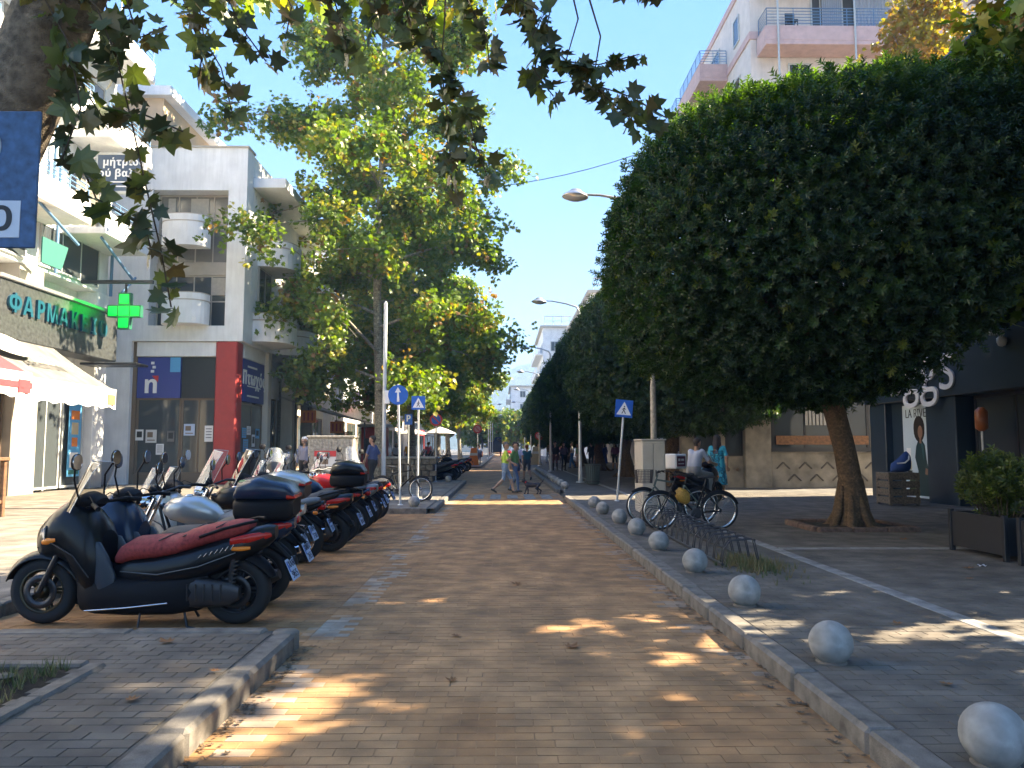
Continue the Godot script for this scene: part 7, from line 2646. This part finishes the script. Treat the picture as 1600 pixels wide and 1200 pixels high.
# ------------------------------------------------------------------ people: tapered capsules blended on a grid and meshed as surface nets
func net(bones: Array, cell: float, blend: float, out: Dictionary) -> void:
	var lo := Vector3.ONE * 1e9
	var hi := -lo
	for b in bones:
		var r := maxf(b[2], b[3]) + cell * 3
		for p in [b[0], b[1]]:
			lo = lo.min(p - Vector3.ONE * r)
			hi = hi.max(p + Vector3.ONE * r)
	var nx := int((hi.x - lo.x) / cell) + 2
	var ny := int((hi.y - lo.y) / cell) + 2
	var nz := int((hi.z - lo.z) / cell) + 2
	var f := PackedFloat32Array()
	f.resize(nx * ny * nz)
	var best := PackedFloat32Array()
	best.resize(nx * ny * nz)
	best.fill(1e9)
	var own := PackedByteArray()
	own.resize(nx * ny * nz)
	for b in bones:
		var pa: Vector3 = b[0]
		var ba: Vector3 = b[1] - pa
		var l2 := maxf(ba.length_squared(), 1e-9)
		var reach := maxf(b[2], b[3]) + cell * 2.2
		var a := ((pa.min(b[1]) - Vector3.ONE * reach - lo) / cell).floor()
		var e := ((pa.max(b[1]) + Vector3.ONE * reach - lo) / cell).ceil()
		for k in range(maxi(0, int(a.z)), mini(nz, int(e.z) + 1)):
			for j in range(maxi(0, int(a.y)), mini(ny, int(e.y) + 1)):
				var row := (k * ny + j) * nx
				for i in range(maxi(0, int(a.x)), mini(nx, int(e.x) + 1)):
					var p := lo + Vector3(i, j, k) * cell - pa
					var h := clampf(p.dot(ba) / l2, 0.0, 1.0)
					var d: float = (p - ba * h).length() - lerpf(b[2], b[3], h)
					if d < cell * 2.2:
						f[row + i] += exp(-d / blend)
						if d < best[row + i]:
							best[row + i] = d
							own[row + i] = b[4]
	var ids := PackedInt32Array()
	ids.resize(nx * ny * nz)
	ids.fill(-1)
	var v: PackedVector3Array = out.v
	var c: PackedByteArray = out.c
	var idx: PackedInt32Array = out.i
	var off := [0, 1, nx, nx + 1, nx * ny, nx * ny + 1, nx * ny + nx, nx * ny + nx + 1]
	var edges := [[0, 1], [2, 3], [4, 5], [6, 7], [0, 2], [1, 3], [4, 6], [5, 7], [0, 4], [1, 5], [2, 6], [3, 7]]
	for k in nz - 1:
		for j in ny - 1:
			var row := (k * ny + j) * nx
			for i in nx - 1:
				var at := row + i
				var n := 0
				for o in 8:
					if f[at + off[o]] > 1.0:
						n += 1
				if n == 0 or n == 8:
					continue
				var sum := Vector3.ZERO
				var m := 0
				for ed in edges:
					var fa := -log(maxf(f[at + off[ed[0]]], 1e-5))
					var fb := -log(maxf(f[at + off[ed[1]]], 1e-5))
					if (fa < 0) != (fb < 0):
						var t := fa / (fa - fb)
						var ca := Vector3(ed[0] & 1, (ed[0] >> 1) & 1, ed[0] >> 2)
						var cb := Vector3(ed[1] & 1, (ed[1] >> 1) & 1, ed[1] >> 2)
						sum += ca.lerp(cb, t)
						m += 1
				ids[at] = v.size()
				v.append(lo + (Vector3(i, j, k) + sum / m) * cell)
				var bo := 0
				for o in 8:
					if best[at + off[o]] < best[at + off[bo]]:
						bo = o
				c.append(own[at + off[bo]])
	var st := [1, nx, nx * ny]
	for k in range(1, nz - 1):
		for j in range(1, ny - 1):
			for i in range(1, nx - 1):
				var at := (k * ny + j) * nx + i
				var ins := f[at] > 1.0
				for ax in 3:
					if ins == (f[at + st[ax]] > 1.0):
						continue
					var s1: int = st[(ax + 1) % 3]
					var s2: int = st[(ax + 2) % 3]
					var q := [ids[at - s1 - s2], ids[at - s2], ids[at], ids[at - s1]]
					if q.min() < 0:
						continue
					if ins:
						idx.append_array([q[0], q[2], q[1], q[0], q[3], q[2]])
					else:
						idx.append_array([q[0], q[1], q[2], q[0], q[2], q[3]])
	out.v = v
	out.c = c
	out.i = idx


func body_mesh(fig: Dictionary, palette: Array) -> ArrayMesh:
	var s := S()
	s.set_smooth_group(1)
	for n in fig.i.size():
		var i: int = fig.i[n]
		s.set_color(palette[fig.c[i]])
		s.add_vertex(fig.v[i])
	return done(s)


# colours: 0 skin, 1 top, 2 trousers, 3 shoes, 4 hair, 5 sleeves below the elbow, 6 shanks
func figure(j: Dictionary) -> Dictionary:
	var b := []
	var pel: Vector3 = j.pelvis
	var ch: Vector3 = j.chest
	var nk: Vector3 = j.neck
	var sd: Vector3 = j.get("side", Vector3.RIGHT)
	for k in [-1, 1]:
		var o: Vector3 = sd * 0.075 * k
		b.append([pel + o, pel.lerp(ch, 0.5) + o * 0.8, 0.115, 0.105, 2])
		b.append([pel.lerp(ch, 0.3) + o * 0.85, ch + o, 0.112, 0.115, 1])
		b.append([ch + v3(0, 0.06, 0) + o, nk + sd * 0.15 * k - v3(0, 0.075, 0), 0.09, 0.058, 1])
	b.append([nk - v3(0, 0.06, 0), nk + (j.head - nk) * 0.5, 0.055, 0.048, 0])
	for k in 2:
		var sg := -1 if k == 0 else 1
		var sh: Vector3 = nk + sd * 0.175 * sg - v3(0, 0.075, 0)
		var el: Vector3 = j.elbow[k]
		var wr: Vector3 = j.wrist[k]
		b.append([sh, sh.lerp(el, 0.8), 0.056, 0.047, 1])
		b.append([sh.lerp(el, 0.8), el, 0.043, 0.039, 5])
		b.append([el, wr, 0.039, 0.026, 5])
		b.append([wr.lerp(el, 0.1), wr, 0.026, 0.025, 0])
		var hp: Vector3 = pel + sd * 0.09 * sg - v3(0, 0.03, 0)
		var kn: Vector3 = j.knee[k]
		var an: Vector3 = j.ankle[k]
		b.append([hp, kn, 0.092, 0.06, 2])
		b.append([kn, kn.lerp(an, 0.4), 0.058, 0.058, 6])
		b.append([kn.lerp(an, 0.4), an, 0.056, 0.037, 6])
		b.append([an - v3(0, 0.035, 0) - j.toe[k] * 0.35, an - v3(0, 0.045, 0) + j.toe[k], 0.04, 0.03, 3])
	var out := {"v": PackedVector3Array(), "c": PackedByteArray(), "i": PackedInt32Array()}
	net(b, 0.02, 0.014, out)
	# head
	var h: Vector3 = j.head
	var fw: Vector3 = j.face
	var rt := fw.cross(Vector3.UP).normalized()
	var up := rt.cross(fw).normalized()
	var hd := [[h + up * 0.03 - fw * 0.015, h + up * 0.03 + fw * 0.01, 0.088, 0.082, 0], [h - up * 0.05 + fw * 0.025, h - up * 0.075 + fw * 0.04, 0.058, 0.042, 0], [h - up * 0.01 + fw * 0.09, h - up * 0.035 + fw * 0.102, 0.011, 0.016, 0], [nk + v3(0, 0.02, 0), h - up * 0.03 - fw * 0.01, 0.05, 0.055, 0]]
	for k in [-1, 1]:
		hd.append([h + rt * 0.083 * k + up * 0.02, h + rt * 0.085 * k - up * 0.015, 0.016, 0.012, 0])
		hd.append([h + rt * 0.032 * k + up * 0.012 + fw * 0.078, h + rt * 0.038 * k + up * 0.012 + fw * 0.076, 0.009, 0.009, 4])
		hd.append([h + rt * 0.02 * k - up * 0.062 + fw * 0.083, h - up * 0.062 + fw * 0.085, 0.007, 0.008, 0])
	if j.get("long_hair", false):
		hd.append([h + up * 0.05 - fw * 0.03, h - up * 0.24 - fw * 0.09, 0.1, 0.085, 4])
		hd.append([h + up * 0.045 - fw * 0.02, h - up * 0.12 + rt * 0.07 - fw * 0.05, 0.098, 0.06, 4])
		hd.append([h + up * 0.045 - fw * 0.02, h - up * 0.12 - rt * 0.07 - fw * 0.05, 0.098, 0.06, 4])
	else:
		hd.append([h + up * 0.055 - fw * 0.035, h + up * 0.06 + fw * 0.02, 0.088, 0.072, 4])
		hd.append([h - fw * 0.05 + up * 0.02, h - fw * 0.05 - up * 0.04, 0.07, 0.05, 4])
	net(hd, 0.011, 0.006, out)
	for k in 2:
		var w: Vector3 = j.wrist[k]
		var d: Vector3 = (w - j.elbow[k]).normalized()
		var s2 := d.cross(j.face).normalized()
		if s2.length() < 0.5:
			s2 = Vector3.RIGHT
		var palm := s2.cross(d).normalized()
		var hn := [[w - d * 0.01, w + d * 0.03, 0.024, 0.026, 0]]
		for q in 4:
			var x := (q - 1.5) * 0.019
			var base := w + d * 0.075 + palm * x
			var l: float = [0.062, 0.074, 0.07, 0.054][q]
			hn.append([w + d * 0.02 + palm * x * 0.8, base, 0.014, 0.012, 0])
			hn.append([base, base + d * l * 0.55 + s2 * 0.006, 0.010, 0.009, 0])
			hn.append([base + d * l * 0.55 + s2 * 0.006, base + d * l + s2 * 0.024, 0.009, 0.007, 0])
		hn.append([w + d * 0.02 - palm * 0.024, w + d * 0.06 - palm * 0.05 + s2 * 0.012, 0.013, 0.011, 0])
		hn.append([w + d * 0.06 - palm * 0.05 + s2 * 0.012, w + d * 0.088 - palm * 0.052 + s2 * 0.02, 0.011, 0.008, 0])
		net(hn, 0.0075, 0.003, out)
	return out


func joints(kind: String) -> Dictionary:
	# facing -z
	var f := v3(0, 0, -1)
	match kind:
		"walk":
			return {"pelvis": v3(0, 0.92, 0), "chest": v3(0, 1.27, -0.03), "neck": v3(0, 1.48, -0.03), "head": v3(0, 1.62, -0.05), "face": f, "elbow": [v3(-0.25, 1.15, 0.10), v3(0.24, 1.14, -0.10)], "wrist": [v3(-0.22, 0.95, -0.02), v3(0.20, 1.02, -0.30)], "knee": [v3(-0.09, 0.50, -0.20), v3(0.10, 0.48, 0.05)], "ankle": [v3(-0.09, 0.085, -0.32), v3(0.10, 0.15, 0.40)], "toe": [v3(0, 0, -0.13), v3(0, -0.06, -0.11)]}
		"stroll":
			return {"pelvis": v3(0, 0.93, 0), "chest": v3(0, 1.28, -0.01), "neck": v3(0, 1.49, -0.01), "head": v3(0, 1.63, -0.03), "face": f, "elbow": [v3(-0.25, 1.16, -0.06), v3(0.25, 1.16, 0.10)], "wrist": [v3(-0.24, 0.94, -0.16), v3(0.25, 0.92, 0.06)], "knee": [v3(-0.09, 0.50, 0.02), v3(0.09, 0.51, -0.12)], "ankle": [v3(-0.09, 0.11, 0.20), v3(0.09, 0.085, -0.16)], "toe": [v3(0, -0.03, -0.12), v3(0, 0, -0.13)]}
		"stand":
			return {"pelvis": v3(0.01, 0.94, 0), "chest": v3(0, 1.29, 0), "neck": v3(0, 1.50, 0.0), "head": v3(0.01, 1.64, -0.02), "face": v3(0.25, 0, -1).normalized(), "elbow": [v3(-0.25, 1.17, 0.03), v3(0.26, 1.18, 0.02)], "wrist": [v3(-0.20, 1.0, -0.18), v3(0.25, 0.94, -0.05)], "knee": [v3(-0.11, 0.51, -0.02), v3(0.11, 0.51, -0.04)], "ankle": [v3(-0.12, 0.085, 0.03), v3(0.13, 0.085, 0.0)], "toe": [v3(-0.03, 0, -0.13), v3(0.04, 0, -0.13)]}
		"long":
			var q := joints("stand")
			q.long_hair = true
			return q
		_:
			# seated on a scooter, hands forward
			return {"pelvis": v3(0, 0.82, 0), "chest": v3(0, 1.16, -0.08), "neck": v3(0, 1.37, -0.13), "head": v3(0, 1.49, -0.18), "face": f, "elbow": [v3(-0.28, 1.05, -0.25), v3(0.28, 1.05, -0.25)], "wrist": [v3(-0.27, 1.0, -0.47), v3(0.27, 1.0, -0.47)], "knee": [v3(-0.19, 0.72, -0.45), v3(0.19, 0.72, -0.45)], "ankle": [v3(-0.18, 0.30, -0.40), v3(0.18, 0.30, -0.40)], "toe": [v3(0, 0, -0.13), v3(0, 0, -0.13)]}


func people() -> void:
	M.person = mk(Color.WHITE, 0.75)
	M.person.vertex_color_use_as_albedo = true
	var figs := {}
	for k in ["walk", "stroll", "stand", "long", "ride"]:
		figs[k] = figure(joints(k))
	var skin := Color(0.36, 0.21, 0.14)
	var dark := Color(0.02, 0.018, 0.02)
	var hair := Color(0.025, 0.018, 0.014)
	var grey := Color(0.22, 0.22, 0.23)
	var jeans := Color(0.09, 0.13, 0.22)
	var black := Color(0.018, 0.018, 0.022)
	# pose, x, d, y, turn, top, trousers, shanks, sleeves, hair, scale, label
	var list := [
		["walk", 0.08, 25.8, 0.0, -PI / 2, Color(0.42, 0.55, 0.06), Color(0.20, 0.26, 0.34), Color(0.34, 0.22, 0.16), skin, Color(0.1, 0.09, 0.08), 0.97, "person in a bright green T-shirt and blue shorts striding across the road"],
		["stroll", 0.42, 26.5, 0.0, -PI / 2 - 0.3, Color(0.10, 0.20, 0.07), jeans, jeans, skin, hair, 0.97, "person in dark green just behind the bright green T-shirt"],
		["stroll", 0.66, 34.7, 0.0, 0.1, Color(0.45, 0.42, 0.60), Color(0.03, 0.04, 0.09), skin, skin, hair, 0.98, "person in a lavender shirt and dark shorts walking away on the road"],
		["walk", 1.15, 36.0, 0.0, 0.2, Color(0.03, 0.10, 0.11), Color(0.05, 0.06, 0.08), skin, skin, Color(0.16, 0.05, 0.02), 0.95, "person in dark teal walking right of the lavender shirt"],
		["stand", 3.15, 46.0, 0.12, 2.6, black, Color(0.10, 0.04, 0.05), black, black, hair, 1.0, "person in black beside the third lamp post, left of a pair"],
		["long", 3.7, 46.6, 0.12, 3.6, Color(0.10, 0.06, 0.09), black, black, black, hair, 0.96, "long haired person in black and plum, right of the pair"],
		["stand", 4.6, 58.0, 0.12, 1.0, Color(0.06, 0.10, 0.30), Color(0.6, 0.58, 0.52), Color(0.6, 0.58, 0.52), skin, hair, 1.0, "person in a blue top and white trousers in the crowd"],
		["stroll", 4.75, 52.5, 0.12, 1.4, Color(0.4, 0.38, 0.33), Color(0.03, 0.12, 0.28), Color(0.03, 0.12, 0.28), skin, Color(0.3, 0.22, 0.12), 1.0, "fair haired person in a pale top and blue jeans in the crowd"],
		["long", 5.3, 54.0, 0.12, 2.2, Color(0.10, 0.17, 0.08), Color(0.28, 0.2, 0.15), skin, skin, hair, 0.95, "person in a green top and tan skirt beside a trunk"],
		["stand", 5.75, 50.0, 0.12, 0.4, black, black, black, black, hair, 1.02, "person all in black right of the litter bin"],
		["long", 6.4, 53.5, 0.12, 3.0, Color(0.5, 0.3, 0.24), Color(0.45, 0.2, 0.1), skin, skin, Color(0.2, 0.1, 0.05), 0.8, "small person in peach and orange between two in black and blue"],
		["long", 6.5, 49.5, 0.12, 3.2, Color(0.05, 0.07, 0.22), Color(0.10, 0.13, 0.30), Color(0.10, 0.13, 0.30), Color(0.05, 0.07, 0.22), hair, 0.98, "person in a long blue dress in the crowd"],
		["stand", 6.2, 50.6, 0.12, 0.7, black, Color(0.03, 0.03, 0.05), black, black, hair, 1.0, "person in black standing close behind the blue dress"],
		["long", 7.1, 48.6, 0.12, 2.7, Color(0.16, 0.04, 0.11), black, skin, Color(0.16, 0.04, 0.11), hair, 0.97, "dark haired person in a plum top at the right of the crowd"],
		["stand", 3.3, 70.0, 0.12, 2.0, Color(0.3, 0.28, 0.3), black, black, skin, hair, 1.0, "grey topped person far back near the yellow barrier"],
		["stroll", 4.3, 72.0, 0.12, 2.4, black, jeans, jeans, black, hair, 1.0, "person in black and jeans far back in the crowd"],
		["stand", 5.2, 68.0, 0.12, 0.3, Color(0.3, 0.1, 0.12), black, black, skin, hair, 1.0, "dark red topped person far back in the crowd"],
		["long", 5.9, 71.0, 0.12, 1.2, grey, black, black, grey, hair, 0.97, "grey clothed long haired person far back in the crowd"],
		["stand", -4.7, 49.0, 0.12, 0.6, Color(0.55, 0.07, 0.06), black, black, skin, hair, 1.0, "person in a red shirt seen beyond the stone planter"],
		["stand", -5.75, 47.5, 0.12, 3.0, Color(0.6, 0.32, 0.03), black, black, skin, hair, 1.0, "person in a yellow orange top left of the red shirt"],
		["long", -6.3, 46.0, 0.12, 3.4, Color(0.5, 0.5, 0.52), black, black, skin, hair, 0.97, "person in pale grey left of the yellow orange top"],
		["stand", -6.25, 24.5, 0.12, 2.8, Color(0.2, 0.2, 0.26), black, black, Color(0.2, 0.2, 0.26), Color(0.6, 0.6, 0.6), 0.98, "white haired person in dark grey left of the white cabinet"],
		["stroll", -4.0, 23.9, 0.12, 1.2, Color(0.05, 0.07, 0.16), black, black, skin, hair, 1.0, "person in navy right behind the white cabinet"],
		["stand", -2.2, 67.0, 0.0, 0.2, Color(0.5, 0.14, 0.04), Color(0.05, 0.05, 0.1), black, skin, hair, 1.0, "person in an orange top near the orange barrier"],
		["stroll", -1.9, 64.0, 0.0, 0.2, Color(0.05, 0.09, 0.2), Color(0.05, 0.05, 0.1), black, skin, hair, 1.0, "person in dark blue right of the orange barrier"],
		["ride", 4.66, 18.8, 0.12, -0.85, Color(0.36, 0.38, 0.44), Color(0.26, 0.26, 0.25), Color(0.26, 0.26, 0.25), skin, hair, 1.0, "person in pale grey riding the delivery scooter"],
		["long", 5.75, 20.6, 0.12, -0.5, Color(0.03, 0.28, 0.36), Color(0.03, 0.28, 0.36), skin, skin, hair, 0.97, "long haired person in a turquoise patterned dress by the cafe"],
	]
	for q in list:
		var t := thing("person", q[11], "person", "", v3(q[1], q[3], -q[2]), q[4])
		t.scale = Vector3.ONE * q[10]
		var shoes := Color(0.05, 0.045, 0.04)
		place("body", body_mesh(figs[q[0]], [skin, q[5], q[6], shoes, q[9], q[8], q[7]]), M.person, t)
		if q[11].contains("dress") and not q[11].contains("behind the blue dress"):
			dress(t, q[5], q[11].contains("turquoise"))
		if q[11].contains("tan skirt"):
			dress(t, Color(0.28, 0.2, 0.15), false, 0.98)
	bag_of_dress()
	dog()


func dress(t: Node3D, col: Color, patterned: bool, top := 1.36) -> void:
	var s := S()
	s.set_smooth_group(1)
	var rings := []
	for i in 12:
		var k := i / 11.0
		var y := lerpf(0.42, top, k)
		var w := lerpf(0.25, 0.185, smoothstep(0.0, 0.75, k)) if y < 1.05 else lerpf(0.185, 0.21, (y - 1.05) / 0.31)
		var ring := PackedVector3Array()
		for j in 24:
			var a := TAU * j / 24
			var fold := 1.0 + 0.07 * sin(a * 7.0) * (1.0 - k)
			ring.append(v3(cos(a) * w * fold, y, -sin(a) * w * 0.72 * fold))
		rings.append(ring)
	var m: StandardMaterial3D
	if patterned:
		var n := FastNoiseLite.new()
		n.seed = 77
		n.noise_type = FastNoiseLite.TYPE_CELLULAR
		n.frequency = 0.02
		var g := Gradient.new()
		g.offsets = PackedFloat32Array([0.0, 0.35, 0.5, 0.75])
		g.colors = PackedColorArray([Color(0.02, 0.09, 0.14), Color(0.05, 0.55, 0.68), Color(0.02, 0.16, 0.22), Color(0.35, 0.72, 0.78)])
		var tx := NoiseTexture2D.new()
		tx.width = 256
		tx.height = 256
		tx.seamless = true
		tx.noise = n
		tx.color_ramp = g
		m = mk(Color.WHITE, 0.85, 0, tx, 1.2)
		m.uv1_world_triplanar = false
	else:
		m = mk(col.linear_to_srgb(), 0.85)
	loft(s, rings)
	obj("dress", s, m, t)


func bag_of_dress() -> void:
	var t := thing("shopping_bag", "light blue carrier bag held beside the turquoise dress", "bag", "", v3(5.45, 0.62, -20.55))
	var s := S()
	hull(s, [[-0.15, 0.03, 0.34, 0.03], [-0.13, 0.0, 0.36, 0.06], [0.0, -0.01, 0.37, 0.08], [0.13, 0.0, 0.36, 0.06], [0.15, 0.03, 0.34, 0.03]], 14, 4.0)
	obj("bag", s, M.light_blue, t)
	s = S()
	tube(s, [v3(-0.08, 0.35, 0.0), v3(-0.03, 0.5, 0), v3(0.03, 0.5, 0), v3(0.08, 0.35, 0)], 0.008, 6)
	obj("handle", s, M.sign_white, t)


func dog() -> void:
	var t := thing("dog", "small dark dog with pale muzzle crossing the road behind the walkers", "dog", "", v3(0.98, 0.0, -25.3), 0.0)
	# standing side on, nose towards -x, tail towards +x
	var b := [[v3(-0.16, 0.30, 0), v3(0.0, 0.29, 0), 0.085, 0.075, 1], [v3(0.0, 0.29, 0), v3(0.2, 0.31, 0), 0.072, 0.07, 1], [v3(-0.18, 0.33, 0), v3(-0.27, 0.42, 0), 0.06, 0.045, 1], [v3(-0.28, 0.44, 0), v3(-0.31, 0.44, 0), 0.055, 0.05, 1], [v3(-0.33, 0.43, 0), v3(-0.42, 0.41, 0), 0.032, 0.022, 0], [v3(0.24, 0.34, 0), v3(0.34, 0.42, 0), 0.022, 0.014, 1], [v3(0.34, 0.42, 0), v3(0.38, 0.5, 0), 0.014, 0.009, 1]]
	for k in [-1, 1]:
		b.append([v3(-0.27, 0.48, 0.035 * k), v3(-0.255, 0.54, 0.045 * k), 0.018, 0.008, 1])
		var sw: float = 0.05 * k
		b.append([v3(-0.17, 0.27, 0.05 * k), v3(-0.17 + sw * 0.6, 0.15, 0.05 * k), 0.035, 0.02, 1])
		b.append([v3(-0.17 + sw * 0.6, 0.15, 0.05 * k), v3(-0.19 + sw, 0.03, 0.05 * k), 0.019, 0.015, 1])
		b.append([v3(-0.19 + sw, 0.025, 0.05 * k), v3(-0.22 + sw, 0.018, 0.05 * k), 0.018, 0.015, 1])
		b.append([v3(0.19, 0.28, 0.05 * k), v3(0.15 - sw * 0.5, 0.19, 0.055 * k), 0.05, 0.032, 1])
		b.append([v3(0.15 - sw * 0.5, 0.19, 0.055 * k), v3(0.24 - sw, 0.11, 0.055 * k), 0.028, 0.018, 1])
		b.append([v3(0.24 - sw, 0.11, 0.055 * k), v3(0.215 - sw, 0.025, 0.055 * k), 0.017, 0.015, 1])
		b.append([v3(0.215 - sw, 0.022, 0.055 * k), v3(0.185 - sw, 0.018, 0.055 * k), 0.018, 0.015, 1])
	var out := {"v": PackedVector3Array(), "c": PackedByteArray(), "i": PackedInt32Array()}
	net(b, 0.011, 0.008, out)
	place("body", body_mesh(out, [Color(0.16, 0.13, 0.11), Color(0.025, 0.022, 0.024)]), M.person, t)
	var s := S()
	lathe(s, [Vector2(0.052, -0.012), Vector2(0.056, -0.012), Vector2(0.056, 0.012), Vector2(0.052, 0.012), Vector2(0.052, -0.012)], 16, Transform3D(Basis(Vector3.BACK, 0.75), v3(-0.225, 0.385, 0)), FLAT, false)
	obj("collar", s, M.red_gloss, t)
